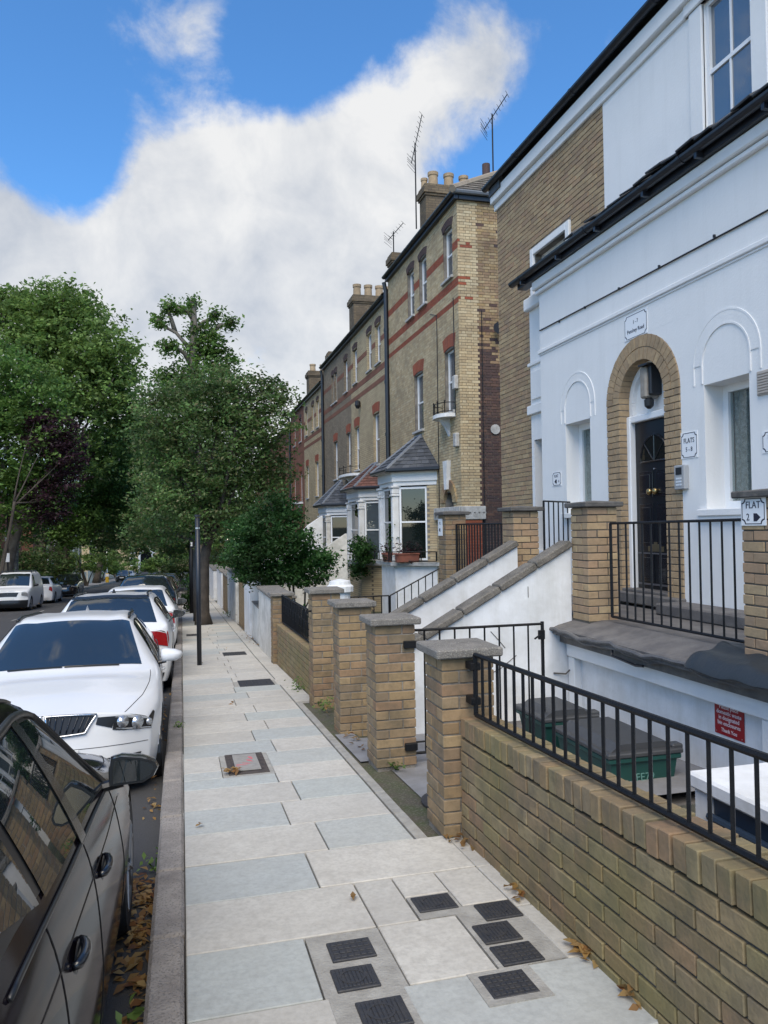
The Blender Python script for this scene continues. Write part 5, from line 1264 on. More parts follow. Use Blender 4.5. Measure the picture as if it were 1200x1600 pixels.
chimney(h2, 7.25, 9.2, 32.0, 32.9, 7.8, 10.0, bt_chim, [(7.5, 32.4, .17, .55, pot_m), (8.0, 32.4, .17, .55, pot_m), (8.5, 32.4, .17, .55, pot_m), (9.0, 32.4, .17, .55, pot_m)], pot_m)
balcony(h2, HX, 30.2, 33.0, 2.2, .5)
bay(h2, HX, 6.2, 26.05, 26.7, 28.7, 29.4, gz(27), -1.25, .95, red_tile, 2.35, dark=False, basem=bt_yel)
bay(h2, HX, 6.2, 32.4, 33.1, 35.0, 35.7, gz(34), -1.5, .55, slate, 2.1, basem=white_dirty, pilm=white_dirty)
mb = MB(); mb.lathe([(.05, 0), (.12, .12), (.10, .3), (.02, .34)], (HX-.12, 29.9, 4.75), 10); mb.build('alarm_box', black_plastic, h2)
h3 = row_house('third brick terrace house with yellow wall and red corner, partly behind the street tree', 38.1, 50.0, 7.3, [(38.1, 44.5, bt_yel), (44.5, 50.0, bt_red)],
    [(39.5, 40.2, 5.3, 6.7), (41.0, 41.7, 5.3, 6.7), (43.2, 43.9, 5.3, 6.7), (45.5, 46.3, 5.2, 6.6), (48, 48.8, 5.2, 6.6)],
    [(39.8, 40.7, 1.7, 3.5), (43, 43.8, 1.7, 3.5), (45.5, 46.3, 1.6, 3.4), (48.2, 49, 1.6, 3.4)], [(5.95, 6.15), (4.95, 5.15), (4.55, 4.72)], None)
chimney(h3, 7.3, 8.2, 38.0, 38.6, 7, 8.9, bt_chim, [], pot_m); chimney(h3, 7.3, 9.0, 44.3, 45.2, 7, 9.2, bt_chim, [(7.6, 44.7, .17, .45, pot_m), (8.2, 44.7, .17, .45, pot_m)], pot_m)
balcony(h3, HX, 45.2, 46.7, 1.55, .5)
h4 = row_house('far brick terrace house mostly hidden by trees', 50.1, 74.0, 6.7, [(50.1, 74.0, bt_red)], [(52+i*3, 52.8+i*3, 4.4, 5.8) for i in range(7)], [(52+i*3, 52.8+i*3, .9, 2.6) for i in range(7)], [(4.1, 4.3)], None)
# plants and low rail on the first bay's sill; stair railing before it
t = railing('iron_railing', 'low black guard rail on the white bay window sill', 'railing', [(5.76, 21.3, -.72), (5.76, 23.0, -.72)], [(5.76, 21.3, -.98), (5.76, 23.0, -.98)], .55, 'black iron railings', bar=.012, rail=.012)
railing('iron_railing', 'low black guard rail on the slanted side of the bay sill', 'railing', [(5.80, 21.2, -.72), (6.9, 20.42, -.72)], [(5.80, 21.2, -.98), (6.9, 20.42, -.98)], .45, 'black iron railings', bar=.012, rail=.012)
railing('iron_railing', 'low black guard rail on the sill of the red tiled bay', 'railing', [(6.0, 26.6, -1.0), (6.0, 28.8, -1.0)], [(6.0, 26.6, -1.22), (6.0, 28.8, -1.22)], .5, 'black iron railings', bar=.012, rail=.012)
railing('iron_railing', 'black iron stair railing climbing to the right below the bay window', 'railing', [(3.66, 13.5, -1.25), (4.75, 13.5, -.72)], [(3.66, 13.5, -1.62), (4.75, 13.5, -1.09)], .16, 'black iron railings', bar=.008, rail=.011)
railing('iron_railing', 'level black iron railing at the foot of the stair below the bay', 'railing', [(2.5, 13.5, -1.25), (3.64, 13.5, -1.25)], [(2.5, 13.5, -1.78), (3.64, 13.5, -1.78)], .15, 'black iron railings', bar=.008, rail=.011)
mb = MB(); mb.prism([(2.4, gz(13.6)-.2), (5.2, gz(13.6)-.2), (5.2, -1.0), (4.8, -1.16), (3.66, -1.72), (2.4, -1.80)], 'y', 13.56, 13.8); t = thing('stair_wall', 'white stair wall under the far iron railing, before the bay window', 'wall', (3.6, 13.6, gz(13.6)), 'sloping white stair walls'); mb.build('rendered_wall', white_old, t, fix=True)
mb = MB(); mb.prism([(2.1, gz(19)-.3), (5.2, gz(19)-.3), (5.2, -.2), (4.4, -.7), (3.4, -1.45), (2.1, -1.5)], 'y', 24.4, 24.7); t = thing('stair_wall', 'grey-white stair wall behind the overhanging shrub', 'wall', (3.6, 24.5, gz(24)), 'sloping white stair walls'); mb.build('rendered_wall', white_dirty, t, fix=True)
mb = MB(); mb.prism([(2.1, gz(19)-.3), (5.6, gz(19)-.3), (5.6, .5), (5.0, .1), (4.0, -1.0), (2.1, -1.3)], 'y', 31.0, 31.3); t = thing('stair_wall', 'far grey stair wall rising to the slate bay', 'wall', (3.6, 31, gz(31)), 'sloping white stair walls'); mb.build('rendered_wall', white_old, t, fix=True)
wp = thing('white_post', 'white round cap of a garden post between two brick pillars', 'post', (2.3, 11.3, -1.5))  # a plain garden post with a round cap
mb = MB(); mb.lathe([(.16, -2.3), (.16, -1.0), (.21, -.98), (.21, -.90), (.17, -.87), (.16, -.82), (.03, -.79)], (2.35, 11.6, 0), 14); mb.build('post', white_old, wp, smooth=False)
MB().box(2.5, 5.0, 13.85, 13.9, -2.6, -1.95).build('fence_board', mat('red_brown_boards', (.13, .05, .04), .8), wp) if False else None
# ================================================================== VEGETATION
def world_px(x, y, Y):
    d = f + rr*((x-600)/1200) + uu*((800-y)/1200); return d*(Y/d.y)
rs = np.random.RandomState(5)
def leaf_mesh(name, pos, size, m, parent=None, up=.35, kind=None, jit=.35, aspect=.55):
    """one folded rhombus for each leaf position"""
    n = len(pos); pos = np.asarray(pos, float)
    nv = rs.normal(size=(n, 3)); nv[:, 2] = np.abs(nv[:, 2])*(1+up)+up; nv /= np.linalg.norm(nv, axis=1)[:, None]
    a = np.cross(nv, rs.normal(size=(n, 3))); a /= np.linalg.norm(a, axis=1)[:, None]; b = np.cross(nv, a)
    s = size*(1+jit*rs.uniform(-1, 1, n))[:, None]
    V = np.empty((n, 4, 3)); V[:, 0] = pos-a*s*.5; V[:, 1] = pos+b*s*aspect*.5+nv*s*.08; V[:, 2] = pos+a*s*.5-nv*s*.10; V[:, 3] = pos-b*s*aspect*.5+nv*s*.08
    org = np.array(ORG.get(parent.name, (0, 0, 0))) if parent else np.zeros(3)
    V = (V.reshape(-1, 3)-org).astype(np.float32)
    me = bpy.data.meshes.new(name); me.vertices.add(n*4); me.vertices.foreach_set('co', V.ravel())
    me.loops.add(n*4); me.loops.foreach_set('vertex_index', np.arange(n*4, dtype=np.int32))
    me.polygons.add(n); me.polygons.foreach_set('loop_start', np.arange(n, dtype=np.int32)*4); me.polygons.foreach_set('loop_total', np.full(n, 4, np.int32))
    me.materials.append(m); me.update(calc_edges=True)
    o = bpy.data.objects.new(name, me); col.objects.link(o)
    if parent: o.parent = parent
    if kind: o['kind'] = kind
    ORG[o.name] = Vector(org); return o
def clusters(blobs, ncl, per, spread, shell=.55):
    """leaf clusters spread through ellipsoids (cx,cy,cz,rx,ry,rz), thicker near their surface, with gaps between the clusters"""
    vol = np.array([b[3]*b[4]*b[5] for b in blobs])**.67; pk = rs.choice(len(blobs), ncl, p=vol/vol.sum()); out = []
    B = np.array([b[:6] for b in blobs])[pk]
    d = rs.normal(size=(ncl, 3)); d /= np.linalg.norm(d, axis=1)[:, None]
    r_ = shell+(1-shell)*rs.uniform(0, 1, ncl)**.6; r_ *= (1+.10*rs.normal(size=ncl)); inner = rs.uniform(size=ncl) < .18; r_[inner] *= rs.uniform(.2, .9, inner.sum()); outl = rs.uniform(size=ncl) < .10; r_[outl] *= rs.uniform(1.08, 1.28, outl.sum())
    C = B[:, :3]+d*r_[:, None]*B[:, 3:]
    k = rs.poisson(per, ncl)+2; idx = np.repeat(np.arange(ncl), k)
    sp = spread*rs.uniform(.45, 1.25, ncl); sp[outl] *= .6; k[outl] = (k[outl]*.6).astype(int)+2; idx = np.repeat(np.arange(ncl), k)
    o = rs.normal(size=(len(idx), 3))*sp[idx][:, None]*np.array([1, 1, .55])
    return C[idx]+o
bark = mat('bark', (.075, .062, .05), .95, n=(7, .8), c2=(.035, .03, .026), bump=(22, 1))
bark_pale = mat('pale_bark', (.19, .17, .14), .9, n=(3, .8), c2=(.08, .07, .055), bump=(20, .8))
lf_dark = leaf_mat('dark_leaves', [(0.061, 0.126, 0.035), (0.097, 0.182, 0.050), (0.124, 0.216, 0.067), (0.077, 0.140, 0.054), (0.163, 0.216, 0.085), (0.204, 0.189, 0.101)])
lf_shrub = leaf_mat('shrub_leaves', [(0.020, 0.063, 0.018), (0.035, 0.095, 0.023), (0.051, 0.120, 0.031), (0.025, 0.074, 0.020)])
lf_lime = leaf_mat('bright_leaves', [(0.126, 0.213, 0.050), (0.162, 0.253, 0.066), (0.102, 0.178, 0.042), (0.198, 0.287, 0.094)])
lf_mid = leaf_mat('mid_leaves', [(0.087, 0.175, 0.039), (0.123, 0.224, 0.047), (0.069, 0.141, 0.034), (0.164, 0.256, 0.064)])
lf_plane = leaf_mat('plane_leaves', [(0.091, 0.179, 0.043), (0.125, 0.232, 0.054), (0.069, 0.138, 0.034), (0.170, 0.252, 0.067)])
lf_purple = leaf_mat('purple_leaves', [(0.039, 0.018, 0.028), (0.058, 0.026, 0.038), (0.029, 0.016, 0.023), (0.072, 0.036, 0.042)])
def trunk(mb, base, top, r0_, r1_, bend=.15, n=7, k=9, seed=0):
    q = random.Random(seed); a, b = Vector(base), Vector(top); pts = []; rad = []
    off = Vector((q.uniform(-1, 1), q.uniform(-1, 1), 0))*bend
    for i in range(n+1):
        s = i/n; p = a.lerp(b, s)+off*math.sin(math.pi*s)+Vector((q.uniform(-1, 1), q.uniform(-1, 1), 0))*bend*.12
        pts.append(p); rad.append((r0_+(r1_-r0_)*s)*(1.45 if i == 0 else 1.12 if i == 1 else 1))
    mb.tube(pts, rad, k); return pts
def tree(name, label, base, fork, r0_, blobs, ncl, per, spread, size, leaf, barkm=None, cat='tree', group=None, limbs=7, seed=1, shell=.55, bend=.15):
    t = thing(name, label, cat, base, group); mb = MB(); q = random.Random(seed)
    p = trunk(mb, base, fork, r0_, r0_*.72, bend, seed=seed)
    for i in range(limbs):
        b = blobs[i % len(blobs)]
        tgt = Vector((b[0]+q.uniform(-.55, .55)*b[3], b[1]+q.uniform(-.55, .55)*b[4], b[2]+q.uniform(-.3, .6)*b[5]))
        s = p[-1].lerp(p[-2], q.uniform(0, .8)); pts = trunk(mb, s, tgt, r0_*.42, r0_*.10, .25, 6, 6, seed*31+i)
        for j_ in range(3):
            s2 = pts[2+j_]; e = s2+Vector((q.uniform(-1, 1)*b[3], q.uniform(-1, 1)*b[4], q.uniform(-.1, .8)*b[5]))*.45
            mb.tube([s2, s2.lerp(e, .5)+Vector((0, 0, .08)), e], [r0_*.15, r0_*.10, r0_*.04], 5)
    mb.build('trunk', barkm or bark, t, smooth=True)
    leaf_mesh('crown', clusters(blobs, ncl, per, spread, shell), size, leaf, t)
    return t
def B(px, py, Y, rx, ry, rz):
    p = world_px(px, py, Y); return (p.x, p.y, p.z, rx, ry, rz)
# the dark round tree on the pavement
Yt = 23.2
tree('street_tree', 'dark green round street tree on the pavement beside the thin black posts', (.62, 23.3, gz(23.3)-.02), (.75, 23.3, -.35), .19,
     [B(335, 690, Yt, 1.85, 1.7, 1.75), B(400, 650, Yt-.3, 1.25, 1.2, 1.15), B(262, 680, Yt, 1.15, 1.2, 1.2), B(330, 620, Yt, 1.3, 1.2, .95), B(280, 770, Yt-.2, 1.35, 1.2, 1.0), B(400, 740, Yt+.2, 1.15, 1.2, 1.0), B(330, 810, Yt, 1.3, 1.2, .75), B(425, 620, Yt, .55, .6, .6), B(245, 620, Yt+.5, .6, .6, .5), B(240, 830, Yt+1.5, .9, .9, .6)],
     1500, 24, .19, .115, lf_dark, limbs=10, seed=4, shell=.5)
# the pollarded plane behind it
Yp = 37.0
pt = thing('pollarded_tree', 'pollarded plane tree with knobbly cut limbs rising above the round tree', 'tree', (.7, Yp, gz(Yp)))
W_ = lambda x, y, dy=0: world_px(x, y, Yp+dy)
mb = MB()
mb.tube([(.75, Yp, gz(Yp)), (.7, Yp, -1), W_(303, 640), W_(301, 585), W_(302, 545), W_(303, 505), W_(302, 476)], [.36, .3, .26, .22, .2, .16, .13], 9)
limb = [[(301, 575), (288, 552), (270, 540), (258, 540)], [(302, 553), (288, 535), (275, 520), (252, 508), (246, 500)], [(274, 520), (268, 500), (262, 484), (264, 478)], [(303, 520), (318, 503), (335, 497), (336, 490)], [(303, 560), (322, 550), (333, 556)], [(330, 520), (345, 508), (358, 508), (361, 504)], [(302, 548), (315, 530), (332, 519)], [(302, 500), (292, 485), (278, 484)], [(303, 590), (330, 575), (352, 585)], [(303, 600), (275, 585), (255, 590)]]
tufts = []
for i, l in enumerate(limb):
    dy = rnd.uniform(-.8, .8); pts = [W_(x, y, dy*k/3) for k, (x, y) in enumerate(l)]
    mb.tube(pts, [.12-.02*k for k in range(len(pts))], 7); e = pts[-1]; mb.lathe([(.02, -.14), (.13, -.08), (.16, 0), (.12, .1), (.02, .15)], e, 8); tufts += [(e, .42), (pts[-2], .34)]
mb.lathe([(.02, -.1), (.2, 0), (.16, .14), (.02, .2)], W_(302, 474), 8); tufts += [(W_(302, 474), .45), (W_(303, 520), .5), (W_(303, 545), .6), (W_(320, 540), .6), (W_(335, 530), .5), (W_(345, 545), .5), (W_(318, 515), .45), (W_(330, 560), .8), (W_(300, 580), .9), (W_(345, 580), .9), (W_(265, 590), .7), (W_(320, 600), 1.2), (W_(280, 610), 1.1), (W_(300, 640), 1.8), (W_(262, 548), .4), (W_(360, 560), .5)]
mb.build('trunk', bark_pale, pt, smooth=True)
pos = np.concatenate([np.array(c)+np.concatenate([rs.normal(size=(int(520*r_*r_)+40, 3))*r_*np.array([.5, .5, .42])]) for c, r_ in tufts])
leaf_mesh('crown', pos, .20, lf_plane, pt)
# shrub over the front wall
def shrub(name, label, base, blobs, ncl, per, spread, size, leaf, cat='shrub', group=None, stems=6, seed=2):
    t = thing(name, label, cat, base, group); mb = MB(); q = random.Random(seed)
    for i in range(stems):
        b = blobs[i % len(blobs)]; trunk(mb, (base[0]+q.uniform(-.12, .12), base[1]+q.uniform(-.12, .12), base[2]), (b[0]+q.uniform(-.4, .4)*b[3], b[1]+q.uniform(-.4, .4)*b[4], b[2]+q.uniform(-.2, .5)*b[5]), .05*max(.3, b[3]), .012, .1, 5, 6, seed*7+i)
    mb.build('stem', bark, t); leaf_mesh('foliage', clusters(blobs, ncl, per, spread, .4), size, leaf, t); return t
shrub('overhanging_shrub', 'dense dark shrub overhanging the white piers and pavement', (2.6, 18.0, gz(18)), [B(440, 835, 17.6, .75, .9, .55), B(400, 855, 17.2, .6, .7, .42), B(475, 870, 17.8, .65, .7, .36), B(430, 795, 18, .55, .7, .4), B(375, 872, 17.0, .35, .5, .3), B(500, 880, 17.9, .40, .5, .22), B(410, 885, 17.3, .5, .6, .24), B(385, 830, 17.6, .4, .5, .4), B(450, 890, 17.6, .5, .5, .2), B(430, 903, 17.5, .7, .6, .22), B(480, 902, 17.8, .6, .6, .2), B(385, 893, 17.2, .4, .5, .2)],
      820, 24, .13, .085, lf_shrub, seed=5)
# ---- trees of the far side of the street
gl_ = 'big trees along the left side of the street'
tree('lime_tree', 'tall bright green tree at the upper left, highest of the left trees', (-10.2, 62, gz(62)), (-9.6, 62, 2.5), .42, [B(105, 560, 60, 4.6, 4, 4.6), B(150, 590, 58, 3.6, 3.5, 3.4), B(60, 520, 62, 4.5, 4, 3.6), B(90, 490, 60, 3.2, 3, 2.3), B(150, 660, 60, 3.8, 3.5, 4.0), B(180, 560, 58, 2.0, 2, 1.8), B(20, 490, 62, 3.4, 3, 2.3), B(120, 470, 60, 1.6, 1.8, 1.2), B(185, 640, 60, 1.6, 2, 2.6)], 1500, 22, .50, .34, lf_lime, limbs=9, seed=8, group=gl_, shell=.45, bend=.5)
tree('left_tree', 'large darker green tree with a leaning pale trunk behind the white van', (-10.0, 47.5, gz(47)), (-8.7, 47.5, 1.6), .42, [B(10, 700, 47, 3.6, 3.4, 3.6), B(40, 620, 47, 2.2, 2.4, 2.4), B(-20, 600, 47, 3.0, 3, 3.0), B(55, 690, 46, 2.0, 2.2, 2.6), B(20, 790, 47, 2.8, 2.8, 1.6), B(60, 780, 46, 1.6, 1.8, 1.4), B(-40, 720, 48, 3, 3, 3.5)], 1100, 24, .40, .25, lf_mid, bark_pale, limbs=9, seed=9, group=gl_, bend=.4)
tree('purple_tree', 'purple-leaved tree among the green trees on the left', (-9.3, 43.5, gz(43)), (-8.3, 43.2, 1.6), .10, [B(78, 680, 45, 1.2, 1.2, 1.4), B(102, 730, 45, 1.25, 1.2, 1.3), B(75, 775, 45, 1.3, 1.2, 1.0), B(114, 690, 45, .8, .8, 1.0), B(60, 655, 45.4, .7, .6, .7), B(70, 805, 45, 1.2, .9, .6)], 400, 24, .22, .16, lf_purple, limbs=6, seed=10)
tree('left_tree', 'mid green tree with a slim dark trunk between the white and the black car', (-9.9, 66, gz(66)), (-8.9, 66, 1.2), .36, [B(150, 740, 65, 3.2, 3, 3.4), B(120, 800, 64, 2.8, 2.6, 2.0), B(190, 700, 66, 2.6, 2.6, 2.6), B(100, 840, 63, 1.8, 1.8, 1.0), B(185, 790, 66, 2.6, 2.6, 2.0)], 800, 22, .42, .28, lf_mid, limbs=8, seed=11, group=gl_, bend=.4)
tree('left_tree', 'dark tree with a thick trunk right behind the parked black car', (-9.9, 70, gz(70)), (-9.2, 70, .8), .42, [B(210, 760, 74, 3.4, 3, 3.2), B(170, 830, 72, 2.6, 2.6, 1.5), B(225, 690, 76, 2.6, 2.6, 2.6)], 560, 22, .46, .32, lf_dark, limbs=7, seed=12, group=gl_)
tree('left_tree', 'dark green tree spreading over the far end of the road', (-9.9, 98, gz(98)), (-8.5, 98, -.5), .38, [B(225, 790, 95, 4.5, 4, 3.6), B(265, 740, 95, 4.2, 4, 4.2), B(200, 840, 92, 3.0, 3, 1.7), B(250, 690, 98, 3.6, 3.5, 3.2), B(270, 830, 95, 3.0, 3, 1.5)], 800, 22, .60, .42, lf_dark, limbs=7, seed=13, group=gl_)
tree('right_tree', 'green tree behind the pollarded plane on the right pavement', (.9, 58, gz(58)), (.9, 58, .2), .30, [B(290, 740, 57, 3.2, 3, 3.2), B(340, 700, 58, 2.8, 2.6, 2.6), B(260, 800, 56, 2.4, 2.4, 1.6), B(360, 780, 57, 3.0, 2.6, 2.2), B(320, 830, 56, 2.4, 2.4, 1.2), B(265, 850, 60, 1.6, 1.6, .8)], 800, 22, .42, .28, lf_dark, limbs=8, seed=14, group='street trees on the right pavement')
tree('right_tree', 'distant green tree closing the view down the road', (1.0, 88, gz(88)), (1.0, 88, -.6), .3, [B(300, 800, 88, 4.2, 4, 2.8), B(345, 780, 90, 4.5, 4, 4.0), B(280, 850, 86, 2.2, 2.4, 1.0), B(320, 860, 84, 3, 3, 1.2)], 560, 22, .55, .38, lf_mid, limbs=6, seed=15, group='street trees on the right pavement')
tree('far_tree', 'faint far tree at the end of the road left of the pale house', (-16, 150, gz(150)), (-16, 150, -3), .4, [B(165, 800, 150, 7, 6, 6), B(120, 780, 152, 8, 6, 7), B(190, 770, 150, 6, 6, 6)], 600, 22, .9, .6, lf_mid, limbs=5, seed=16)
tree('far_tree', 'far tree at the end of the road right of the pale house', (-2.0, 165, gz(165)), (-2, 165, -2), .4, [B(260, 790, 160, 6, 6, 6), B(300, 820, 160, 7, 6, 6), B(225, 760, 170, 7, 6, 5), B(262, 868, 150, 2.5, 2.5, 2)], 600, 22, .9, .6, lf_lime, limbs=5, seed=17)
tree('birch_tree', 'slim pale birch trunk between the van and the red house', (-9.9, 52, gz(52)), (-9.7, 52, 1.4), .13, [B(50, 830, 52, .9, .9, .8), B(60, 800, 53, 1.0, 1, .8)], 90, 18, .25, .18, lf_mid, mat('birch_bark', (.34, .33, .29), .9, n=(6, .9), c2=(.08, .075, .065)), limbs=3, seed=18)
# hedges and garden bushes on the far side
gb = 'garden bushes on the far side of the street'
for i, (px, py, Y, rx, rz, m, lb) in enumerate([(135, 870, 84, 2.8, 1.6, lf_lime, 'bright green bush right of the white gate portal'), (75, 885, 62, 2.2, 1.3, lf_dark, 'dark hedge between the birch and the slim trunk'), (30, 870, 58, 2.6, 1.7, lf_dark, 'dark hedge above the white van roof'), (160, 880, 108, 2.6, 1.5, lf_mid, 'green bush over the pale wall near the far bend'),
      (200, 885, 140, 4.5, 1.5, lf_mid, 'low hedge in front of the far pale house'), (183, 862, 120, 3.2, 2.2, lf_dark, 'dark bush left of the far parked cars'), (250, 880, 120, 2.2, 1.6, lf_lime, 'sunlit yellow-green bush at the end of the right pavement'), (285, 885, 75, 1.8, 1.5, lf_dark, 'dark bush at the kerb far behind the street tree trunk'), (345, 880, 66, 1.6, 1.5, lf_dark, 'dark bush over the farthest white pier')]):
    p = world_px(px, py, Y); shrub('garden_bush', lb, (p.x, p.y, gz(p.y)), [(p.x, p.y, p.z, rx, 1.6, rz), (p.x+rx*.5, p.y, p.z-rz*.3, rx*.6, 1.4, rz*.6), (p.x-rx*.5, p.y, p.z-rz*.3, rx*.6, 1.4, rz*.6)], 150, 20, .26, .30 if Y > 100 else .22, m, 'bush', gb, 4, 40+i)
g = shrub('pavement_ivy', 'ivy growing round the foot of the farther black lamp post', (.36, 30.5, gz(30.5)), [(.36, 30.5, gz(30.5)+.9, .38, .35, .5), (.3, 30.4, gz(30.4)+.35, .35, .3, .35)], 70, 20, .10, .10, lf_shrub, 'climbing plant', None, 3, 60)
# garden plants behind the scrolled railing
shrub('garden_bush', 'leafy plants behind the scrolled railing of the low wall', (2.3, 11.5, gz(11.5)), [(2.2, 11.0, -1.5, .35, .9, .3), (2.3, 12.2, -1.45, .35, .7, .32)], 90, 18, .10, .075, lf_shrub, 'bush', None, 4, 61)
# potted plants on the bay sills
terra = mat('terracotta', (.22, .075, .05), .85, n=(9, .6), c2=(.13, .06, .045))
def pot(label, x, y, z, r_, h, leaf, hgt, n=160, box=None):
    t = thing('plant_pot', label, 'pot', (x, y, z), 'potted plants on the bay window sills'); mb = MB()
    if box: mb.cbox((x, y, z+h/2), (box[0]/2, box[1]/2, h/2), .02); mb.cbox((x, y, z+h), (box[0]/2+.02, box[1]/2+.02, .02), .008)
    else: mb.lathe([(r_*.7, z), (r_, z+h*.8), (r_*1.12, z+h*.8), (r_*1.12, z+h), (r_*.9, z+h)], (x, y, 0), 14)
    mb.build('pot', terra, t)
    bw_ = (box[0]*.5, box[1]*.5) if box else (r_, r_)
    leaf_mesh('leaves', rs.normal(size=(n, 3))*np.array([bw_[0]*.7, bw_[1]*.7, hgt*.4])+np.array([x, y, z+h+hgt*.5]), .09, leaf, t); return t
pot('round terracotta pot with a tall green plant on the white bay sill', 5.92, 21.55, -1.02, .19, .26, lf_shrub, .62)
pot('long terracotta trough with purple and grey plants on the white bay sill', 6.22, 21.02, -1.02, .2, .24, lf_purple, .28, 140, (.65, .26))
pot('dark red pot beside the round terracotta pot on the bay sill', 5.86, 21.95, -1.02, .14, .26, lf_purple, .2, 70)
shrub('window_plant', 'bushy green plant trailing over the sill of the red tiled bay', (6.1, 26.2, -1.2), [(6.05, 26.4, -.75, .30, .35, .45), (6.15, 26.0, -.95, .3, .3, .4), (6.0, 26.4, -1.5, .28, .35, .3)], 90, 20, .13, .12, lf_shrub, 'plant', None, 4, 62)
# weeds and fallen leaves
def weed(label, x, y, z, r_, n, size=.035, m=None):
    t = thing('weed', label, 'weed', (x, y, z), 'weeds along the kerb and walls'); mb = MB()
    for i in range(5): a = rnd.uniform(0, 6.28); mb.tube([(x, y, z), (x+r_*.5*math.cos(a), y+r_*.5*math.sin(a), z+r_*.7)], .003, 4)
    mb.build('stalk', lf_shrub, t)
    leaf_mesh('leaves', rs.normal(size=(n, 3))*np.array([r_*.5, r_*.6, r_*.35])+np.array([x, y, z+r_*.6]), size, m or lf_lime, t)
weed('green weed growing in the gutter near the bottom left corner', -.20, 3.13, gz(3.1)-DROP, .10, 46, .05)
weed('weed at the kerb opposite the dark car\'s mirror', -.17, 4.9, gz(4.9)-DROP, .09, 30, .04)
weed('tuft of weed on the kerb beside the white estate car', -.05, 8.3, gz(8.3), .05, 30, .03)
weed('weed at the foot of the low wall with scrolled railing', 1.50, 10.2, gz(10.2), .13, 60, .045)
weed('weed between the third and fourth brick pillars', 1.55, 8.6, gz(8.6), .11, 50, .045)
weed('weed at the foot of the far brick pier', 1.5, 26.0, gz(26), .2, 60, .06)
weed('sprout at the foot of the second brick pillar', 1.62, 5.88, gz(5.9), .06, 26, .035)
lf_fall = leaf_mat('fallen_leaf', [(0.300, 0.170, 0.050), (0.380, 0.240, 0.090), (0.220, 0.100, 0.035), (0.420, 0.300, 0.130), (0.160, 0.070, 0.030)])
def fallen(name, spots):
    P_ = []
    for x, y, z, rx, ry, n in spots:
        q = rs.normal(size=(n, 3))*np.array([rx, ry, .012]); q[:, 2] = np.abs(q[:, 2])
        P_.append(q+np.array([x, y, z+.012]))
    o = leaf_mesh(name, np.concatenate(P_), .058, lf_fall, None, up=2.0, kind='stuff', aspect=.5); return o
gg = lambda y: gz(y)-DROP
fallen('fallen_leaves', [(-.23, 4.55, gg(4.55), .05, .13, 90), (-.22, 4.1, gg(4.1), .035, .10, 60), (-.24, 3.75, gg(3.75), .06, .10, 46), (-.21, 3.5, gg(3.5), .05, .07, 20), (-.22, 3.2, gg(3.2), .05, .06, 16), (-.19, 2.75, gg(2.75), .025, .06, 12), (-.24, 6.2, gg(6.2), .04, .5, 22), (-.22, 9, gg(9), .04, 1.2, 40), (-4, 30, gg(30), 2.5, 12, 260)])
fallen('fallen_leaves', [(.37, 6.22, gz(6.2)+.008, .035, .025, 26), (.79, 3.66, gz(3.66), .006, .006, 2), (1.55, 3.45, gz(3.45), .02, .05, 9), (1.56, 2.85, gz(2.85), .015, .06, 16), (1.57, 2.55, gz(2.6), .015, .05, 8), (1.55, 4.2, gz(4.2), .03, .08, 12), (.08, 5.0, gz(5), .012, .004, 2), (.3, 8.6, gz(8.6), .4, 1.0, 5), (1.53, 7.2, gz(7.2), .03, .8, 40), (.9, 14, gz(14), .4, 3, 10), (1.5, 17, gz(17), .06, 3, 60)])
# ================================================================== CARS
def crv(p0, p1, p2, p3, t, k=.42):
    m1, m2 = k*(p2-p0), k*(p3-p1); t2, t3 = t*t, t*t*t
    return (2*t3-3*t2+1)*p1+(t3-2*t2+t)*m1+(-2*t3+3*t2)*p2+(t3-t2)*m2
class Surf:
    def __init__(s, G): s.G = np.array(G, float); s.n, s.m = s.G.shape[:2]
    def row(s, i, v):
        j = min(int(v), s.m-2); t = v-j; g = s.G[i]; a = lambda q: g[min(max(q, 0), s.m-1)]
        p3 = a(j+2)
        if j+2 > s.m-1 and s.mirror: p3 = a(j)*np.array([1, -1, 1])
        return crv(a(j-1), a(j), a(j+1), p3, t)
    mirror = True
    def ev(s, u, v):
        u = min(max(u, 0), s.n-1); v = min(max(v, 0), s.m-1)
        i = min(int(u), s.n-2); t = u-i; c = lambda q: s.row(min(max(q, 0), s.n-1), v)
        return crv(c(i-1), c(i), c(i+1), c(i+2), t)
    def nrm(s, u, v, sgn=1):
        e = .02; a = s.ev(u+e, v)-s.ev(u-e, v); b = s.ev(u, v+e)-s.ev(u, v-e); n = np.cross(b, a)*sgn
        l = np.linalg.norm(n); return n/l if l > 1e-9 else np.array([0, 0, 1.])
def paint_mat(name, c, rough=.28, metal=0, coat=1):
    m = mat(name, c, rough, metal, coat=coat); return m
tyre_m = mat('tyre_rubber', (.012, .012, .013), .85); rim_m = mat('alloy', (.30, .31, .33), .35, metal=.8); chrome = mat('chrome', (.62, .63, .65), .12, metal=1)
lens_red = mat('red_lens', (.28, .006, .010), .12, coat=1); lens_clear = mat('clear_lens', (.55, .57, .60), .08, metal=.7); lens_amber = mat('amber_lens', (.5, .16, .03), .2)
trim_m = mat('black_trim', (.010, .011, .013), .35); plate_w = mat('white_number_plate', (.70, .71, .70), .4); plate_y = mat('yellow_number_plate', (.68, .50, .05), .4)
seam_m = mat('panel_gap', (.004, .004, .004), .9)
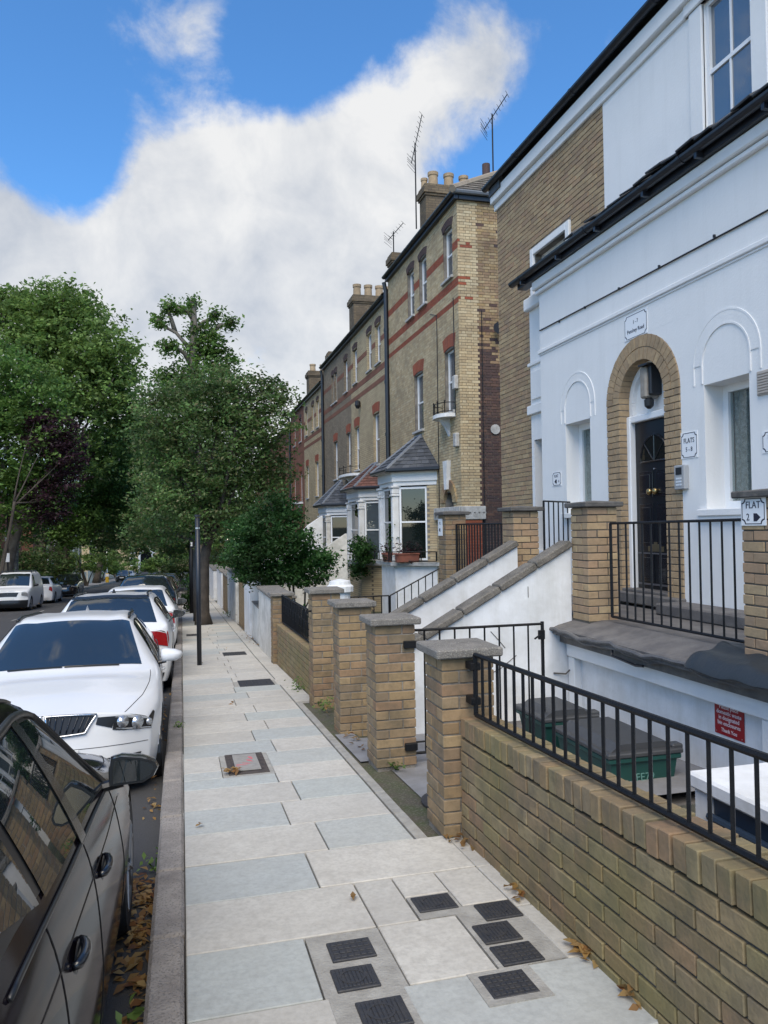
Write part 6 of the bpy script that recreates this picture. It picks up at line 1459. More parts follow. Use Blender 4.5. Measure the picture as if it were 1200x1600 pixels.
def car(name, label, spec, paint, loc, rotz, group, sub=(9, 6), detail=True, wheels=None, slope=0, cat='car', plate=None, style=None):
    """spec: list of stations (x, hw, zbelt, y4, z4, z6, dx3, dx4, dx6); front at x = 0, back at +x"""
    t = bpy.data.objects.new(name, None); col.objects.link(t); t.location = loc; t.rotation_euler = (0, 0, rotz); t.rotation_mode = 'XYZ'; t.empty_display_size = .1
    ORG[t.name] = Vector((0, 0, 0)); tag(t, label, cat, group)
    if slope: t.rotation_euler = (Matrix.Rotation(slope, 3, 'X') @ Matrix.Rotation(rotz, 3, 'Z')).to_euler()
    st = style or {}; zs = st.get('sill', .19); zw = st.get('waist', .62)
    G = []
    for (x, hw, zb, y4, z4, z6, d3, d4, d6) in spec:
        w = max(zs+.25, min(zw, zb-.1))
        bl = st.get('belt', .965); G.append([(x, hw*.945, zs), (x, hw*.985, zs+.17), (x, hw, w), (x+d3, hw*bl, zb), (x+d4, y4, z4), (x+(d4*.45+d6*.55), y4*.56, z4*.3+z6*.7), (x+d6, 0, z6)])
    S = Surf(G); n, m = S.n, S.m
    # front and rear caps
    def cap(i, sgn):
        C = []
        for a in range(4):
            colm = []
            for b in range(4):
                if a == 0: colm.append(G[i][3-b]); continue
                top = np.array(G[i][3+a]); cor = np.array(G[i][3-b]); s_ = a/3
                xc = G[i][3][0]; xm = G[i][6][0]; bul = (0, .035, .07, .0)[b]*sgn
                x = xc+(xm-xc)*math.sin(s_*math.pi/2)**.9+bul
                y = cor[1]*(1-s_); z = cor[2] if b else top[2]
                if b == 0: colm.append(tuple(top))
                else: colm.append((x, y if b else top[1], z+(.02*s_ if b == 1 else 0)))
            C.append(colm)
        q = Surf(C); q.mirror = False; return q
    CF, CR = cap(0, -1), cap(n-1, 1)
    wz = st.get('wheel_r', .32); ar = wz+.055; wx = wheels or (.85, spec[-1][0]-.85)
    su, sv = sub
    vs = []; fs = []
    def grid(sf, nu, nv, mu, mv, flip):
        k = len(vs)
        for i in range(nu+1):
            for j in range(nv+1): vs.append(sf.ev(mu*i/nu, mv*j/nv))
        for i in range(nu):
            for j in range(nv):
                q = [k+i*(nv+1)+j, k+(i+1)*(nv+1)+j, k+(i+1)*(nv+1)+j+1, k+i*(nv+1)+j+1]; fs.append(tuple(q if flip else q[::-1]))
    grid(S, (n-1)*su, (m-1)*sv, n-1, m-1, True); grid(CF, 3*sv, 3*sv, 3, 3, False); grid(CR, 3*sv, 3*sv, 3, 3, True)
    V = np.array(vs); ins = np.zeros(len(V), bool)
    for cx in wx:
        dx, dz = V[:, 0]-cx, V[:, 2]-wz; r_ = np.sqrt(dx*dx+dz*dz); hit = (r_ < ar) & (V[:, 1] > .5*spec[3][1])
        rr_ = np.maximum(r_[hit], 1e-4); V[hit, 0] = cx+dx[hit]/rr_*ar; V[hit, 2] = wz+dz[hit]/rr_*ar; ins |= hit
    fs = [q for q in fs if not all(ins[i] for i in q)]
    V2 = V*np.array([1, -1, 1]); k = len(V)
    allf = fs+[tuple(i+k for i in q[::-1]) for q in fs]
    me = bpy.data.meshes.new('body'); me.from_pydata(np.vstack([V, V2]).tolist(), [], allf); me.materials.append(paint)
    b = bmesh.new(); b.from_mesh(me); bmesh.ops.remove_doubles(b, verts=b.verts, dist=.0008); bmesh.ops.dissolve_degenerate(b, dist=.0005, edges=b.edges); bmesh.ops.recalc_face_normals(b, faces=b.faces); b.to_mesh(me); b.free()
    me.polygons.foreach_set('use_smooth', [True]*len(me.polygons)); me.update()
    body = bpy.data.objects.new('body', me); col.objects.link(body); body.parent = t; ORG[body.name] = Vector((0, 0, 0))
    # the middle of the surface looks outwards when y grows with the normal
    def patch(nm, mtl, q, off=.004, side=1, surf=None, nu=8, nv=6, parent=None, both=False, thick=0):
        sf = surf or S; mb = MB(); P_ = []
        for i in range(nu+1):
            for j in range(nv+1):
                a, c = i/nu, j/nv; u = (q[0][0]*(1-a)+q[1][0]*a)*(1-c)+(q[3][0]*(1-a)+q[2][0]*a)*c; v = (q[0][1]*(1-a)+q[1][1]*a)*(1-c)+(q[3][1]*(1-a)+q[2][1]*a)*c
                p = sf.ev(u, v); nn = sf.nrm(u, v); cen = np.array([spec[len(spec)//2][0], 0, .5])
                if np.dot(nn, p-cen) < 0: nn = -nn
                P_.append(p+nn*off)
        sides = (1, -1) if both else (side,)
        for sd_ in sides:
            mb.add([(p[0], p[1]*sd_, p[2]) for p in P_], [(i*(nv+1)+j, (i+1)*(nv+1)+j, (i+1)*(nv+1)+j+1, i*(nv+1)+j+1) for i in range(nu) for j in range(nv)])
        o = mb.build(nm, mtl, None, smooth=True); b = bmesh.new(); b.from_mesh(o.data); bmesh.ops.remove_doubles(b, verts=b.verts, dist=.002); bmesh.ops.recalc_face_normals(b, faces=b.faces); b.to_mesh(o.data); b.free()
        o.parent = parent or t; return o
    def ribbon(nm, mtl, pts, w=.006, off=.002, side=1, surf=None, steps=8, parent=None, r_=None, mb=None):
        sf = surf or S; own = mb is None; mb = mb or MB(); Q = []
        for (u0_, v0_), (u1_, v1_) in zip(pts[:-1], pts[1:]):
            for i in range(steps+(1 if (u1_, v1_) == pts[-1] else 0)):
                s_ = i/steps; u, v = u0_+(u1_-u0_)*s_, v0_+(v1_-v0_)*s_; p = sf.ev(u, v); nn = sf.nrm(u, v)
                if np.dot(nn, p-np.array([spec[len(spec)//2][0], 0, .5])) < 0: nn = -nn
                Q.append((p+nn*off)*np.array([1, side, 1]))
        mb.tube(Q, r_ or w/2, 5)
        if own:
            o = mb.build(nm, mtl, None, smooth=True); o.parent = parent or t; return o
    T = {'root': t, 'S': S, 'CF': CF, 'CR': CR, 'patch': patch, 'ribbon': ribbon, 'body': body}
    # windows
    W_ = st.get('side', [((3.42, 3.12), (4.55, 3.12), (4.55, 3.88), (3.98, 3.86)), ((4.66, 3.12), (5.62, 3.12), (5.56, 3.88), (4.66, 3.88)), ((5.70, 3.14), (6.25, 3.3), (6.0, 3.78), (5.64, 3.86))])
    for sd_ in (1, -1):
        if st.get('surround', True):
            lo = W_[0][0]; hi = W_[-1]
            patch('window_surround', trim_m, ((lo[0]-.10, lo[1]-.05), (hi[1][0]+.06, hi[1][1]-.08), (hi[2][0]+.08, min(hi[2][1]+.1, 3.95)), (W_[0][3][0]-.05, W_[0][3][1]+.06)), .0025, sd_, nu=22, nv=8)
        for q in W_: patch('side_window', glass_car, q, .006, sd_, nu=12, nv=6)
    patch('windscreen', glass_car, ((3.07, 4.10), (3.93, 4.12), (3.93, 6), (3.07, 6)), .005, both=True, nu=10, nv=14)
    ru = st.get('rear', (n-3+.10, n-2-.10)); patch('rear_window', glass_car, ((ru[0], 4.15), (ru[1], 4.12), (ru[1], 6), (ru[0], 6)), .005, both=True, nu=8, nv=12)
    # under body and wheels
    L_ = spec[-1][0]; hw = spec[3][1]
    mb = MB(); mb.box(.35, L_-.3, -hw+.27, hw-.27, .17, .62)
    for cx in wx:
        for sd_ in (1, -1): 
            nn = 20
            for i in range(nn):
                a0, a1 = math.pi*2*i/nn, math.pi*2*(i+1)/nn
                mb.quad((cx+ar*1.01*math.cos(a0), sd_*(hw-.03), wz+ar*1.01*math.sin(a0)), (cx+ar*1.01*math.cos(a1), sd_*(hw-.03), wz+ar*1.01*math.sin(a1)), (cx+ar*1.01*math.cos(a1), sd_*(hw-.28), wz+ar*1.01*math.sin(a1)), (cx+ar*1.01*math.cos(a0), sd_*(hw-.28), wz+ar*1.01*math.sin(a0))) if max(wz+ar*math.sin(a0), wz+ar*math.sin(a1)) > .22 else None
    o = mb.build('underbody', trim_m); o.parent = t
    for cx in wx:
        for sd_ in (1, -1):
            yo = sd_*(hw-.02); mb = MB(); r_ = wz
            mb.lathe([(r_*.66, -.19), (r_*.93, -.19), (r_, -.16), (r_, -.03), (r_*.95, .0), (r_*.70, .0), (r_*.67, -.012)] if sd_ > 0 else [(r_*.67, .012), (r_*.70, 0), (r_*.95, 0), (r_, .03), (r_, .16), (r_*.93, .19), (r_*.66, .19)], (cx, yo, r_), 28, axis='y')
            w = mb.build('wheel', tyre_m, smooth=False); w.parent = t; auto_smooth(w)
            mb = MB(); mb.lathe([(.05, -.004), (r_*.68, -.012), (r_*.68, -.05), (.04, -.06)] if False else [(r_*.16, -.02*sd_), (r_*.17, -.012*sd_)], (cx, yo, r_), 14, axis='y')
            for q in range(10):
                a = 2*math.pi*q/10+(.12 if q % 2 else -.12)+.3
                p0 = Vector((cx+r_*.12*math.cos(a), yo-.022*sd_, r_+r_*.12*math.sin(a))); p1_ = Vector((cx+r_*.66*math.cos(a), yo-.012*sd_, r_+r_*.66*math.sin(a))); mb.tube([p0, p1_], [.022, .018], 5)
            nn = 24; mb.tube([(cx+r_*.66*math.cos(2*math.pi*i/nn), yo-.012*sd_, r_+r_*.66*math.sin(2*math.pi*i/nn)) for i in range(nn+1)], .014, 6)
            o = mb.build('rim', rim_m); o.parent = w
            o = MB().lathe([(.02, -.075*sd_), (r_*.67, -.07*sd_), (r_*.67, -.08*sd_)], (cx, yo, r_), 18, axis='y').build('brake_disc', trim_m); o.parent = w
    if detail:
        for sd_ in (1, -1):
            for q in st.get('seams', [[(3.28, .6), (3.30, 2.0), (3.36, 3.0)], [(4.60, .5), (4.62, 2), (4.60, 3.05)], [(5.62, 1.4), (5.68, 2.2), (5.66, 3.05)]]): ribbon('door_gap', seam_m, q, .0045, .0003, sd_, parent=body)
            for u in st.get('handles', (4.45, 5.50)):
                p = S.ev(u, 2.62); q2 = S.ev(u-.22, 2.64); mb = MB(); hp_ = [(p*(1-s_)+q2*s_, b_) for s_, b_ in ((0, .002), (.10, .016), (.3, .023), (.5, .025), (.7, .023), (.9, .016), (1, .002))]
                mb.tube([(a_[0], sd_*(a_[1]+b_), a_[2]) for a_, b_ in hp_], [.010, .013, .014, .014, .014, .013, .010], 10)
                o = mb.build('door_handle', st.get('handle_m', paint), None, smooth=True); o.parent = t
            ribbon('window_trim', st.get('trim_m', chrome if st.get('chrome') else trim_m), [(3.3, 3.03), (6.2, 3.10)], .014, .004, sd_, steps=24, parent=body)
        # hood gap
        for sd_ in (1, -1): ribbon('bonnet_gap', seam_m, [(.12, 4.05), (1, 3.75), (2, 3.62), (2.85, 3.72)], .006, .0004, sd_, steps=8, parent=body)
    def mirror(side, size=(.10, .115, .075), m2=None):
        p = S.ev(3.45, 3.10); y = side*(p[1]+.05)
        mk = thing('door_mirror', None, None); 
        bpy.data.objects.remove(mk)
        mb = MB(); outline = [(-.02, -.065), (.13, -.06), (.175, -.035), (.195, .005), (.18, .032), (.12, .055), (.03, .068), (-.012, .06), (-.022, .0)]
        mk_ = st.get('mirror_k', 1.0); outline = [((a-.0)*mk_, c*mk_) for a, c in outline]
        rings = [(0.0, 1.0), (-.03, 1.06), (-.08, .98), (-.115, .72), (-.13, .35)]
        vs_ = []; k = len(outline)
        for dx, sc in rings:
            for (a, c) in outline: vs_.append((p[0]+.12+dx, y+side*(.075+(a-.075)*sc), p[2]+.075+c*sc))
        f_ = [(i*k+j, i*k+(j+1) % k, (i+1)*k+(j+1) % k, (i+1)*k+j) for i in range(len(rings)-1) for j in range(k)]+[tuple((len(rings)-1)*k+j for j in range(k))]
        mb.add(vs_, f_); o = mb.build('door_mirror', m2 or paint, None, smooth=True, fix=True); o.parent = t
        mb = MB(); mb.add([(p[0]+.118, y+side*(.075+(a-.075)*1.0), p[2]+.075+c*1.0) for a, c in outline], [tuple(range(k))]); g1 = mb.build('mirror_rim', trim_m); g1.parent = o
        mb = MB(); mb.add([(p[0]+.121, y+side*(.075+(a-.075)*.86), p[2]+.075+c*.82) for a, c in outline], [tuple(range(k))]); g1 = mb.build('mirror_glass', glass_car); g1.parent = o
        mb = MB(); mb.tube([(p[0]+.06, side*(p[1]-.02), p[2]+.0), (p[0]+.06, y+side*.03, p[2]+.02)], .022, 8); g1 = mb.build('mirror_arm', trim_m); g1.parent = o
        return o
    if st.get('mirrors', True):
        for sd_ in (1, -1): mirror(sd_, m2=st.get('mirror_m'))
    T['mirror'] = mirror
    return T
white_car = mat('white_car_paint', (.68, .69, .70), .3, coat=.35, spec=.3)
dark_car = mat('dark_brown_car_paint', (.008, .006, .009), .11, coat=0, spec=.10)
black_car = paint_mat('black_car_paint', (.008, .009, .013), .2)
blue_car = paint_mat('blue_black_car_paint', (.010, .020, .035), .18)
grey_car = paint_mat('grey_car_paint', (.10, .11, .12), .25, metal=.3)
red_car = paint_mat('dark_red_car_paint', (.10, .012, .016), .25)
ESTATE = [(.26, .80, .68, .60, .74, .785, -.03, -.15, -.26), (.58, .88, .77, .67, .83, .87, 0, -.12, -.16), (1.0, .90, .84, .71, .89, .935, 0, -.06, -.08), (1.52, .905, .90, .73, .955, .995, .02, -.06, -.22),
          (2.28, .905, .93, .585, 1.355, 1.415, -.1, .04, -.10), (3.05, .905, .945, .59, 1.385, 1.435, 0, 0, 0), (3.98, .89, .965, .565, 1.345, 1.395, 0, .08, .14), (4.44, .86, .96, .68, .995, 1.015, 0, .04, .09), (4.53, .82, .88, .64, .92, .93, 0, .05, .10)]
HATCH = [(.24, .78, .70, .58, .76, .80, -.03, -.14, -.24), (.52, .86, .80, .65, .86, .90, 0, -.1, -.14), (.90, .88, .87, .69, .93, .97, 0, -.05, -.07), (1.32, .89, .94, .71, 1.0, 1.04, .02, -.06, -.2),
         (2.02, .89, .97, .60, 1.40, 1.46, -.1, .04, -.10), (2.75, .89, .985, .605, 1.43, 1.49, 0, 0, 0), (3.52, .88, 1.0, .585, 1.40, 1.455, 0, .08, .16), (4.0, .86, 1.0, .70, 1.03, 1.05, 0, .04, .09), (4.10, .83, .90, .66, .95, .96, 0, .05, .10)]
def sc(spec, kx=1, kz=1, ky=1): return [(a*kx, b*ky, c*kz, d*ky, e*kz, g*kz, h*kx, i*kx, j*kx) for a, b, c, d, e, g, h, i, j in spec]
g_r = 'cars parked along the right kerb'; g_l = 'vehicles parked on the left side of the street'
SL = math.atan(.054)
def at_road(x, y, lift=0): return (x, y, gz(y)-DROP+lift)
# -- the white estate car that faces the camera
E_ = car('estate_car', 'white estate car facing the camera, parked behind the dark car', ESTATE, white_car, at_road(-1.05, 6.45, -.07), R(91.7), g_r, (12, 8), True, (.86, 3.68), -SL, style=dict(mirror_m=white_car, chrome=False))
ep, er, CF, S_ = E_['patch'], E_['ribbon'], E_['CF'], E_['S']
for sd_ in (1, -1):
    h = ep('headlight', trim_m, ((.0, .06), (1.30, .20), (1.18, .78), (.0, .98)), .006, sd_, CF, 12, 6)
    ep('headlight_bar', trim_m, ((1.26, .20), (1.74, .26), (1.70, .54), (1.22, .70)), .006, sd_, CF, 6, 4, h)
    ep('headlight_side', trim_m, ((0, 2.12), (.46, 2.72), (.44, 2.92), (0, 2.94)), .006, sd_, None, 6, 5, h)
    ep('lamp_lid', lens_clear, ((.0, .05), (1.28, .19), (1.28, .27), (.0, .24)), .010, sd_, CF, 10, 2, h)
    ep('lamp_glass_edge', lens_clear, ((.05, .88), (1.1, .70), (1.1, .74), (.05, .94)), .010, sd_, CF, 10, 1, h)
    for a, b_, r_ in ((.98, .46, .050), (.52, .52, .056), (.10, .52, .030)):
        p = CF.ev(a, b_); nn = CF.nrm(a, b_); nn = nn if nn[0] < 0 else -nn
        mb = MB(); mb.lathe([(r_*.25, .002), (r_*.6, .008), (r_*.95, .012), (r_, .018)], (0, 0, 0), 16); mt = Vector((float(nn[0]), float(nn[1]*sd_), float(nn[2]))).to_track_quat('Z', 'Y').to_matrix()
        mb.v = [tuple(mt @ Vector(v)+Vector((float(p[0]), float(p[1]*sd_), float(p[2])))) for v in mb.v]; o = mb.build('lamp_reflector', lens_clear, None, smooth=True); o.parent = h
    k_ = ep('kidney_grille', trim_m, ((1.80, .14), (2.90, .10), (2.84, .90), (1.92, .80)), .010, sd_, CF, 6, 6)
    er('grille_ring', chrome, [(1.80, .12), (2.92, .08), (2.86, .92), (1.90, .82), (1.80, .12)], .020, .012, sd_, CF, 6, k_)
    for i in range(7): a = 1.98+i*.135; er('grille_slat', black_gloss, [(a, .16), (a, .78)], .012, .016, sd_, CF, 4, k_)
    i_ = ep('air_intake', trim_m, ((.35, 1.75), (1.75, 1.70), (1.6, 2.25), (.5, 2.35)), .006, sd_, CF, 8, 4)
    p = CF.ev(.85, 1.98); mb = MB(); mb.lathe([(.02, .0), (.045, -.008), (.05, -.014)], (float(p[0])-.012, float(p[1]*sd_), float(p[2])), 14, axis='x'); o = mb.build('fog_lamp', lens_clear); o.parent = i_
    er('bumper_crease', seam_m, [(.15, 1.45), (1.0, 1.38), (2.2, 1.36)], .005, .0006, sd_, CF, 8, E_['body'])
    er('roof_rail', trim_m, [(4.05, 4.14), (5, 4.12), (5.95, 4.14)], .034, .022, sd_, None, 10)
    ep('body_crease', white_car, ((2.6, 2.40), (6.9, 2.44), (6.9, 2.50), (2.6, 2.46)), .006, sd_, None, 30, 2)
ep('lower_intake', trim_m, ((2.0, 1.9), (3, 1.9), (3, 2.6), (1.9, 2.6)), .006, 1, CF, 6, 4, both=True)
o = MB().box(-.045, -.03, -.26, .26, .40, .51, c=.004).build('number_plate', plate_w); o.parent = E_['root']
er('bonnet_front_gap', seam_m, [(.02, .03), (1, .03), (2, .05), (3, .02)], .006, .001, 1, CF, 6, E_['body'])
mb = MB(); p = S_.ev(5.75, 6); mb.add([(p[0]-.09, 0, p[2]), (p[0]+.08, -.022, p[2]-.003), (p[0]+.08, .022, p[2]-.003), (p[0]+.06, 0, p[2]+.065)], [(0, 1, 3), (1, 2, 3), (2, 0, 3)]); o = mb.build('roof_antenna', white_car, fix=True); o.parent = E_['root']
mb = MB(); nn = 20; p = S_.ev(3.5, 5.0)
mb.tube([(1.98+.10*math.sin(2*math.pi*i/nn)*.4, -.36+.185*math.cos(2*math.pi*i/nn), .90+.185*math.sin(2*math.pi*i/nn)) for i in range(nn+1)], .014, 6); o = mb.build('steering_wheel', trim_m); o.parent = E_['root']
for sgn, w0 in ((1, .62), (-1, .6)):
    mb = MB(); q = [S_.ev(3.03, 6-s_*1.4)*np.array([1, sgn if False else -1 if sgn < 0 else 1, 1]) for s_ in (0.02, .3, .6, .9)]; mb.tube([(float(a[0])-.0, float(a[1]), float(a[2])+.012) for a in q], .009, 5); o = mb.build('wiper', trim_m); o.parent = E_['root']
# -- the dark car in the foreground, seen from behind its kerb side
NEAR = sc([(.24, .78, .70, .58, .76, .80, -.03, -.14, -.24), (.52, .86, .80, .65, .86, .90, 0, -.1, -.14), (.90, .88, .86, .69, .92, .96, 0, -.05, -.07), (1.30, .885, .925, .70, .97, 1.02, .04, -.02, -.18),
         (2.02, .885, .945, .575, 1.365, 1.43, -.10, .06, -.08), (2.75, .885, .965, .585, 1.40, 1.46, 0, 0, 0), (3.45, .88, .985, .57, 1.365, 1.42, 0, .04, .12), (3.95, .86, .98, .68, 1.01, 1.03, 0, .04, .09), (4.06, .83, .88, .66, .93, .94, 0, .05, .10)], .90, .97, .96)
N_ = car('dark_car', 'glossy black-brown hatchback cut off by the left edge, nearest to the camera', NEAR, dark_car, at_road(-1.10, 4.78, .0), R(-90), g_r, (16, 10), True, (.63, 2.98), -SL,
    style=dict(side=[((3.50, 3.14), (4.55, 3.14), (4.50, 3.86), (4.02, 3.84)), ((4.66, 3.14), (5.45, 3.16), (5.45, 3.86), (4.60, 3.88)), ((5.54, 3.18), (6.05, 3.32), (5.92, 3.80), (5.54, 3.86))], belt=.93, mirror_k=.86, mirror_m=black_gloss, handle_m=black_gloss, trim_m=trim_m, handles=(4.47, 5.40), seams=[[(3.28, .6), (3.30, 2.0), (3.40, 3.0)], [(4.60, .5), (4.62, 2), (4.60, 3.05)], [(5.2, .9), (5.42, 1.6), (5.60, 2.3), (5.56, 3.05)]]))
nr, np_ = N_['ribbon'], N_['patch']
for sd_ in (1, -1):
    nr('window_frame', trim_m, [(3.42, 3.08), (3.72, 3.5), (4.02, 3.90), (4.55, 3.93), (5.45, 3.92), (6.0, 3.86), (6.15, 3.4)], .03, .004, sd_, None, 10)
    np_('pillar_trim', black_gloss, ((4.55, 3.06), (4.67, 3.06), (4.62, 3.90), (4.48, 3.90)), .010, sd_, None, 4, 10); nr('waist_crease', dark_car, [(2.9, 2.66), (6.8, 2.78)], .007, -.001, sd_, None, 24)
    nr('roof_ditch', trim_m, [(4.0, 4.22), (5, 4.2), (6, 4.24)], .016, .001, sd_, None, 10)
    for u in (4.47, 5.40):
        p = N_['S'].ev(u-.1, 2.60); mb = MB(); mb.lathe([(.002, .004), (.040, .003), (.048, .0)][::-1], (0, 0, 0), 16)
        mb.v = [(p[0]+a*1.35, sd_*(p[1]+.002+c), p[2]+b_*.8) for a, b_, c in mb.v]; o = mb.build('handle_recess', trim_m, None, fix=True); o.parent = N_['root']
# fuel flap outline near the rear wing
nr('fuel_flap_gap', seam_m, [(5.95, 2.05), (6.35, 2.05), (6.42, 2.3), (6.35, 2.56), (5.95, 2.56), (5.9, 2.3), (5.95, 2.05)], .006, .001, 1, None, 5, N_['body'])
for sd_ in (1, -1):
    np_('tail_light', lens_red, ((8, 2.3), (7.3, 2.55), (7.3, 2.95), (8, 2.95)), .006, sd_, None, 6, 4); np_('headlight', lens_clear, ((0, 2.4), (.7, 2.6), (.7, 2.95), (0, 2.95)), .006, sd_, None, 6, 4)
# -- the white hatchback showing its tail
H_ = car('hatchback', 'white hatchback with roof rails showing its red tail light, beyond the white estate', sc(HATCH, 1.04, 1.0, 1.02), white_car, at_road(-1.05, 16.2), R(-90), g_r, (9, 6), True, (.86, 3.45), -SL, style=dict(mirror_m=white_car))
hp, hr, HS = H_['patch'], H_['ribbon'], H_['S']
CRR = H_['CR']
for sd_ in (1, -1):
    tl = hp('tail_light', lens_red, ((.0, .05), (1.3, .10), (1.2, .60), (.0, .72)), .012, sd_, CRR, 8, 5)
    hp('tail_light_side', lens_red, ((8, 2.28), (7.55, 2.5), (7.55, 2.94), (8, 2.94)), .010, sd_, None, 5, 5, tl)
    hp('reversing_lens', lens_clear, ((.75, .50), (1.22, .48), (1.2, .60), (.8, .62)), .015, sd_, CRR, 4, 2, tl)
    hr('roof_rail', trim_m, [(4.2, 4.3), (4.3, 4.35), (5.8, 4.3), (5.95, 4.25)], .03, .03, sd_, None, 8)
    hr('tailgate_gap', seam_m, [(1.15, .1), (1.1, 1.2), (1.5, 1.5), (3, 1.5)], .007, .002, sd_, CRR, 6, H_['body'])
    hp('bumper_insert', trim_m, ((.2, 2.2), (3, 2.2), (3, 2.9), (.3, 2.9)), .008, sd_, CRR, 6, 4)
hp('rear_spoiler', trim_m, ((5.93, 4.2), (6.1, 4.2), (6.1, 6), (5.93, 6)), .02, 1, None, 3, 8, both=True)
p = CRR.ev(3, .9); o = MB().box(p[0]+.012, p[0]+.03, -.26, .26, p[2]-.06, p[2]+.055, c=.004).build('number_plate', plate_y); o.parent = H_['root']
p = HS.ev(5.4, 6); o = MB().tube([(p[0], 0, p[2]), (p[0]+.02, 0, p[2]+.06)], [.03, .012], 6).build('roof_antenna', trim_m); o.parent = H_['root']
# -- more cars along the right kerb
def plain_car(label, spec, paint, x, y, fwd, group, kx=1, kz=1, ky=1, name='parked_car', sub=(5, 4), yaw=0, cat='car', style=None, wheels=None, sl=.046):
    S2 = sc(spec, kx, kz, ky); L_ = S2[-1][0]
    c = car(name, label, S2, paint, at_road(x, y), R(-90 if fwd else 90)+yaw, group, sub, False, wheels or (.84*kx, L_-.82*kx), -math.atan(sl), cat, style=style)
    for sd_ in (1, -1):
        c['patch']('tail_light', lens_red, ((.0, .05), (.9, .10), (.8, .6), (.0, .8)), .012, sd_, c['CR'], 5, 4); c['patch']('headlight', lens_clear, ((.0, .12), (1.2, .2), (1.1, .6), (.0, .75)), .012, sd_, c['CF'], 5, 4)
    c['patch']('grille', trim_m, ((1.6, .3), (3, .3), (3, .8), (1.7, .8)), .012, 1, c['CF'], 4, 3, both=True); c['patch']('lower_intake', trim_m, ((.5, 1.8), (3, 1.8), (3, 2.7), (.6, 2.7)), .012, 1, c['CF'], 5, 3, both=True)
    for cp, m_, sg in ((c['CF'], plate_w, -1), (c['CR'], plate_y, 1)):
        p = cp.ev(3, 1.15); o = MB().box(p[0]+.012*sg, p[0]+.03*sg, -.26, .26, p[2]-.055, p[2]+.055).build('number_plate', m_); o.parent = c['root']
    return c
plain_car('white car half hidden beyond the white hatchback', HATCH, white_car, -.98, 21.6, True, g_r)
plain_car('dark blue car with a bluish roof beyond the white cars', HATCH, blue_car, -1.0, 26.9, True, g_r, 1.05, 1.14)
plain_car('black car farther along the right kerb, before the tree trunk', HATCH, black_car, -1.0, 32.6, True, g_r, 1.05, 1.05)
plain_car('dark red car farther along the right kerb', HATCH, red_car, -1.0, 38.6, True, g_r)
plain_car('black estate car deep in the right hand row', ESTATE, black_car, -1.0, 44.5, True, g_r)
plain_car('grey car near the far end of the right hand row', HATCH, grey_car, -1.0, 51.0, True, g_r)
plain_car('dark car at the far end of the right hand row', HATCH, blue_car, -1.0, 58, True, g_r)
# -- left side
VAN = [(.22, .86, .86, .66, .94, .98, -.03, -.12, -.20), (.42, .91, .95, .72, 1.02, 1.06, 0, -.08, -.12), (.72, .92, 1.02, .76, 1.09, 1.12, 0, -.05, -.07), (1.08, .92, 1.08, .78, 1.14, 1.18, .02, -.04, -.16),
       (1.85, .92, 1.12, .70, 1.74, 1.81, -.12, .02, -.10), (2.6, .92, 1.14, .71, 1.78, 1.84, 0, 0, 0), (4.05, .92, 1.14, .71, 1.77, 1.83, 0, .06, .10), (4.22, .90, 1.12, .76, 1.25, 1.28, 0, .06, .10), (4.32, .88, .95, .74, 1.05, 1.06, 0, .05, .06)]
V_ = plain_car('white panel van with roof bars facing the camera at the left edge', VAN, white_car, -7.95, 39.6, False, g_l, name='panel_van', sub=(7, 5), cat='van', wheels=(.80, 3.5), style=dict(side=[((3.45, 3.12), (4.45, 3.12), (4.45, 3.86), (4.02, 3.84))], surround=False, mirror_m=trim_m, rear=(6.2, 6.8), wheel_r=.33))
V_['patch']('bumper', trim_m, ((.0, 1.35), (3, 1.35), (3, 2.95), (.0, 2.95)), .014, 1, V_['CF'], 8, 6, both=True)
for x in (2.1, 3.2): 
    p = V_['S'].ev(5, 6); mb = MB(); mb.box(x, x+.05, -.72, .72, 1.90, 1.94); 
    for s_ in (-.68, .68): mb.box(x, x+.05, s_-.02, s_+.02, 1.72, 1.90)
    o = mb.build('roof_bar', trim_m); o.parent = V_['root']
plain_car('white hatchback showing its red tail light behind the van', HATCH, white_car, -8.0, 51.6, True, g_l, name='parked_car', kz=1.05)
plain_car('black hatchback facing the camera on the left', HATCH, black_car, -8.0, 57.5, False, g_l, 1.05, 1.08, 1.04, sub=(7, 5))
plain_car('dark estate car facing the camera far along the left side', HATCH, black_car, -8.0, 112, False, g_l, 1, 1.1)
plain_car('white car behind the far dark one on the left', HATCH, white_car, -7.9, 122, False, g_l)
plain_car('white car turned sideways at the far bend of the road', ESTATE, white_car, -9.0, 141, False, g_l, yaw=R(80), sl=0)
plain_car('silver car near the far bend of the road', HATCH, grey_car, -8.2, 131, False, g_l)
# ================================================================== STREET FURNITURE AND BACKGROUND
def post(label, x, y, h, r0_, r1_, m=None, grp='black lamp and sign posts'):
    t = thing('lamp_post', label, 'lamp post', (x, y, gz(y)), grp)
    mb = MB(); mb.tube([(x, y, gz(y)-.1), (x, y, gz(y)+h*.28), (x, y, gz(y)+h*.285), (x, y, gz(y)+h)], [r0_, r0_, r1_, r1_*.8], 12); mb.build('column', m or black_iron, t, smooth=True)
    return t
navy = mat('navy_post_paint', (.014, .018, .026), .4)
t = thing('sign_post', 'thin black post standing in the pavement, nearest of the black posts', 'post', (.285, 13.7, gz(13.7)), 'black lamp and sign posts')
MB().tube([(.285, 13.7, gz(13.7)-.1), (.275, 13.7, gz(13.7)+2.55)], .040, 12).build('column', navy, t, smooth=True)
MB().tube([(.275, 13.7, gz(13.7)+2.56), (.275, 13.7, gz(13.7)+2.60)], .05, 12).build('cap', navy, t)
mb = MB(); mb.lathe([(.043, 0), (.043, .03)], (.275, 13.7, gz(13.7)+2.35), 12); mb.build('collar', steel, t)
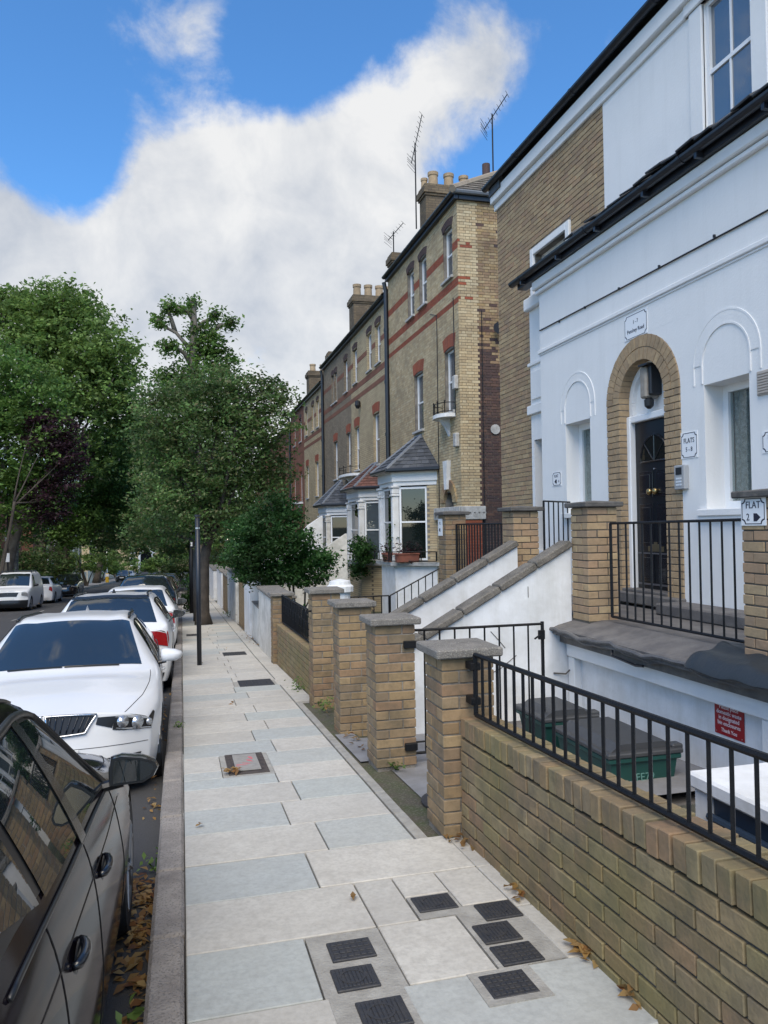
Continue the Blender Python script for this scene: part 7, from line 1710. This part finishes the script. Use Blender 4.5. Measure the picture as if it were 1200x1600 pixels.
t = post('tall black lamp post left of the street tree, ivy at its foot', .36, 29.2, 7.5, .085, .055)
MB().box(.33, .39, 29.05, 29.13, gz(29)+2.45, gz(29)+2.7).build('plate', sign_m, t)
t = post('wooden grey pole standing right beside the street tree trunk', .45, 24.8, 6.0, .11, .10, mat('grey_pole', (.10, .095, .09), .85, n=(6, .6)))
t = post('black lamp post by the left trees, with a small white sign', -9.3, 46.5, 6.2, .06, .045)
MB().box(-9.42, -9.18, 46.36, 46.42, gz(46)+2.2, gz(46)+2.7, c=.01).build('parking_sign', sign_m, t)
post('slim black lamp post between the black car and the far bend', -9.2, 77, 7.5, .07, .05)
post('grey lamp post near the yellow bollard', -9.2, 104, 6, .08, .06, steel)
t = thing('bollard', 'yellow and white traffic bollard far down the left kerb', 'bollard', (-8.9, 101, gz(101)))
mb = MB(); mb.box(-9.12, -8.72, 100.9, 101.2, gz(101)-.1, gz(101)+1.1, c=.04); mb.build('body', mat('yellow_plastic', (.60, .38, .03), .5), t)
MB().box(-9.13, -8.71, 100.88, 100.9, gz(101)+.72, gz(101)+1.05, c=.004).build('panel', sign_m, t)
# garden walls and gate of the far side
def lwall(label, y0, y1, h, m, cap=None, x=-11.2, grp='garden walls on the far side of the street'):
    t = thing('garden_wall', label, 'wall', (x, (y0+y1)/2, gz((y0+y1)/2)), grp); mb = MB()
    mb.add([(a, b, gz(b)+c) for a in (x-.25, x) for b, c in ((y0, -.3), (y1, -.3), (y1, h), (y0, h))], [(0, 1, 2, 3), (7, 6, 5, 4), (0, 4, 5, 1), (1, 5, 6, 2), (2, 6, 7, 3), (3, 7, 4, 0)]); mb.build('wall', m, t); return t
lwall('cream garden wall behind the white van', 36, 58, 1.3, cream); lwall('cream garden wall behind the white hatchback', 58.5, 69, 1.5, cream); lwall('pale garden wall beyond the white portal', 82, 100, 1.4, cream); lwall('sunlit pale garden wall near the yellow bollard', 101, 128, 1.5, cream)
t = thing('gate_portal', 'white gate portal with a flat roof behind the black car', 'gate', (-11.3, 74.5, gz(74)))
mb = MB()
for a in (72.6, 76.4): mb.box(-11.6, -11.1, a-.3, a+.3, gz(a)-.2, gz(74.5)+2.3, c=.02)
mb.build('gate_pier', white_old, t); mb = MB(); mb.box(-11.9, -10.9, 72.0, 77.0, gz(74.5)+2.32, gz(74.5)+2.62, c=.02); mb.build('roof_slab', white_old, t)
MB().box(-11.45, -11.38, 72.92, 76.08, gz(74.5)-.2, gz(74.5)+2.3).build('gate', black_plastic, t)
def far_house(label, x0, y0, y1, h, m, wins=3, storeys=3):
    t = thing('terrace_house', label, 'house', (x0, (y0+y1)/2, gz((y0+y1)/2)), 'houses on the far side of the street'); z0 = gz(y1)
    MB().box(x0-8, x0, y0, y1, z0-1, z0+h).build('wall', m, t)
    mb = MB(); mb.add([(x0+.3, y0-.2, z0+h), (x0+.3, y1+.2, z0+h), (x0-4, y1+.2, z0+h+2.6), (x0-4, y0-.2, z0+h+2.6), (x0-8.3, y0-.2, z0+h), (x0-8.3, y1+.2, z0+h)], [(0, 1, 2, 3), (3, 2, 5, 4), (0, 3, 4), (1, 5, 2)]); mb.build('roof', slate, t)
    for s in range(storeys):
        for i in range(wins):
            yc = y0+(y1-y0)*(i+.5)/wins; z = z0+1.0+s*3.1
            w = MB().box(x0-.02, x0+.05, yc-.6, yc+.6, z, z+1.9).build('window', white_gloss, t)
            for a, b in ((z+.08, z+.92), (z+1.0, z+1.82)): MB().box(x0+.051, x0+.056, yc-.5, yc+.5, a, b).build('pane', glass_win, w)
            MB().box(x0, x0+.14, yc-.75, yc+.75, z-.14, z-.01).build('sill', white_old, w)
    # the end wall that looks at the camera
    for s in range(storeys):
        for i in range(2):
            xc = x0-2-3.4*i; z = z0+1.0+s*3.1
            w = MB().box(xc-.55, xc+.55, y0-.05, y0+.02, z, z+1.9).build('window', white_gloss, t)
            for a, b in ((z+.08, z+.92), (z+1.0, z+1.82)): MB().box(xc-.47, xc+.47, y0-.056, y0-.051, a, b).build('pane', glass_win, w)
    return t
far_house('red brick house glimpsed under the left trees above the van', -15.5, 50, 66, 9.5, bt_red)
far_house('orange brick house glimpsed between the left tree trunks', -15.5, 70, 84, 9, bt_sunred)
far_house('brick house hidden behind the far left trees', -15.5, 90, 108, 9, bt_red)
far_house('brick house near the far bend on the left', -15.5, 112, 132, 9, bt_yel)
far_house('red brick house opposite the white house, beyond the left edge', -15.5, 26, 46, 9.5, bt_red)
# pale house closing the view, with a white arched doorway
t = thing('end_house', 'sunlit pale house with a white arched porch closing the end of the road', 'house', (-9, 186, gz(186)))
zg = gz(186)
MB().box(-26, 6, 187, 197, zg-1, zg+9.5).build('wall', mat('pale_brick', (.48, .38, .23), .9, n=(.8, .6), c2=(.36, .27, .17)), t)
mb = MB(); mb.add([(-26.5, 186.5, zg+9.5), (6.5, 186.5, zg+9.5), (6.5, 192, zg+13), (-26.5, 192, zg+13), (-26.5, 198, zg+9.5), (6.5, 198, zg+9.5)], [(0, 1, 2, 3), (3, 2, 5, 4), (0, 3, 4), (1, 5, 2)]); mb.build('roof', slate, t)
for s in range(3):
    for i in range(7):
        xc = -24+i*4.4; z = zg+1.2+s*2.9
        if s == 0 and abs(xc+8.2) < 2.5: continue
        w = MB().box(xc-.75, xc+.75, 186.9, 187.02, z, z+1.9).build('window', white_gloss, t); MB().box(xc-.6, xc+.6, 186.88, 186.895, z+.15, z+1.75).build('pane', glass_dark, w)
ax = world_px(228, 870, 184).x
mb = MB(); n = 16; zc = zg+3.4
outer = [(ax-1.75, zg)]+[(ax-1.75*math.cos(math.pi*i/n), zc+1.75*math.sin(math.pi*i/n)) for i in range(n+1)]+[(ax+1.75, zg)]; inner = [(ax-1.25, zg)]+[(ax-1.25*math.cos(math.pi*i/n), zc+1.25*math.sin(math.pi*i/n)) for i in range(n+1)]+[(ax+1.25, zg)]
for i in range(len(outer)-1): mb.prism([outer[i], outer[i+1], inner[i+1], inner[i]], 'y', 184.6, 186.98)
mb.build('porch_arch', white_gloss, t, fix=True)
mb = MB(); mb.prism(inner, 'y', 186.4, 186.9); mb.build('porch_door', black_gloss, t, fix=True)
# road marking at the far end and wide parking-bay lines
mb = MB()
for y0 in (20, 26.2, 32.4, 38.6, 60, 66, 72, 96, 104, 112):
    x = -6.4 if y0 > 50 or y0 % 2 else -6.4
    mb.quad((x, y0, gz(y0)-DROP+.004), (x+.08, y0, gz(y0)-DROP+.004), (x+.08, y0+1.0, gz(y0+1)-DROP+.004), (x, y0+1.0, gz(y0+1)-DROP+.004))
mb.build('road_marking', mat('worn_road_paint', (.42, .42, .40), .9, n=(9, .9), c2=(.08, .08, .08)), kind='structure')
